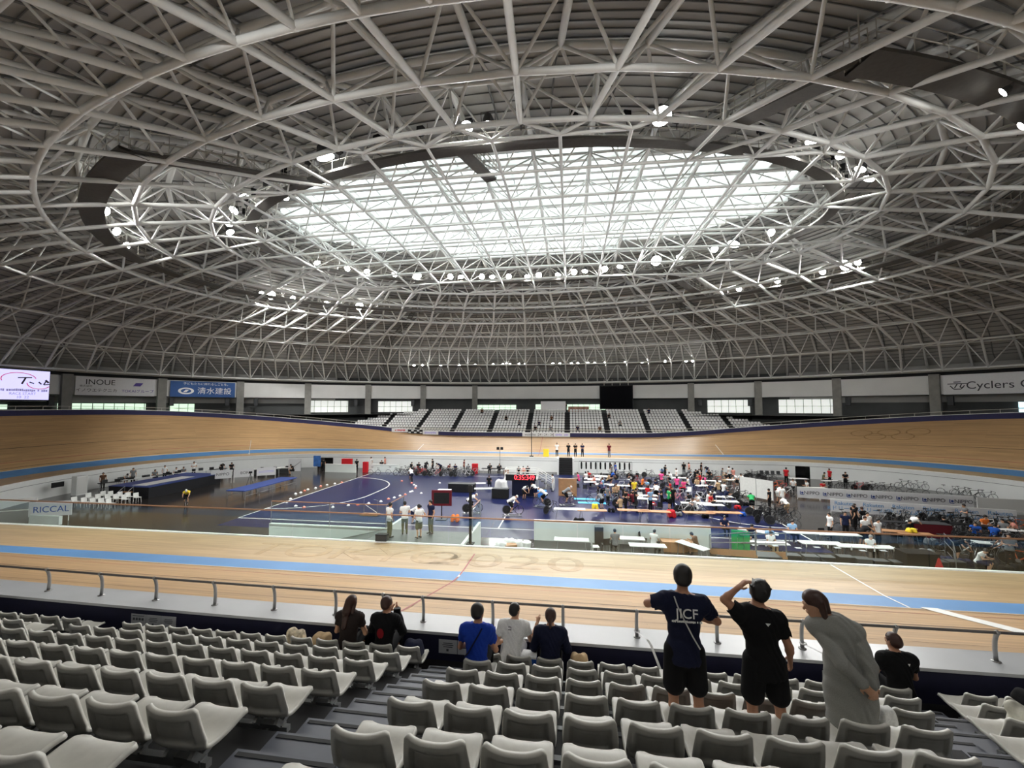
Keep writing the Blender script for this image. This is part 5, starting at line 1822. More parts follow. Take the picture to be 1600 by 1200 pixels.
n = int(cum[-1] / 1.95)
for k in range(n):
    p, d, nn = on_line(1.0 + 1.95 * k)
    table(p[0], p[1], 'white' if k % 3 else 'black', 'along the desks under the far curve', math.atan2(d[1], d[0]))
    for q in range(2):
        r_ = p + d * RND.uniform(-.7, .7)
        boxy('equipment_case', 'case', r_[0], r_[1], .725, (RND.uniform(.3, .5), .3, RND.uniform(.12, .3)), M_BLACK if RND.random() < .75 else M_DARK, f"small black equipment case, {nth('case desk')} on the desks under the far curve", math.atan2(d[1], d[0]), 'equipment cases on the desks', M_DARK)
for f_, p_, t_, lo_ in ((.02, 'st', 'brown', 'black'), (.2, 'be', 'white', 'black'), (.25, 'st', 'grey', 'black'), (.4, 'si', 'grey', 'black'), (.47, 'st', 'white', 'black'), (.55, 'si', 'white', 'black'), (.6, 'si', 'grey', 'navy'), (.67, 'fo', 'white', 'black'), (.86, 'be', 'black', 'black'), (.93, 'si', 'black', 'black')):
    p, d, nn = on_line(cum[-1] * f_)
    person(p_, *(p + nn * .75), t_, lo_, 'behind the desks under the far curve', rz=math.atan2(-nn[1], -nn[0]) - PI / 2)
for k, (x, y, s_) in enumerate(((-50.46, 32.22, .7), (-49.74, 32.60, .6), (-50.22, 33.39, .45))):
    lump('equipment_bag', 'bag', x, y, 0, (s_, s_ * .7, s_ * .5), C_BLACK, f"black equipment bag, {ORD[k + 1]} in the heap under the wall monitor", k)
t = tag(MB().box((-47.05, 32.2, 1.2), (.12, .9, .45)).build('wall_monitor', M_BLACK), 'black monitor on the white infield wall at the curve end', 'monitor')
t = thing('wall_cabinet', 'grey cabinet standing at the white wall under the far curve', 'cabinet', (-46.6, 33.6, 0)); MB().box((0, 0, .9), (.6, .9, 1.8)).build('body', M_WWALL, t); MB().box((.31, 0, .9), (.02, .8, 1.6)).build('door', M_PANEL, t)
t = thing('striped_panel', 'small black and white striped panel at the curve end', 'panel', (-52.31, 32.24, 0))
for k in range(4): MB().box((0, 0, .95 + .28 * k), (.1, .9, .14)).build('stripe', M_BLACK if k % 2 else M_WHITE, t)
for s in (-.45, .45): MB().tube((0, s, 0), (0, s, 2.0), .03, 6).build('post', M_RIM, t)
# ramp railing and its name board
t = frame_rails('ramp_railing', 'railing', 'white railing of the curve-end ramp', [(-44.5, 23.6, 0), (-42.0, 24.6, 0), (-39.6, 25.9, 0)], 1.6, (.75, 1.6), M_WHITE, .04)
p0, p1 = V(-38.9, 25.0), V(-36.6, 26.0); d = (p1 - p0) / np.linalg.norm(p1 - p0); nn = V(d[1], -d[0])
t = thing('name_board', 'white board with blue lettering on the ramp railing', 'board', (p0[0], p0[1], 0), math.atan2(d[1], d[0]))
MB().box((1.25, 0, .95), (2.5, .06, 1.05)).build('panel', M_SIGNW, t)
for s in (.2, 2.3): MB().tube((s, .05, 0), (s, .05, 1.4), .03, 5).build('post', M_WHITE, t)
text('RICCAL', .62, mat('lettering blue', rgb(44, 84, 160), .6, var=.05), 'lettering', t, frame_M((1.3, -.04, .9), (1, 0, 0), (0, 0, 1), (0, -1, 0)))
tag(MB().box((-37.4, 25.0, .3), (2.6, .2, .6)).build('low_parapet', M_RAMPW), 'low white parapet under the lettered board', 'parapet')
# rider in yellow crossing the floor, rider in white on the court
x, y = -32.22, 31.03
bike(x, y, 'black', 'ridden by the person in yellow', rz=-.9); person('ri', x - 0, y + 0, 'yellow', 'black', 'riding past the stage alone', rz=-.9 - PI / 2)
x, y = -17.70, 44.45
bike(x, y, 'black', 'ridden on the court by the person in white', rz=2.2); person('ri', x, y, 'white', 'navy', 'riding alone on the blue court', rz=2.2 - PI / 2)
# three banners on stands
for k, (x, s_, lab) in enumerate(((-37.9, 'NIPPO', 'white stand banner with a blue emblem behind the stage end'), (-36.3, 'EON', 'white stand banner with thin lettering between two others'), (-34.6, '', 'white stand banner with fine print, end one of the three'))):
    y = 40.0 + (x + 38.6) * .8
    t = thing('stand_banner', lab, 'banner', (x, y, 0), .65, 'three white stand banners behind the stage')
    MB().box((0, 0, 1.0), (1.9, .04, .9)).build('panel', M_SIGNW, t)
    for s in (-.9, .9): MB().tube((s, 0, 0), (s, 0, 1.45), .025, 5).build('post', M_WHITE, t)
    if s_: text(s_, .42, M_TXTD, 'lettering', t, frame_M((.12, -.03, 1.0), (1, 0, 0), (0, 0, 1), (0, -1, 0)))
    else: MB().box((0, -.025, 1.05), (1.5, .01, .05)).box((0, -.025, .92), (1.5, .01, .05)).build('print', M_SG, t)
# long blue staging on legs
t = thing('staging', 'long narrow blue-topped staging on bare metal legs', 'staging', (-30.1, 37.4, 0))
MB().box((0, 0, .78), (1.9, 7.2, .08)).build('deck', M_STBLUE, t)
for k in range(5):
    for s in (-.9, .9): MB().tube((s, -3.5 + 1.75 * k, 0), (s, -3.5 + 1.75 * k, .75), .028, 5).build('leg', M_RIM, t)
for s in (-.9, .9): MB().tube((s, -3.5, .32), (s, 3.5, .32), .02, 5).build('brace', M_RIM, t)
t = thing('tripod', 'black camera tripod standing behind the blue staging', 'tripod', (-34.37, 40.57, 0))
for a in (0, 2.1, 4.2): MB().tube((.35 * math.cos(a), .35 * math.sin(a), 0), (0, 0, 1.2), .02, 5).build('leg', M_BLACK, t)
MB().box((0, 0, 1.3), (.2, .25, .2)).build('head', M_BLACK, t)
# desk with equipment, display boards and posters by the tunnel mouth
for k, x in enumerate((404, 424, 444)):
    pass
for (x, y) in [(-38.32, 46.85), (-37.08, 47.52), (-35.91, 48.19)]:
    table(x, y, 'white', 'between the stand banners and the tunnel', rz=.15)
    boxy('equipment_bag', 'bag', x, y - .1, 0, (1.2, .4, .5), M_DARK, f"dark gear stowed under a desk, {nth('gear')} from the stand banners", .15, 'gear under the desks', M_BLACK)
    lump('jacket', 'jacket', x + .2, y, .73, (.3, .2, .12), C_BLACK, f"black jacket heaped on a desk, {nth('jack')} from the stand banners", int(x * 10) % 97)
for (x, y), w_, lab in (((-34.12, 47.44), 1.5, 'white display board with crossed struts by the tunnel'), ((-43.18, 50.42), 2.6, 'large pale board standing behind the stand banners')):
    t = thing('display_board', lab, 'board', (x, y, 0), .2)
    MB().box((0, 0, 1.15), (w_, .05, 1.5)).build('panel', M_SIGNW, t)
    for s in (-w_ / 2, w_ / 2): MB().tube((s, .03, 0), (s, .03, 1.9), .02, 5).build('post', M_RIM, t)
    MB().tube((-w_ / 2, -.05, .4), (w_ / 2, -.05, 1.6), .02, 5).build('strut', M_DARK, t)
t = thing('poster_board', 'blue poster on a stand beside the tunnel mouth', 'poster', (-32.91, 50.19, 0)); MB().box((0, 0, 1.3), (1.0, .05, 1.4)).build('panel', mat('poster blue', rgb(60, 110, 180), .6, var=.35, scale=2), t); MB().tube((-.4, .05, 0), (-.4, .05, 1.4), .02, 5).build('post', M_RIM, t); MB().tube((.4, .05, 0), (.4, .05, 1.4), .02, 5).build('post', M_RIM, t)
person('st', -31.76, 49.81, 'black', 'black', 'beside the blue poster'); person('le', -34.28, 47.41, 'black', 'black', 'behind the display board')
for k, ((x, y), w_) in enumerate((((-29.25, 49.64), 4.2), ((-23.95, 50.38), 4.4))):
    t = thing('rink_board', f"long low white rink board, {'one closer to the poster' if k == 0 else 'one with two white bikes leaning on it'}", 'board', (x, y, 0), 0); MB().box((0, 0, .5), (w_, .12, 1.0)).build('panel', M_RAMPW, t); MB().box((0, 0, 1.02), (w_, .18, .05)).build('cap', M_WHITE, t)
boxy('red_box', 'box', -29.29, 51.24, 0, (1.3, .5, 1.5), CL['red'], 'large red box showing over the first rink board', lid=CL['red'])
boxy('red_box', 'box', -26.07, 50.09, 0, (.6, .4, 1.3), CL['red'], 'upright red box between the two rink boards', lid=CL['red'])
boxy('red_box', 'box', -11.90, 51.06, 0, (.7, .5, 1.2), CL['red'], 'red box at the end of the bike cluster by the laptops', lid=CL['red'])
for x_, y_ in [(-24.07, 48.36), (-21.88, 48.67)]: bike(x_, y_, 'white', 'leaning on the rink board', rz=0.05, disc=False)
for (x, y), p_, t_, lo_ in (((-27.21, 49.93), 'st', 'black', 'black'), ((-26.37, 52.21), 'st', 'white', 'black'), ((-24.93, 52.42), 'si', 'black', 'black'), ((-24.75, 53.01), 'st', 'salmon', 'black')): person(p_, x, y, t_, lo_, 'around the rink boards')
FB = 'in the dark bike cluster under the far straight'
for k in range(30):
    x = 624 + k * 4.0
    pass
BX0, BY0 = -20.86, 48.81; BX1, BY1 = -11.84, 50.08
for k in range(30):
    f_ = k / 29
    bike(BX0 + (BX1 - BX0) * f_, BY0 - .1 + 1.3 * (k % 2) + RND.uniform(-.2, .2), RND.choice(['black'] * 5 + ['silver', 'red', 'white']), FB, rz=RND.uniform(.7, 1.1) + (PI if RND.random() < .5 else 0))
for k in range(9):
    f_ = (k + .5) / 9
    person(RND.choice(['si', 'le', 'st', 'be']), BX0 + (BX1 - BX0) * f_, BY0 + RND.uniform(1.9, 2.4), RND.choice(['black', 'black', 'navy', 'grey', 'white', 'maroon']), 'black', FB)
for (x, y) in [(-10.05, 50.82), (-8.86, 50.99)]:
    table(x, y, 'black', 'with laptops under the far straight'); boxy('laptop_case', 'case', x, y, .725, (.4, .3, .25), M_BLACK, f"black case on the laptop table, {nth('lap')} from the bike cluster", lid=M_DARK)
    person('si', x, y + .7, 'black', 'black', 'behind the laptop tables', rz=PI)
boxy('carton', 'carton', -7.91, 51.12, 0, (.6, .4, .5), M_TWOOD, 'brown carton at the end of the laptop tables', lid=M_TWOOD)
t = thing('light_stand', 'black twin-lamp tripod stand against the far white wall', 'lamp', (-9.04, 53.01, 0))
for a in (0, 2.1, 4.2): MB().tube((.5 * math.cos(a), .5 * math.sin(a), 0), (0, 0, 1.0), .02, 5).build('leg', M_BLACK, t)
MB().tube((0, 0, .9), (0, 0, 2.9), .025, 6).build('pole', M_BLACK, t)
for s in (-.25, .25): MB().box((s, 0, 3.0), (.35, .2, .35)).build('lamp_head', M_BLACK, t)
# marker discs round the goal area
CONES = [-26.44, 38.90, -26.07, 39.62, -26.16, 40.64, -25.91, 41.39, -25.50, 42.19, -25.16, 43.00, -19.68, 32.35, -18.76, 33.15, -18.07, 33.48, -17.37, 34.05, -16.65, 34.88, -16.42, 35.93, -16.12, 36.50, -15.93, 37.35, -15.67, 37.96, -15.64, 39.15, -15.57, 39.47, -15.85, 41.05, -16.17, 42.04, -16.64, 42.69, -17.33, 43.72, -14.36, 38.73, -14.26, 44.15, -18.85, 44.68, -26.25, 36.76, -26.14, 37.37, -26.36, 38.27, -25.26, 34.69, -23.04, 32.32, -22.06, 32.01, -24.75, 33.49]
t = thing('marker_cone', 'x', 'cone')
MB().lathe([(.14, 0), (.13, .03), (.06, .1), (.05, .1)], 10).build('body', M_WHITE, t); MB().lathe([(.052, .1), (.04, .115)], 8).build('rim', M_WHITE, t)
PC = Proto(t)
M_CORG = mat('cone orange', rgb(226, 120, 90), .5, var=.05)
for k in range(0, len(CONES) // 2): pass
for k, (x, y) in enumerate(zip(CONES[0::2], CONES[1::2])):
    c_ = 'orange' if k % 3 == 2 else 'white'
    PC.put(x, y, .009, 0, f"small {c_} marker cone, {ORD[k + 1]} in the scatter round the goal arc", 'marker cones round the goal arc', dict(body=M_CORG if c_ == 'orange' else M_WHITE))
# light trolley frame near the ramp
t = thing('trolley_frame', 'pale trolley frame with a raised bar near the ramp wall', 'trolley', (-15.34, 30.31, 0)); MB().box((0, 0, .12), (1.4, .6, .08)).build('deck', M_TWOOD, t); MB().path([(-.5, 0, .15), (-.5, 0, 1.3)], .025, 5).build('bar', M_RIM, t); MB().path([(.6, 0, .15), (.6, 0, 1.2), (.3, 0, 1.25)], .025, 5).build('bar', M_RIM, t); MB().tube((-.5, 0, .9), (.6, 0, .25), .02, 5).build('strut', M_WHITE, t)
t = thing('monitor', 'maroon-framed monitor on a stand beside the officials', 'monitor', (-9.53, 30.04, 0), .1)
MB().box((0, 0, 1.6), (1.5, .14, 1.15)).build('frame', CL['maroon'], t); MB().box((0, -.08, 1.6), (1.15, .02, .8)).build('screen', M_BLACK, t); MB().tube((0, 0, 0), (0, 0, 1.1), .05, 6).build('stand', M_DARK, t); MB().box((0, 0, .03), (.8, .6, .06)).build('foot', M_DARK, t)
lump('orange_bag', 'bag', -8.39, 29.68, 0, (.5, .35, .5), CL['orange'], 'orange bag propped against the rail beside the monitor', 4)

# ---------------------------------------------------------------- timing area in the middle
t = thing('timing_board', 'black timing board with glowing red digits in the middle of the infield', 'scoreboard', (-4.62, 38.94, 0), 0)
MB().box((0, 0, 1.72), (2.9, .25, .56)).build('display', M_BLACK, t); MB().box((.25, .05, .72), (2.2, .1, 1.4)).build('skirt', C_NAVY, t)
text('0:35:349', .62, mat('led red', rgb(255, 40, 50), .4, var=0, emit=(1, .04, .06), estr=3.), 'digits', t, frame_M((.35, -.135, 1.73), (1, 0, 0), (0, 0, 1), (0, -1, 0)), squash=.92)
t = thing('podium_platform', 'white railed platform behind the timing board', 'platform', (-5.07, 42.23, 0))
MB().box((0, .6, 1.0), (3.4, 1.6, .12)).build('deck', M_WHITE, t)
for s in (-1.6, 0, 1.6): MB().tube((s, .0, 0), (s, .0, 2.0), .035, 6).build('post', M_WHITE, t); MB().tube((s, 1.3, 0), (s, 1.3, 2.0), .035, 6).build('post', M_WHITE, t)
for z in (1.5, 2.0): MB().path([(-1.6, 0, z), (-1.6, 1.3, z), (1.6, 1.3, z)], .03, 5).build('rail', M_WHITE, t); MB().tube((-1.6, 0, z), (1.6, 0, z), .03, 5).build('rail', M_WHITE, t)
t = thing('platform_stairs', 'white stairs with slanting rails leading down from the railed platform', 'stairs', (-3.32, 42.48, 0))
for k in range(5): MB().box((.2 + .3 * k, .5, .95 - .2 * k), (.3, 1.1, .05)).build('tread', M_DARK, t)
for s in (0, 1.05):
    for z in (.45, .9): MB().tube((0, s, 1.05 + z), (1.7, s, 0.05 + z), .03, 5).build('rail', M_WHITE, t)
    for q in (0, .85, 1.7): MB().tube((q, s, 0), (q, s, 1.95 - q * .58), .03, 5).build('post', M_WHITE, t)
lump('dust_cover', 'cover', -6.81, 40.70, 0, (1.0, .8, 1.1), C_WHITE, 'white sheet draped over a frame beside the timing board', 3)
boxy('flight_case', 'case', -6.40, 37.87, 0, (1.5, .7, .85), M_BLACK, 'black flight case before the white draped frame', lid=M_DARK)
boxy('blue_crate', 'crate', -2.63, 38.94, 0, (.8, .5, .55), mat('crate blue', rgb(40, 130, 220), .5, var=.05), 'bright blue crate at the foot of the white stairs', lid=mat('crate lid', rgb(60, 150, 235), .5, var=.05))
WT = 'around the timing board'
for (x, y), p_, t_, lo_, r_ in (((-3.16, 38.87), 'be', 'white', 'navy', .8), ((-1.71, 41.42), 'st', 'white', 'white', 1.5), ((-4.26, 37.90), 'be', 'white', 'black', -2.5), ((-8.39, 42.44), 'si', 'black', 'black', 0.), ((-6.10, 49.48), 'si', 'black', 'black', PI), ((-5.56, 49.55), 'si', 'salmon', 'black', PI), ((-5.11, 49.62), 'si', 'black', 'black', PI)): person(p_, x, y, t_, lo_, WT, rz=r_)
for k, (x, y) in enumerate(((-8.96, 40.40), (-7.90, 39.34), (-7.27, 40.03))) if False else enumerate([(-9.35, 40.98), (-8.09, 38.45)]): table(x, y, 'white', 'between the timing board and the lamp post', rz=.2)
boxy('flight_case', 'case', -10.66, 40.16, 0, (2.6, .9, .8), M_BLACK, 'long black flight case behind the lamp post', lid=M_DARK)
boxy('blue_tub', 'tub', -11.72, 37.67, 0, (1.2, .8, .6), CL['blue'], 'blue tub of white towels beside the maroon monitor', lid=C_WHITE)
# riders on rollers
M_ROLL = mat('roller drum', rgb(190, 192, 194), .3, .5, var=.05)


def rollers(x, y, rz, lab):
    t = thing('training_rollers', lab, 'rollers', (x, y, 0), rz)
    for s in (-.23, .23): MB().box((0, s, .05), (1.5, .05, .05)).build('side_rail', M_RIM, t)
    for q in (-.55, -.3, .55): MB().tube((q, -.22, .08), (q, .22, .08), .055, 10).build('drum', M_ROLL, t)


for k, ((x, y), rz, t_, lo_, dc) in enumerate((((-4.47, 31.84), .12, 'white', 'black', True), ((-7.69, 31.96), .3, 'white', 'black', True), ((-2.30, 34.79), 2.9, 'white', 'black', True), ((-0.29, 35.75), .4, 'grey', 'black', False))):
    wr_ = ('before the timing board', 'behind the lamp post', 'with the big black disc', 'beyond the plastic chair')[k]
    rollers(x, y, rz, f"training rollers under the rider {wr_}")
    bike(x, y, 'black', f"on rollers {wr_}", rz=rz, disc=dc, z=.13); person('ri', x, y, t_, lo_, f"on rollers {wr_}", z=.13, rz=rz - PI / 2)
bike(-1.62, 33.01, 'black', 'standing before the white partition wall', rz=.9, disc=True)

# far stairs and the wall around them
mb = MB()
for k in range(8): mb.box((-.55, 51.9 + .22 * k, .12 + .2375 * k), (1.7, .26, .2375 + .0), mi=0); mb.box((-.55, 51.9 + .22 * k, (.2375 * k) / 2), (1.7, .26, .2375 * k + .02), mi=0)
for s in (-1.5, .4): mb.box((s, 52.7, 1.0), (.2, 2.1, 2.0), mi=1)
struct(mb.build('floor_black_stairs', [M_BLACK, M_WWALL]))
frame_rails('stair_railing', 'railing', 'thin railing on the far safety zone beside the black stairs', [(.5, 53.7, 0), (3.5, 53.7, 0), (6.8, 53.7, 0)], 1.1, (1.1,), M_HWOOD, .02, z0=1.91)
FS = 'on the far track edge by the black stairs'
for x, p_, t_, lo_ in ((-1.7, 'st', 'white', 'black'), (-.2, 'st', 'black', 'black'), (.7, 'fo', 'black', 'black'), (1.6, 'fo', 'navy', 'black'), (5.0, 'st', 'maroon', 'grey')): o = person(p_, x, 54.4, t_, lo_, FS, z=1.92, rz=PI + RND.uniform(-.8, .8)); o['label'] = o['label'].replace('standing with folded arms', 'with folded arms')
t = thing('yellow_box', 'yellow box on the far track edge beside the black stairs', 'box', (-3.1, 54.2, 1.92)); MB().box((0, 0, .45), (.7, .5, .9)).build('body', CL['yellow'], t); MB().box((0, 0, .92), (.74, .54, .06)).build('lid', CL['yellow'], t)
t = thing('flag_pole', 'tall dark pole standing on the far track edge', 'pole', (-5.0, 54.0, 1.9)); MB().tube((0, 0, 0), (0, 0, 4.1), .05, 6).build('pole', M_BLACK, t); MB().box((0, 0, .05), (.5, .5, .1)).build('base', M_BLACK, t)
t = thing('pole', 'thin white pole standing at the far curve above the stand banners', 'pole', (-43.49, 50.92, 1.95)); MB().tube((0, 0, 0), (.25, 0, 1.9), .03, 5).build('shaft', M_WHITE, t); MB().box((0, 0, .03), (.2, .2, .06)).build('base', M_WHITE, t)
# rack of hanging suits against the far wall
t = thing('hanging_rack', 'long black rack standing against the far white wall', 'rack', (4.3, 52.2, 0))
MB().tube((-3.2, 0, 1.65), (3.2, 0, 1.65), .025, 6).build('bar', M_BLACK, t)
for s in (-3.2, -1, 1, 3.2): MB().tube((s, 0, 0), (s, 0, 1.65), .025, 6).build('post', M_RIM, t); MB().tube((s, -.4, .02), (s, .4, .02), .025, 6).build('foot', M_RIM, t)
tp_ = thing('hanging_suit', 'x', 'clothes'); b_ = MB(); b_.lathe([(.02, -.95), (.09, -.9), (.11, -.45), (.1, -.15), (.03, -.05)], 8); b_.build('cloth', C_BLACK, tp_); MB().path([(0, 0, -.06), (0, 0, 0)], .01, 4).build('hook', M_RIM, tp_)
PS = Proto(tp_)
for k in range(11): PS.put(1.4 + .58 * k, 52.2, 1.63, 0, f"black garment hanging on the long rack, {ORD[k + 1]} from the black stairs", 'garments on the long rack')
t = thing('stretcher_trolley', 'low dark trolley standing against the far white wall', 'trolley', (10.32, 54.18, 0)); MB().box((0, 0, .8), (2.0, .6, .1)).build('top', M_DARK, t); MB().box((0, 0, .35), (1.5, .5, .4)).build('tray', M_BLACK, t)
for s in (-.7, .7): MB().tube((s, 0, 0), (s, 0, .8), .03, 5).build('leg', M_RIM, t)

# ---------------------------------------------------------------- the crowd on the court
CR = 'in the crowd on the court'
for (x, y), p_, t_, lo_ in [((0.89, 45.52), 'si', 'pink', 'black'), ((1.82, 46.41), 'lo', 'white', 'black'), ((2.50, 43.97), 'si', 'salmon', 'black'), ((3.20, 45.48), 'lo', 'white', 'black'), ((4.43, 46.40), 'be', 'blue', 'black'), ((5.37, 50.64), 'st', 'blue', 'navy'), ((5.82, 39.05), 'st', 'yellow', 'tan'),
                            ((4.39, 39.93), 'le', 'tan', 'khaki'), ((7.34, 43.98), 'si', 'orange', 'black'), ((6.88, 38.69), 'lo', 'red', 'salmon'), ((4.77, 38.39), 'si', 'black', 'red'), ((5.20, 37.46), 'le', 'black', 'black'), ((7.89, 40.15), 'st', 'navy', 'black'), ((7.56, 36.18), 'fo', 'black', 'black'), ((8.04, 35.59), 'hi', 'green', 'black'),
                            ((10.85, 44.47), 'lo', 'pink', 'black'), ((11.04, 42.60), 'si', 'pink', 'red'), ((12.01, 44.64), 'si', 'white', 'black'), ((13.98, 49.30), 'si', 'black', 'grey'), ((13.71, 54.16), 'fo', 'black', 'grey'), ((14.32, 54.74), 'st', 'salmon', 'black'), ((14.70, 51.07), 'le', 'black', 'tan'), ((15.50, 52.06), 'st', 'black', 'black'),
                            ((16.40, 53.10), 'be', 'navy', 'sky'), ((15.69, 49.94), 'si', 'black', 'black'), ((13.24, 44.16), 'lo', 'white', 'navy'), ((12.72, 44.08), 'si', 'tan', 'navy'), ((13.99, 45.59), 'si', 'pink', 'navy'), ((13.06, 41.15), 'le', 'navy', 'black'), ((14.36, 43.68), 'lo', 'white', 'black'), ((14.36, 42.47), 'si', 'tan', 'black'), ((16.70, 47.75), 'si', 'black', 'tan'),
                            ((17.85, 49.84), 'st', 'white', 'black'), ((18.77, 51.21), 'si', 'salmon', 'black'), ((17.22, 46.04), 'be', 'white', 'black'), ((16.82, 44.03), 'fo', 'white', 'black'), ((9.99, 36.30), 'le', 'black', 'black'), ((10.54, 35.95), 'le', 'white', 'black'), ((11.45, 36.94), 'si', 'white', 'tan'), ((12.38, 38.23), 'lo', 'white', 'black'), ((12.46, 37.54), 'si', 'navy', 'navy'),
                            ((13.41, 38.61), 'le', 'navy', 'black'), ((14.48, 35.87), 'be', 'green', 'black'), ((9.59, 41.80), 'si', 'red', 'black'), ((7.57, 41.81), 'si', 'sky', 'navy'), ((5.69, 36.13), 'le', 'maroon', 'black'), ((3.17, 36.23), 'st', 'grey', 'black'), ((2.55, 35.04), 'be', 'grey', 'black'), ((9.99, 45.72), 'si', 'grey', 'black'), ((17.60, 51.48), 'si', 'grey', 'tan')]:
    person(p_, x, y, t_, lo_, CR)
CB = 'among the crowd on the court'
for (x, y), c_, rz in [((8.79, 46.27), 'black', .3), ((8.91, 44.87), 'black', 1.2), ((9.76, 46.77), 'black', -.4), ((9.68, 44.31), 'black', .5), ((8.75, 42.89), 'black', -.8), ((9.14, 38.25), 'pink', .4), ((9.82, 39.88), 'white', -.3), ((8.96, 34.90), 'white', .1), ((9.55, 34.38), 'silver', -.2), ((9.55, 35.81), 'white', .5),
                       ((15.04, 42.57), 'silver', .3), ((14.75, 40.84), 'black', -.6), ((15.60, 42.07), 'white', .8), ((15.19, 40.11), 'black', .1), ((15.28, 44.44), 'black', 1.0), ((9.15, 51.17), 'black', .2), ((5.72, 49.81), 'silver', .0), ((4.93, 49.27), 'black', .1), ((6.52, 50.36), 'black', -.1), ((7.20, 50.02), 'silver', .1),
                       ((13.79, 47.71), 'orange', .4), ((15.19, 47.53), 'black', .2), ((16.01, 48.02), 'orange', -.3), ((13.42, 50.04), 'black', .3), ((14.31, 51.45), 'silver', -.4), ((16.63, 51.34), 'black', .6), ((3.12, 38.16), 'silver', .4), ((4.20, 35.92), 'black', .2), ((3.70, 37.25), 'silver', -.5), ((6.39, 38.11), 'black', .7)]:
    bike(x, y, c_, CB, rz)
for k in range(9):
    x, y = [(20.57, 51.89), (20.64, 51.05), (21.46, 52.02), (21.33, 50.74), (22.15, 51.69), (22.01, 50.43), (20.05, 48.97), (20.41, 48.27), (20.79, 47.95)][k]
    bike(x, y, 'black', 'in the rack of bikes under the far white wall', RND.uniform(-.3, .3))
for k in range(10):
    x, y = [(14.42, 34.49), (14.34, 33.57), (15.05, 34.58), (14.79, 33.28), (15.56, 34.28), (15.36, 33.19), (16.05, 33.99), (13.92, 32.32), (14.40, 32.06), (15.03, 32.31)][k]
    bike(x, y, 'black', 'in the big black bike group past the crowd', RND.uniform(-.9, .9))
for (x, y), c_, sx, rz in [((3.39, 42.14), 'white', 1., .05), ((2.01, 43.23), 'white', .7, .1), ((4.77, 41.72), 'white', 1.1, 0), ((7.11, 40.59), 'white', .8, .1), ((9.98, 35.04), 'white', 1.3, .02), ((10.99, 34.59), 'white', 1., .03), ((12.59, 36.02), 'white', 1., 0), ((12.84, 42.85), 'white', .7, .3), ((17.03, 46.71), 'white', .7, .2), ((-0.07, 31.72), 'white', 1.3, .02), ((1.59, 31.60), 'wood', 1.2, .02),
                           ((4.66, 32.03), 'wood', 1.3, .0), ((6.10, 31.89), 'wood', 1.3, .0), ((9.27, 31.99), 'wood', 1.2, .02), ((11.12, 32.25), 'wood', 1.3, .0), ((5.92, 42.49), 'black', .8, 0.), ((12.26, 49.06), 'black', .8, 0.1), ((14.78, 45.70), 'white', .8, -.2)]:
    table(x, y, c_, CB, rz, sx)
for (x, y), c_ in [((-0.01, 37.72), 'white'), ((1.42, 41.25), 'grey'), ((0.75, 41.77), 'grey'), ((11.18, 41.16), 'white'), ((10.60, 36.82), 'white'), ((6.95, 34.21), 'black'), ((12.23, 36.40), 'black'), ((6.30, 36.67), 'grey'), ((4.35, 35.08), 'black'), ((10.40, 41.05), 'black')]:
    chair(x, y, c_, CB, RND.uniform(-PI, PI))
lump('red_bag', 'bag', 7.62, 33.17, 0, (.5, .4, .5), CL['red'], 'red bag at the end of the wooden benches on the court', 5)
lump('yellow_jacket', 'jacket', 1.92, 33.31, .4, (.4, .3, .35), CL['yellow'], 'orange-yellow jacket over a chair at the white partition wall', 6)
lump('black_bag', 'bag', 0.62, 30.45, 0, (.8, .4, .35), C_BLACK, 'long black bag at the foot of the table by the partition wall', 7)
boxy('wooden_board', 'board', -0.25, 39.56, 0, (1.7, .1, 1.6), M_TWOOD, 'upright brown board behind the white plastic chair', lid=M_TWOOD)
for k, (x, y) in enumerate([(1.55, 38.45), (1.87, 36.99)]): tag(MB().box((x, y, .012), (2.4, .6, .02)).build('exercise_mat', mat('mat cyan', rgb(70, 170, 215), .7, var=.05)), ('long' if k == 0 else 'shorter') + ' cyan exercise mat lying on the blue court', 'mat')
for k in range(14):
    x, y = [(3.23, 34.09), (5.31, 34.38), (8.25, 33.63), (10.09, 33.51), (13.45, 36.35), (13.15, 34.31), (8.36, 38.39), (11.52, 40.93), (10.97, 46.57), (14.67, 53.81), (6.95, 36.76), (3.20, 39.76), (14.79, 37.86), (11.68, 34.11)][k]
    lump('sports_bag', 'bag', x, y, 0, (.42, .3, .26), [C_BLACK, CL['navy'], CL['grey'], C_BLACK, CL['red'], CL['blue']][k % 6], f"{['black', 'navy', 'grey', 'black', 'red', 'blue'][k % 6]} sports bag, {ORD[k + 1]} on the floor {CB}", 20 + k)
t = thing('folding_screen', 'white folding screen standing past the crowd', 'screen', (16.80, 40.60, 0), -.9)
for s in (-.75, .75): MB().box((s, 0, 1.0), (1.45, .04, 1.7)).build('panel', M_WHITE, t)
for s in (-1.5, 0, 1.5): MB().tube((s, 0, 0), (s, 0, 1.85), .025, 5).build('post', M_RIM, t)


for k in range(26): person(RND.choice(['si', 'si', 'lo', 'le', 'st', 'be', 'fo']), RND.uniform(1.5, 14.5), RND.uniform(33.5, 51.5), RND.choice(['white', 'white', 'black', 'black', 'navy', 'grey', 'pink', 'tan', 'red', 'sky']), 'black', CR)
for k in range(18): bike(RND.uniform(2, 15), RND.uniform(33.5, 51), RND.choice(['black', 'black', 'black', 'silver', 'white', 'red']), CB, RND.uniform(-PI, PI))
for k in range(12): chair(RND.uniform(1, 14), RND.uniform(33.5, 50), RND.choice(['white', 'black', 'grey']), CB, RND.uniform(-PI, PI))
for k in range(8): table(RND.uniform(1, 13), RND.uniform(35, 49), 'white', CB, RND.uniform(-.2, .2), .9)
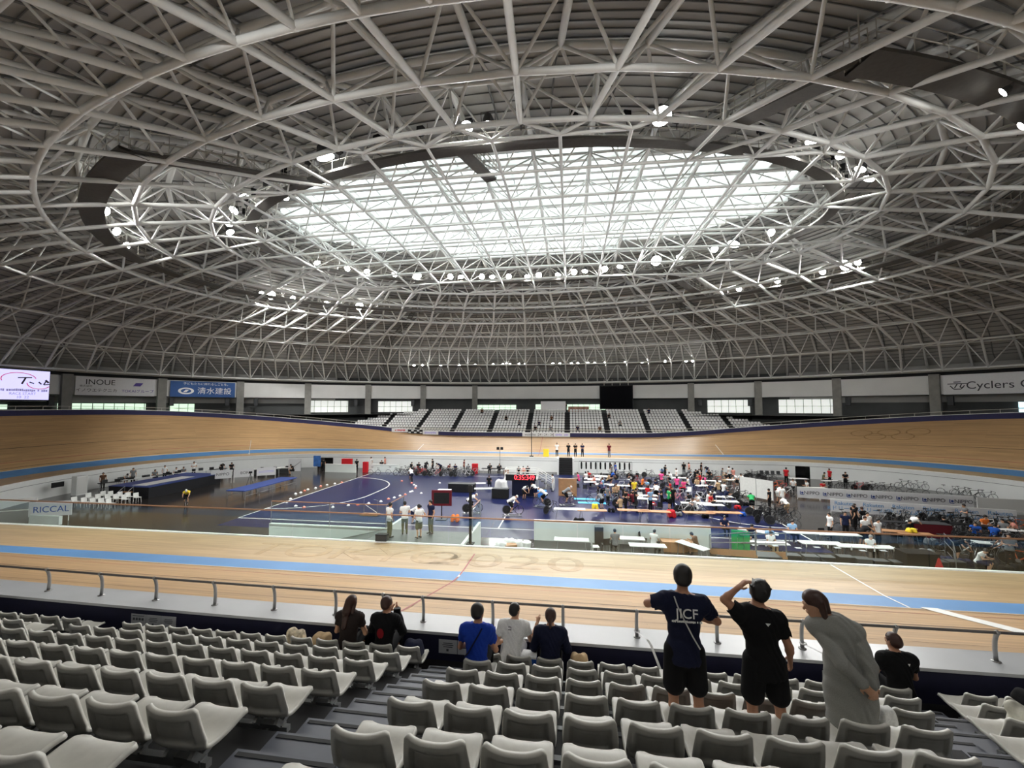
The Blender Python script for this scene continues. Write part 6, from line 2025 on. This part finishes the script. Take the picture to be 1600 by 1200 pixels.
# ---------------------------------------------------------------- officials' strip along the near glass
t = thing('partition_wall', 'long white partition wall between the court and the officials', 'partition', (3.0, 26.4, 0)); MB().box((0, 0, .6), (10.6, .14, 1.2)).build('panel', M_RAMPW, t); MB().box((0, 0, 1.22), (10.6, .22, .05)).build('cap', M_WHITE, t)
NS_ = "at the officials' desks by the near glass"
for (x, y), c_, sx, rz in [((0.04, 24.55), 'white', 1.1, .0), ((0.55, 27.48), 'white', 1.2, 0), ((3.46, 25.25), 'white', .9, 0), ((4.23, 24.12), 'white', 1.1, .0), ((6.70, 24.47), 'white', 1.0, -.9), ((3.77, 27.41), 'white', 1.1, .0), ((5.56, 27.54), 'white', 1.0, 0), ((6.61, 27.06), 'white', .9, -.2), ((11.05, 25.48), 'white', 1.2, .02), ((14.03, 25.90), 'white', 1.2, 0), ((16.09, 25.60), 'white', 1.6, 0), ((11.51, 27.75), 'white', 1.2, -.5), ((14.13, 27.88), 'white', 1.2, 0), ((16.04, 27.80), 'white', 1.3, 0), ((19.95, 28.94), 'wood', 1.3, -.2)]:
    table(x, y, c_, NS_, rz, sx)
for (x, y), p_, t_, lo_, rz in [((2.58, 24.91), 'si', 'grey', 'black', 0.1), ((4.79, 25.22), 'si', 'white', 'black', -.6), ((6.73, 25.08), 'le', 'brown', 'black', 1.), ((10.00, 29.08), 'si', 'navy', 'black', PI), ((11.24, 27.71), 'le', 'navy', 'black', PI), ((11.29, 25.72), 'si', 'white', 'tan', PI + .2), ((13.59, 28.05), 'si', 'sky', 'navy', PI), ((16.33, 29.05), 'st', 'white', 'black', 1.6), ((17.55, 29.61), 'st', 'navy', 'black', PI - .4),
                                ((19.16, 31.35), 'st', 'black', 'black', 1.0), ((17.23, 27.97), 'be', 'black', 'black', -1.4), ((17.66, 28.14), 'st', 'white', 'navy', -2.8), ((18.87, 29.41), 'st', 'white', 'black', PI), ((18.37, 28.01), 'st', 'white', 'black', PI + .3), ((16.51, 25.85), 'si', 'white', 'black', PI), ((11.77, 26.86), 'si', 'sky', 'black', PI)]:
    person(p_, x, y, t_, lo_, NS_, rz=rz, hair=HAIRG if x % .3 < .06 else None)
for (x, y), c_ in [((1.38, 24.32), 'white'), ((2.07, 24.84), 'black'), ((4.32, 26.04), 'black'), ((10.06, 25.96), 'grey'), ((15.40, 26.71), 'grey'), ((15.41, 28.06), 'black'), ((17.89, 26.24), 'black'), ((17.04, 28.29), 'black')]: chair(x, y, c_, NS_, RND.uniform(-PI, PI))
for k in range(12): boxy('storage_case', 'case', 10.0 + .85 * k, 24.2 + RND.uniform(-.15, .15), 0, (.7, .45, RND.uniform(.35, .6)), M_BLACK if k % 3 else M_DARK, f"{'black' if k % 3 else 'dark grey'} storage case, {ORD[k + 1]} under the desks by the near glass", 0, 'storage cases under the near desks', M_DARK)
boxy('loudspeaker', 'speaker', 1.70, 25.78, 0, (.5, .45, 1.15), M_BLACK, 'tall black loudspeaker at the partition wall', lid=M_DARK)
for k, ((x, y), d_) in enumerate((((5.88, 25.59), (1.2, .7, .55)), ((6.69, 25.70), (1.1, .6, .5)), ((-3.49, 24.06), (.7, .5, .4)))): boxy('carton', 'carton', x, y, 0, d_, M_TWOOD, f"brown carton, {('beside the bald man', 'one of the pair by the partition wall', 'under the white sacks near the lamp post')[k]}", .2 * k, lid=M_TWOOD)
for k, (x, y) in enumerate([(-4.01, 23.98), (-3.66, 24.69), (-3.18, 24.53)]): lump('white_sack', 'sack', x, y, 0, (.55, .45, .5), C_WHITE, f"white sack, {ORD[k + 1]} of the heap between lamp post and bucket", 40 + k)
t = thing('bucket', 'white bucket standing near the partition wall end', 'bucket', (-2.54, 24.19, 0)); MB().lathe([(.2, 0), (.26, .55), (.24, .55), (.18, .04)], 14).build('body', M_WHITE, t); MB().lathe([(.27, .5), (.27, .56)], 14).build('rim', M_WHITE, t)
# stairs to the track with their tan stringer, and the green mat
t = thing('access_stairs', 'metal-railed stairs with a tan side rising to the near glass', 'stairs', (8.6, 19.4, 0))
for k in range(8): MB().box((.0, 5.6 - .7 * k, .12 + .24 * k), (1.1, .72, .05)).build('tread', M_DARK, t)
for s in (-.6, .6):
    MB().beam((s, 6.2, .05), (s, .1, 2.0), .06, .3).build('stringer', M_TWOOD, t)
    for z in (.55, 1.0): MB().tube((s, 6.2, z), (s, .1, 1.95 + z), .025, 5).build('rail', M_RIM, t)
    for q in (0, .5, 1): MB().tube((s, 6.2 - 6.1 * q, 1.95 * q), (s, 6.2 - 6.1 * q, 1.95 * q + 1.0), .025, 5).build('post', M_RIM, t)
t = thing('green_panel', 'upright green folded mat beside the access stairs', 'mat', (9.23, 24.44, 0), -.3)
for k in range(3): MB().box((-.3 + .3 * k, .05 * (k % 2), .8), (.28, .12, 1.6)).build('fold', CL['green'], t)
for k, ((x, y), m_, w_) in enumerate((((10.06, 25.96), 'x', 0),)): pass
for k in range(16):
    f_ = k / 15; x = 9.6 + 8.0 * f_; y = 24.9 + RND.uniform(-.2, .2)
    if k % 2: tag(MB().box((x, y, .729), (.3, .21, .012)).build('paper_sheet', M_PAPER), f"white paper sheet, {ORD[k // 2 + 1]} along the desks by the near glass", 'paper', 'papers on the near desks')
    else:
        t = thing('drink_bottle', f"clear drink bottle, {ORD[k // 2 + 1]} along the desks by the near glass", 'bottle', (x, y, .725), 0, 'bottles on the near desks'); MB().lathe([(.035, 0), (.035, .15), (.015, .19), (.015, .21)], 8).build('body', M_PANEL, t); MB().lathe([(.018, .21), (.018, .235)], 8).build('cap', M_WHITE, t)

# ---------------------------------------------------------------- right end: barrier banners, bikes, teams
def banner_line(P0, P1, n, s_, m, h0, h1, nm, word, sz, sub=None):
    P0, P1 = V(*P0), V(*P1); d = (P1 - P0); L_ = np.linalg.norm(d) / n; d /= np.linalg.norm(d); rz = math.atan2(d[1], d[0])
    for k in range(n):
        p = P0 + d * L_ * (k + .5)
        t = thing('barrier_banner', f"{nm}, {ORD[k + 1]} from the crowd end", 'banner', (p[0], p[1], 0), rz, nm + 's')
        b = MB(); G = lambda dy: [[(-L_ / 2 + L_ * u, dy + .03 * math.sin(9 * u + k) * (1 - v), h0 + (h1 - h0) * v) for u in np.linspace(0, 1, 12)] for v in (0, .5, 1)]
        b.grid(G(-.01)); b.grid(G(.01), flip=True); b.build('cloth', m, t, True)
        for q in (-.48, .48): MB().tube((q * L_, .05, 0), (q * L_, .05, h1 + .02), .025, 5).build('post', M_WHITE, t)
        MB().tube((-L_ / 2, .05, h1), (L_ / 2, .05, h1), .022, 5).build('top_bar', M_WHITE, t)
        text(word, sz, s_, 'lettering', t, frame_M((.22 if sub is None else 0, -.06, h0 + (h1 - h0) * (.5 if sub is None else .72)), (1, 0, 0), (0, 0, 1), (0, -1, 0)))
        if sub is None:
            e = MB(); e.lathe([(.09, -.005), (.09, .005)], 14, M=RX); e.path([(-.16, 0, .14), (-.16, 0, -.12), (-.1, 0, -.16), (.12, 0, -.16)], .03, 4); o = e.build('emblem', mat('emblem blue', rgb(30, 60, 130), .6, var=.05), t); o.location = (-L_ / 2 + .38, -.06, (h0 + h1) / 2)
        else: text(sub, sz, s_, 'lettering', t, frame_M((0, -.06, h0 + (h1 - h0) * .3), (1, 0, 0), (0, 0, 1), (0, -1, 0)))


banner_line((20.50, 41.12), (32.59, 38.83), 7, M_TXTD, M_SIGNW, .15, 1.1, 'pale banner with a blue emblem on the far barrier row', 'NIPPO', .42)
banner_line((20.26, 35.89), (30.92, 33.75), 6, mat('lettering teal', rgb(80, 140, 190), .6, var=.05), M_SIGNW, .2, 1.15, 'pale banner with blue lettering on the inner barrier row', 'Rakuten', .4, 'Kドリームス')
tag(MB().box((33.97, 38.21, .6), (3.0, .1, 1.0), rz=-.15).build('grey_barrier', M_PANEL), 'plain grey barrier at the end of the emblem banners', 'barrier')
RB_ = 'behind the emblem banners'
for k, (x, y) in enumerate([(26.75, 46.38), (27.31, 46.13), (28.08, 46.24), (28.63, 46.00), (29.29, 45.78), (30.05, 45.89), (30.57, 45.65), (33.85, 47.70), (34.86, 47.19), (35.49, 44.86), (36.17, 44.40), (36.32, 43.34), (36.71, 42.63)]): bike(x, y, ['black', 'black', 'black', 'red', 'black', 'silver', 'black', 'black', 'silver', 'white', 'black', 'black', 'silver'][k], RB_, RND.uniform(-.25, .1), disc=False if k > 6 else None)
for (x, y), p_, t_, lo_ in (((27.21, 49.22), 'si', 'khaki', 'black'), ((27.90, 49.32), 'st', 'red', 'black'), ((23.50, 48.70), 'st', 'red', 'black'), ((24.03, 43.83), 'le', 'red', 'white'), ((28.06, 46.89), 'fo', 'black', 'black'), ((23.02, 44.28), 'si', 'white', 'black'), ((21.98, 44.75), 'si', 'white', 'black')): person(p_, x, y, t_, lo_, 'about the tunnel mouth past the crowd')
for (x, y), c_ in (((20.27, 45.14), 'orange'), ((21.28, 46.27), 'orange'), ((20.97, 44.61), 'red'), ((19.62, 43.21), 'orange'), ((20.30, 42.73), 'white')): bike(x, y, c_, 'by the tunnel mouth', RND.uniform(-.4, .4))
for k, (x, y) in enumerate([(23.35, 53.62), (23.74, 53.22), (24.34, 53.30), (25.25, 52.99), (22.66, 53.52)]): chair(x, y, 'grey', 'in the row against the far white wall', PI)
for (x, y) in [(24.33, 48.45), (23.14, 43.13), (26.99, 47.41)]: table(x, y, 'white', 'about the tunnel mouth')
for (x, y), p_, t_, lo_, rz in (((16.10, 36.52), 'st', 'black', 'black', .8), ((16.62, 34.99), 'be', 'white', 'tan', .3), ((18.19, 39.53), 'be', 'white', 'white', -1.), ((17.92, 38.30), 'st', 'white', 'white', 2.)): person(p_, x, y, t_, lo_, 'on the open floor before the emblem banners', rz=rz)
RT = 'in the team pits beyond the officials'
for k in range(30):
    x, y = [(19.68, 33.13), (20.06, 32.54), (22.24, 33.49), (22.39, 32.87), (23.73, 34.20), (23.72, 33.37), (24.71, 33.83), (26.31, 35.08), (26.19, 34.37), (25.88, 33.36), (27.00, 34.15), (26.75, 33.17), (26.04, 31.89), (28.12, 33.67), (27.93, 32.73), (29.28, 33.22), (28.89, 32.29), (29.96, 32.72), (23.77, 30.22), (24.11, 29.77), (24.43, 29.33), (25.69, 29.99), (25.75, 29.28), (26.77, 29.66), (21.99, 26.82), (21.94, 26.04), (23.21, 26.79), (23.13, 26.02), (24.41, 26.77), (22.03, 27.64)][k]
    bike(x, y, ['black', 'black', 'silver', 'black', 'white', 'black', 'black', 'orange', 'black', 'black'][k % 10], RT, RND.uniform(-.8, .8))
for (x, y), p_, t_, lo_ in (((19.46, 31.84), 'st', 'black', 'black'), ((20.51, 32.60), 'si', 'black', 'black'), ((21.97, 30.49), 'be', 'white', 'black'), ((21.51, 29.53), 'si', 'black', 'black'), ((27.00, 32.90), 'fo', 'grey', 'black'), ((24.98, 29.89), 'si', 'blue', 'black'), ((26.08, 29.80), 'le', 'blue', 'navy'), ((26.92, 31.19), 'si', 'orange', 'black'), ((27.24, 30.71), 'lo', 'grey', 'black'), ((28.21, 30.85), 'le', 'salmon', 'black'), ((23.39, 26.81), 'be', 'grey', 'black'), ((22.99, 25.64), 'fo', 'grey', 'black'), ((20.74, 24.64), 'le', 'white', 'navy'), ((20.98, 26.09), 'be', 'black', 'black'), ((24.16, 30.80), 'si', 'black', 'black')): person(p_, x, y, t_, lo_, RT)
for (x, y), c_ in (((21.67, 31.27), 'black'), ((24.94, 31.45), 'black'), ((26.30, 31.10), 'black'), ((27.08, 30.19), 'white'), ((23.43, 27.22), 'white'), ((22.80, 28.19), 'black'), ((25.53, 28.14), 'black'), ((20.74, 28.58), 'wood')): table(x, y, c_, RT, RND.uniform(-.4, .3))
boxy('maroon_table', 'table', 23.09, 30.65, 0, (2.0, .8, .85), CL['maroon'], 'maroon-sided table in the team pits', -.12, lid=M_DARK)
boxy('draped_table', 'table', 17.62, 24.21, 0, (1.5, .8, .95), C_BLACK, 'black-draped table at the near glass beside the red cone', lid=C_BLACK)
t = thing('traffic_cone', 'red traffic cone standing beside the black-draped table', 'cone', (18.30, 23.89, 0)); MB().lathe([(.3, .03), (.05, .95), (.03, .95)], 14).build('body', CL['red'], t); MB().box((0, 0, .015), (.7, .7, .03)).build('base', CL['red'], t)
frame_rails('pit_barrier', 'barrier', 'grey metal crowd barrier beside the red cone', [(19.2, 24.0), (20.4, 25.6), (21.4, 27.4)], 1.1, (.2, .65, 1.1), M_RIM)
lump('yellow_bag', 'bag', 20.74, 28.81, .7, (.4, .3, .2), CL['yellow'], 'yellow jacket spread on the wooden table past the officials', 51)
for k in range(18):
    x, y = [(21.14, 30.11), (21.72, 29.19), (21.97, 28.75), (21.68, 28.03), (22.97, 28.89), (25.06, 30.40), (24.33, 28.62), (24.45, 28.20), (24.57, 27.79), (24.48, 27.16), (20.67, 25.32), (21.57, 25.10), (21.72, 24.78), (22.76, 24.93), (20.02, 26.74), (18.29, 25.91), (20.06, 25.59), (18.86, 27.63)][k]
    lump('kit_bag', 'bag', x, y, 0, (.5, .35, .3), [C_BLACK, C_BLACK, CL['grey'], C_BLACK, CL['navy'], C_BLACK][k % 6], f"{['black', 'black', 'grey', 'black', 'navy', 'black'][k % 6]} kit bag, {ORD[k + 1]} on the floor {RT}", 60 + k)
# a few spectators in the far stand
for k, (b, r, n_) in enumerate(((-2, 5, 3), (-2, 3, 8), (-1, 3, 2), (-1, 5, 6), (-1, 1, 1), (-1, 1, 6), (0, 1, 2), (0, 1, 9), (1, 6, 0), (1, 3, 3), (2, 8, 1), (-3, 8, 6))):
    x = -.54 + 6.27 * b + .55 + .235 + .497 * n_; y = 64.75 + .95 + .833 * r
    person('lo' if k % 3 == 0 else 'si', x, y - .12, ['black', 'grey', 'navy', 'brown'][k % 4], 'black', 'in the far stand seats', z=3.9 + .385 * r - .09, rz=PI)
for x, t_ in ((-4.9, 'black'), (-4.1, 'navy'), (-.7, 'black')): person('st', x, 74.3, t_, 'black', 'on the walkway behind the far seats', z=7.3, rz=PI)

# nudge crowded things apart so that nothing stands inside anything else
items = []
RAD = dict(person=[(0, 0, .27)], track_bike=[(-.5, 0, .24), (0, 0, .24), (.5, 0, .24)], chair=[(0, 0, .3)], sports_bag=[(0, 0, .35)], kit_bag=[(0, 0, .35)], folding_table=[(-.6, 0, .32), (0, 0, .34), (.6, 0, .32)])
RAD['barrier_banner'] = [(-.95, 0, .12), (-.3, 0, .12), (.3, 0, .12), (.95, 0, .12)]
BIGS = dict(stage=2.6, timing_board=1.2, podium_platform=1.6, platform_stairs=1.0, partition_wall=0, flight_case=.7, monitor=.5, hanging_rack=0, draped_table=.7, maroon_table=.9, loudspeaker=.4, carton=.6, wooden_board=.6, folding_screen=.9, dust_cover=.7, red_box=.6, blue_crate=.5)
for o in list(D.objects):
    if o.parent is None and 'label' in o and abs(o.location.z) < .2 and o.location.y > 19.5 and o.location.y < 53.5:
        b = base_name(o)
        fixed = 'rid' in o['label'] or 'rollers' in o['label'] or 'desks under the far curve' in o['label'] or 'in the rows before' in o['label']
        if b in RAD: items.append((o, RAD[b], fixed or b in ('folding_table', 'barrier_banner')))
        elif b in BIGS and BIGS[b]: items.append((o, [(0, 0, BIGS[b])], True))
POS = np.array([(o.location.x, o.location.y) for o, c, f in items]); ANG = np.array([o.rotation_euler.z for o, c, f in items]); HOME = POS.copy()
CI = [(i, *c) for i, (o, cs, f) in enumerate(items) for c in cs]
ci = np.array([c[0] for c in CI]); cl_ = np.array([c[1] * (items[c[0]][0].scale[0] if items[c[0]][0].scale else 1) for c in CI]); cr = np.array([c[3] for c in CI])
FIX = np.array([f for o, c, f in items])
for it in range(60):
    C_ = POS[ci] + np.stack([np.cos(ANG[ci]) * cl_, np.sin(ANG[ci]) * cl_], -1)
    dv = C_[:, None] - C_[None]; dd = np.linalg.norm(dv, axis=-1) + 1e-6
    ov = cr[:, None] + cr[None] - dd; ov[ci[:, None] == ci[None]] = 0; ov = np.clip(ov, 0, .2)
    push = (dv / dd[..., None] * ov[..., None] * .3).sum(1)
    mv = np.zeros_like(POS); np.add.at(mv, ci, push); mv[FIX] = 0
    POS = POS + np.clip(mv, -.08, .08)
    q = POS - V(CX, CY); ax_ = np.clip(q[:, 0], -HL, HL); rel = np.stack([q[:, 0] - ax_, q[:, 1]], -1); rl = np.linalg.norm(rel, axis=1, keepdims=True) + 1e-6
    lim = R0 - .75
    POS = np.where((rl > lim) & ~FIX[:, None], V(CX, CY) + np.stack([ax_, 0 * ax_], -1) + rel / rl * lim, POS)
    POS[:, 1] = np.maximum(POS[:, 1], np.where(FIX, -99, 19.8))
for (o, c, f), p in zip(items, POS):
    if not f: o.location.x, o.location.y = p

# say where each of the many stands: counted outwards from something one can find
MARK = dict(timing_board='the red-digit timing board', dust_cover='the white draped cover', platform_stairs='the white platform stairs', wooden_board='the upright brown board', hanging_rack='the long garment rack', folding_screen='the white folding screen', red_bag='the bench-end red bag',
            stretcher_trolley='the low dark trolley', loudspeaker='the tall loudspeaker', green_panel='the green mat', maroon_table='the maroon table', draped_table='the black-draped table', traffic_cone='the red cone', light_stand='the twin-lamp stand', poster_board='the blue poster', tripod='the camera tripod',
            lamp_post='the black lamp post', bucket='the white bucket', monitor='the maroon monitor', orange_bag='the orange bag', blue_crate='the bright blue crate', yellow_jacket='the yellow jacket by the partition', yellow_bag='the yellow jacket on wood', stage_steps='the wooden stage steps', wall_cabinet='the grey wall cabinet',
            wall_monitor='the black wall monitor', grey_barrier='the plain grey barrier', black_bag='the long black bag')
TOPS = [o for o in D.objects if o.parent is None and 'label' in o]
LM = [(MARK[base_name(o)], V(o.location.x, o.location.y) if o.location.length > 1 else V(*(np.mean([v.co[:] for v in o.data.vertices], 0)[:2]))) for o in TOPS if base_name(o) in MARK]
LM += [('the tunnel mouth past the crowd', V(27.2, 52.)), ('the black stairs', V(-.55, 51.7))]
NOUN = dict(person='person', track_bike='bike', chair='chair', folding_table='table', sports_bag='bag', kit_bag='bag')
for b in NOUN:
    G = [o for o in TOPS if base_name(o) == b and abs(o.location.z) < .2 and 19.4 < o.location.y < 53.6]
    if not G: continue
    P = np.array([(o.location.x, o.location.y) for o in G])
    HD = [o['label'].split(',')[0] for o in G]; DM = np.stack([np.linalg.norm(P - q, axis=1) for _, q in LM], 1)
    RK_ = np.stack([sum((DM[j] < DM[i]).astype(int) for j in range(len(G)) if HD[j] == HD[i]) if True else 0 for i in range(len(G))])
    RK_ = RK_ + DM / 1e4
    for i, o in enumerate(G):
        j = int(np.argmin(RK_[i])); r_ = int(RK_[i, j]) + 1
        head = o['label'].split(',')[0]
        if b == 'person' and ('rid' in head): continue
        head = head.replace('standing with folded arms', 'with folded arms').replace('standing hands on hips', 'hands on hips').replace('sitting bent forward', 'bent forward').replace('bending over', 'bending')
        if len((head + LM[j][0]).replace('-', ' ').split()) > 10 and ' and ' in head: head = head[:head.index(' and ')] + head[head.index(' bottoms') + 8:] if ' bottoms' in head else head
        o['label'] = f"{head}, {'the' if r_ == 1 else ORD[r_]} {'one' if r_ == 1 else 'such'} {'closest in to' if False else ('just by' if r_ == 1 else 'out from')} {LM[j][0]}"
        o['group'] = {'person': 'people on the infield', 'track_bike': 'bikes on the infield', 'chair': 'chairs on the infield', 'folding_table': 'folding tables on the infield', 'sports_bag': 'bags on the infield', 'kit_bag': 'bags on the infield'}[b]

# ---------------------------------------------------------------- bags and tape in the near stand
M_FLOR = mat('flowered cloth', rgb(190, 176, 150), .7, var=.6, scale=14)
lump('patterned_bag', 'bag', -4.85, rowY(0) + .24, rowZ(0) + .345, (.25, .2, .26), M_FLOR, 'flower-patterned bag on a front seat beside the tan bag', 70)
lump('tan_bag', 'bag', -4.36, rowY(0) + .24, rowZ(0) + .345, (.24, .2, .24), CL['tan'], 'tan bag on the seat beside the long-haired woman', 71)
lump('folded_jacket', 'jacket', -2.68, rowY(0) + .27, rowZ(0) + .345, (.24, .22, .22), C_NAVY, 'dark folded jacket on the end seat beside the stairs', 72)
lump('tote_bag', 'bag', .12, rowY(0) + .24, rowZ(0) + .345, (.24, .19, .26), CL['tan'], 'cream tote bag on the seat beside the woman in navy', 73)
t = boxy('blue_case', 'case', -.7, rowY(0) + .28, rowZ(0) + .35, (.26, .2, .16), CL['blue'], 'light blue case on the seat between the white shirt and navy jacket', lid=C_WHITE)
lump('canvas_tote', 'bag', 4.85, rowY(2) + .28, rowZ(2) + .345, (.25, .2, .25), mat('canvas', rgb(206, 204, 190), .8, var=.08, scale=30), 'cream canvas tote stuffed with dark cloth on an aisle seat', 74)
lump('dark_cloth', 'cloth', 4.85, rowY(2) + .27, rowZ(2) + .66, (.2, .16, .1), C_BLACK, 'dark cloth spilling out of the cream canvas tote', 75)
lump('plastic_bag', 'bag', 5.3, rowY(2) + .3, rowZ(2) + .345, (.2, .17, .3), mat('white plastic film', rgb(220, 224, 228), .25, var=.08, scale=20), 'white plastic carrier bag beside the cream canvas tote', 76)
lump('hand_bag', 'bag', 2.98, 4.55, Zf + .42, (.1, .1, .13), C_WHITE, 'white bag hanging at the back of the woman in the grey coat', 77)
M_TAPE = mat('white tape', rgb(226, 226, 226), .5, var=.04)
for x0, dx, lab in ((1.15, .35, 'white tape tied to a rail post beside the man in navy'), (3.85, .4, 'white tape knotted on the rail post by the woman in grey')):
    t = thing('tape_ribbon', lab, 'tape', (x0, 7.7, 4.34))
    b = MB(); G = [[(dx * u + w_, -.02 - .6 * u * 1.0 if u < .45 else -.29 - .5 * (u - .45), .1 + .0 * u - max(0, u - .45) * .9) for u in np.linspace(0, 1.0, 9)] for w_ in (-.02, .02)]
    b.grid(G); b.grid([[(p[0], p[1], p[2] + .004) for p in r] for r in G], flip=True); b.build('strip', M_TAPE, t)
    MB().torus((0, .02, .1), .045, .014, 10, 5).build('knot', M_TAPE, t)
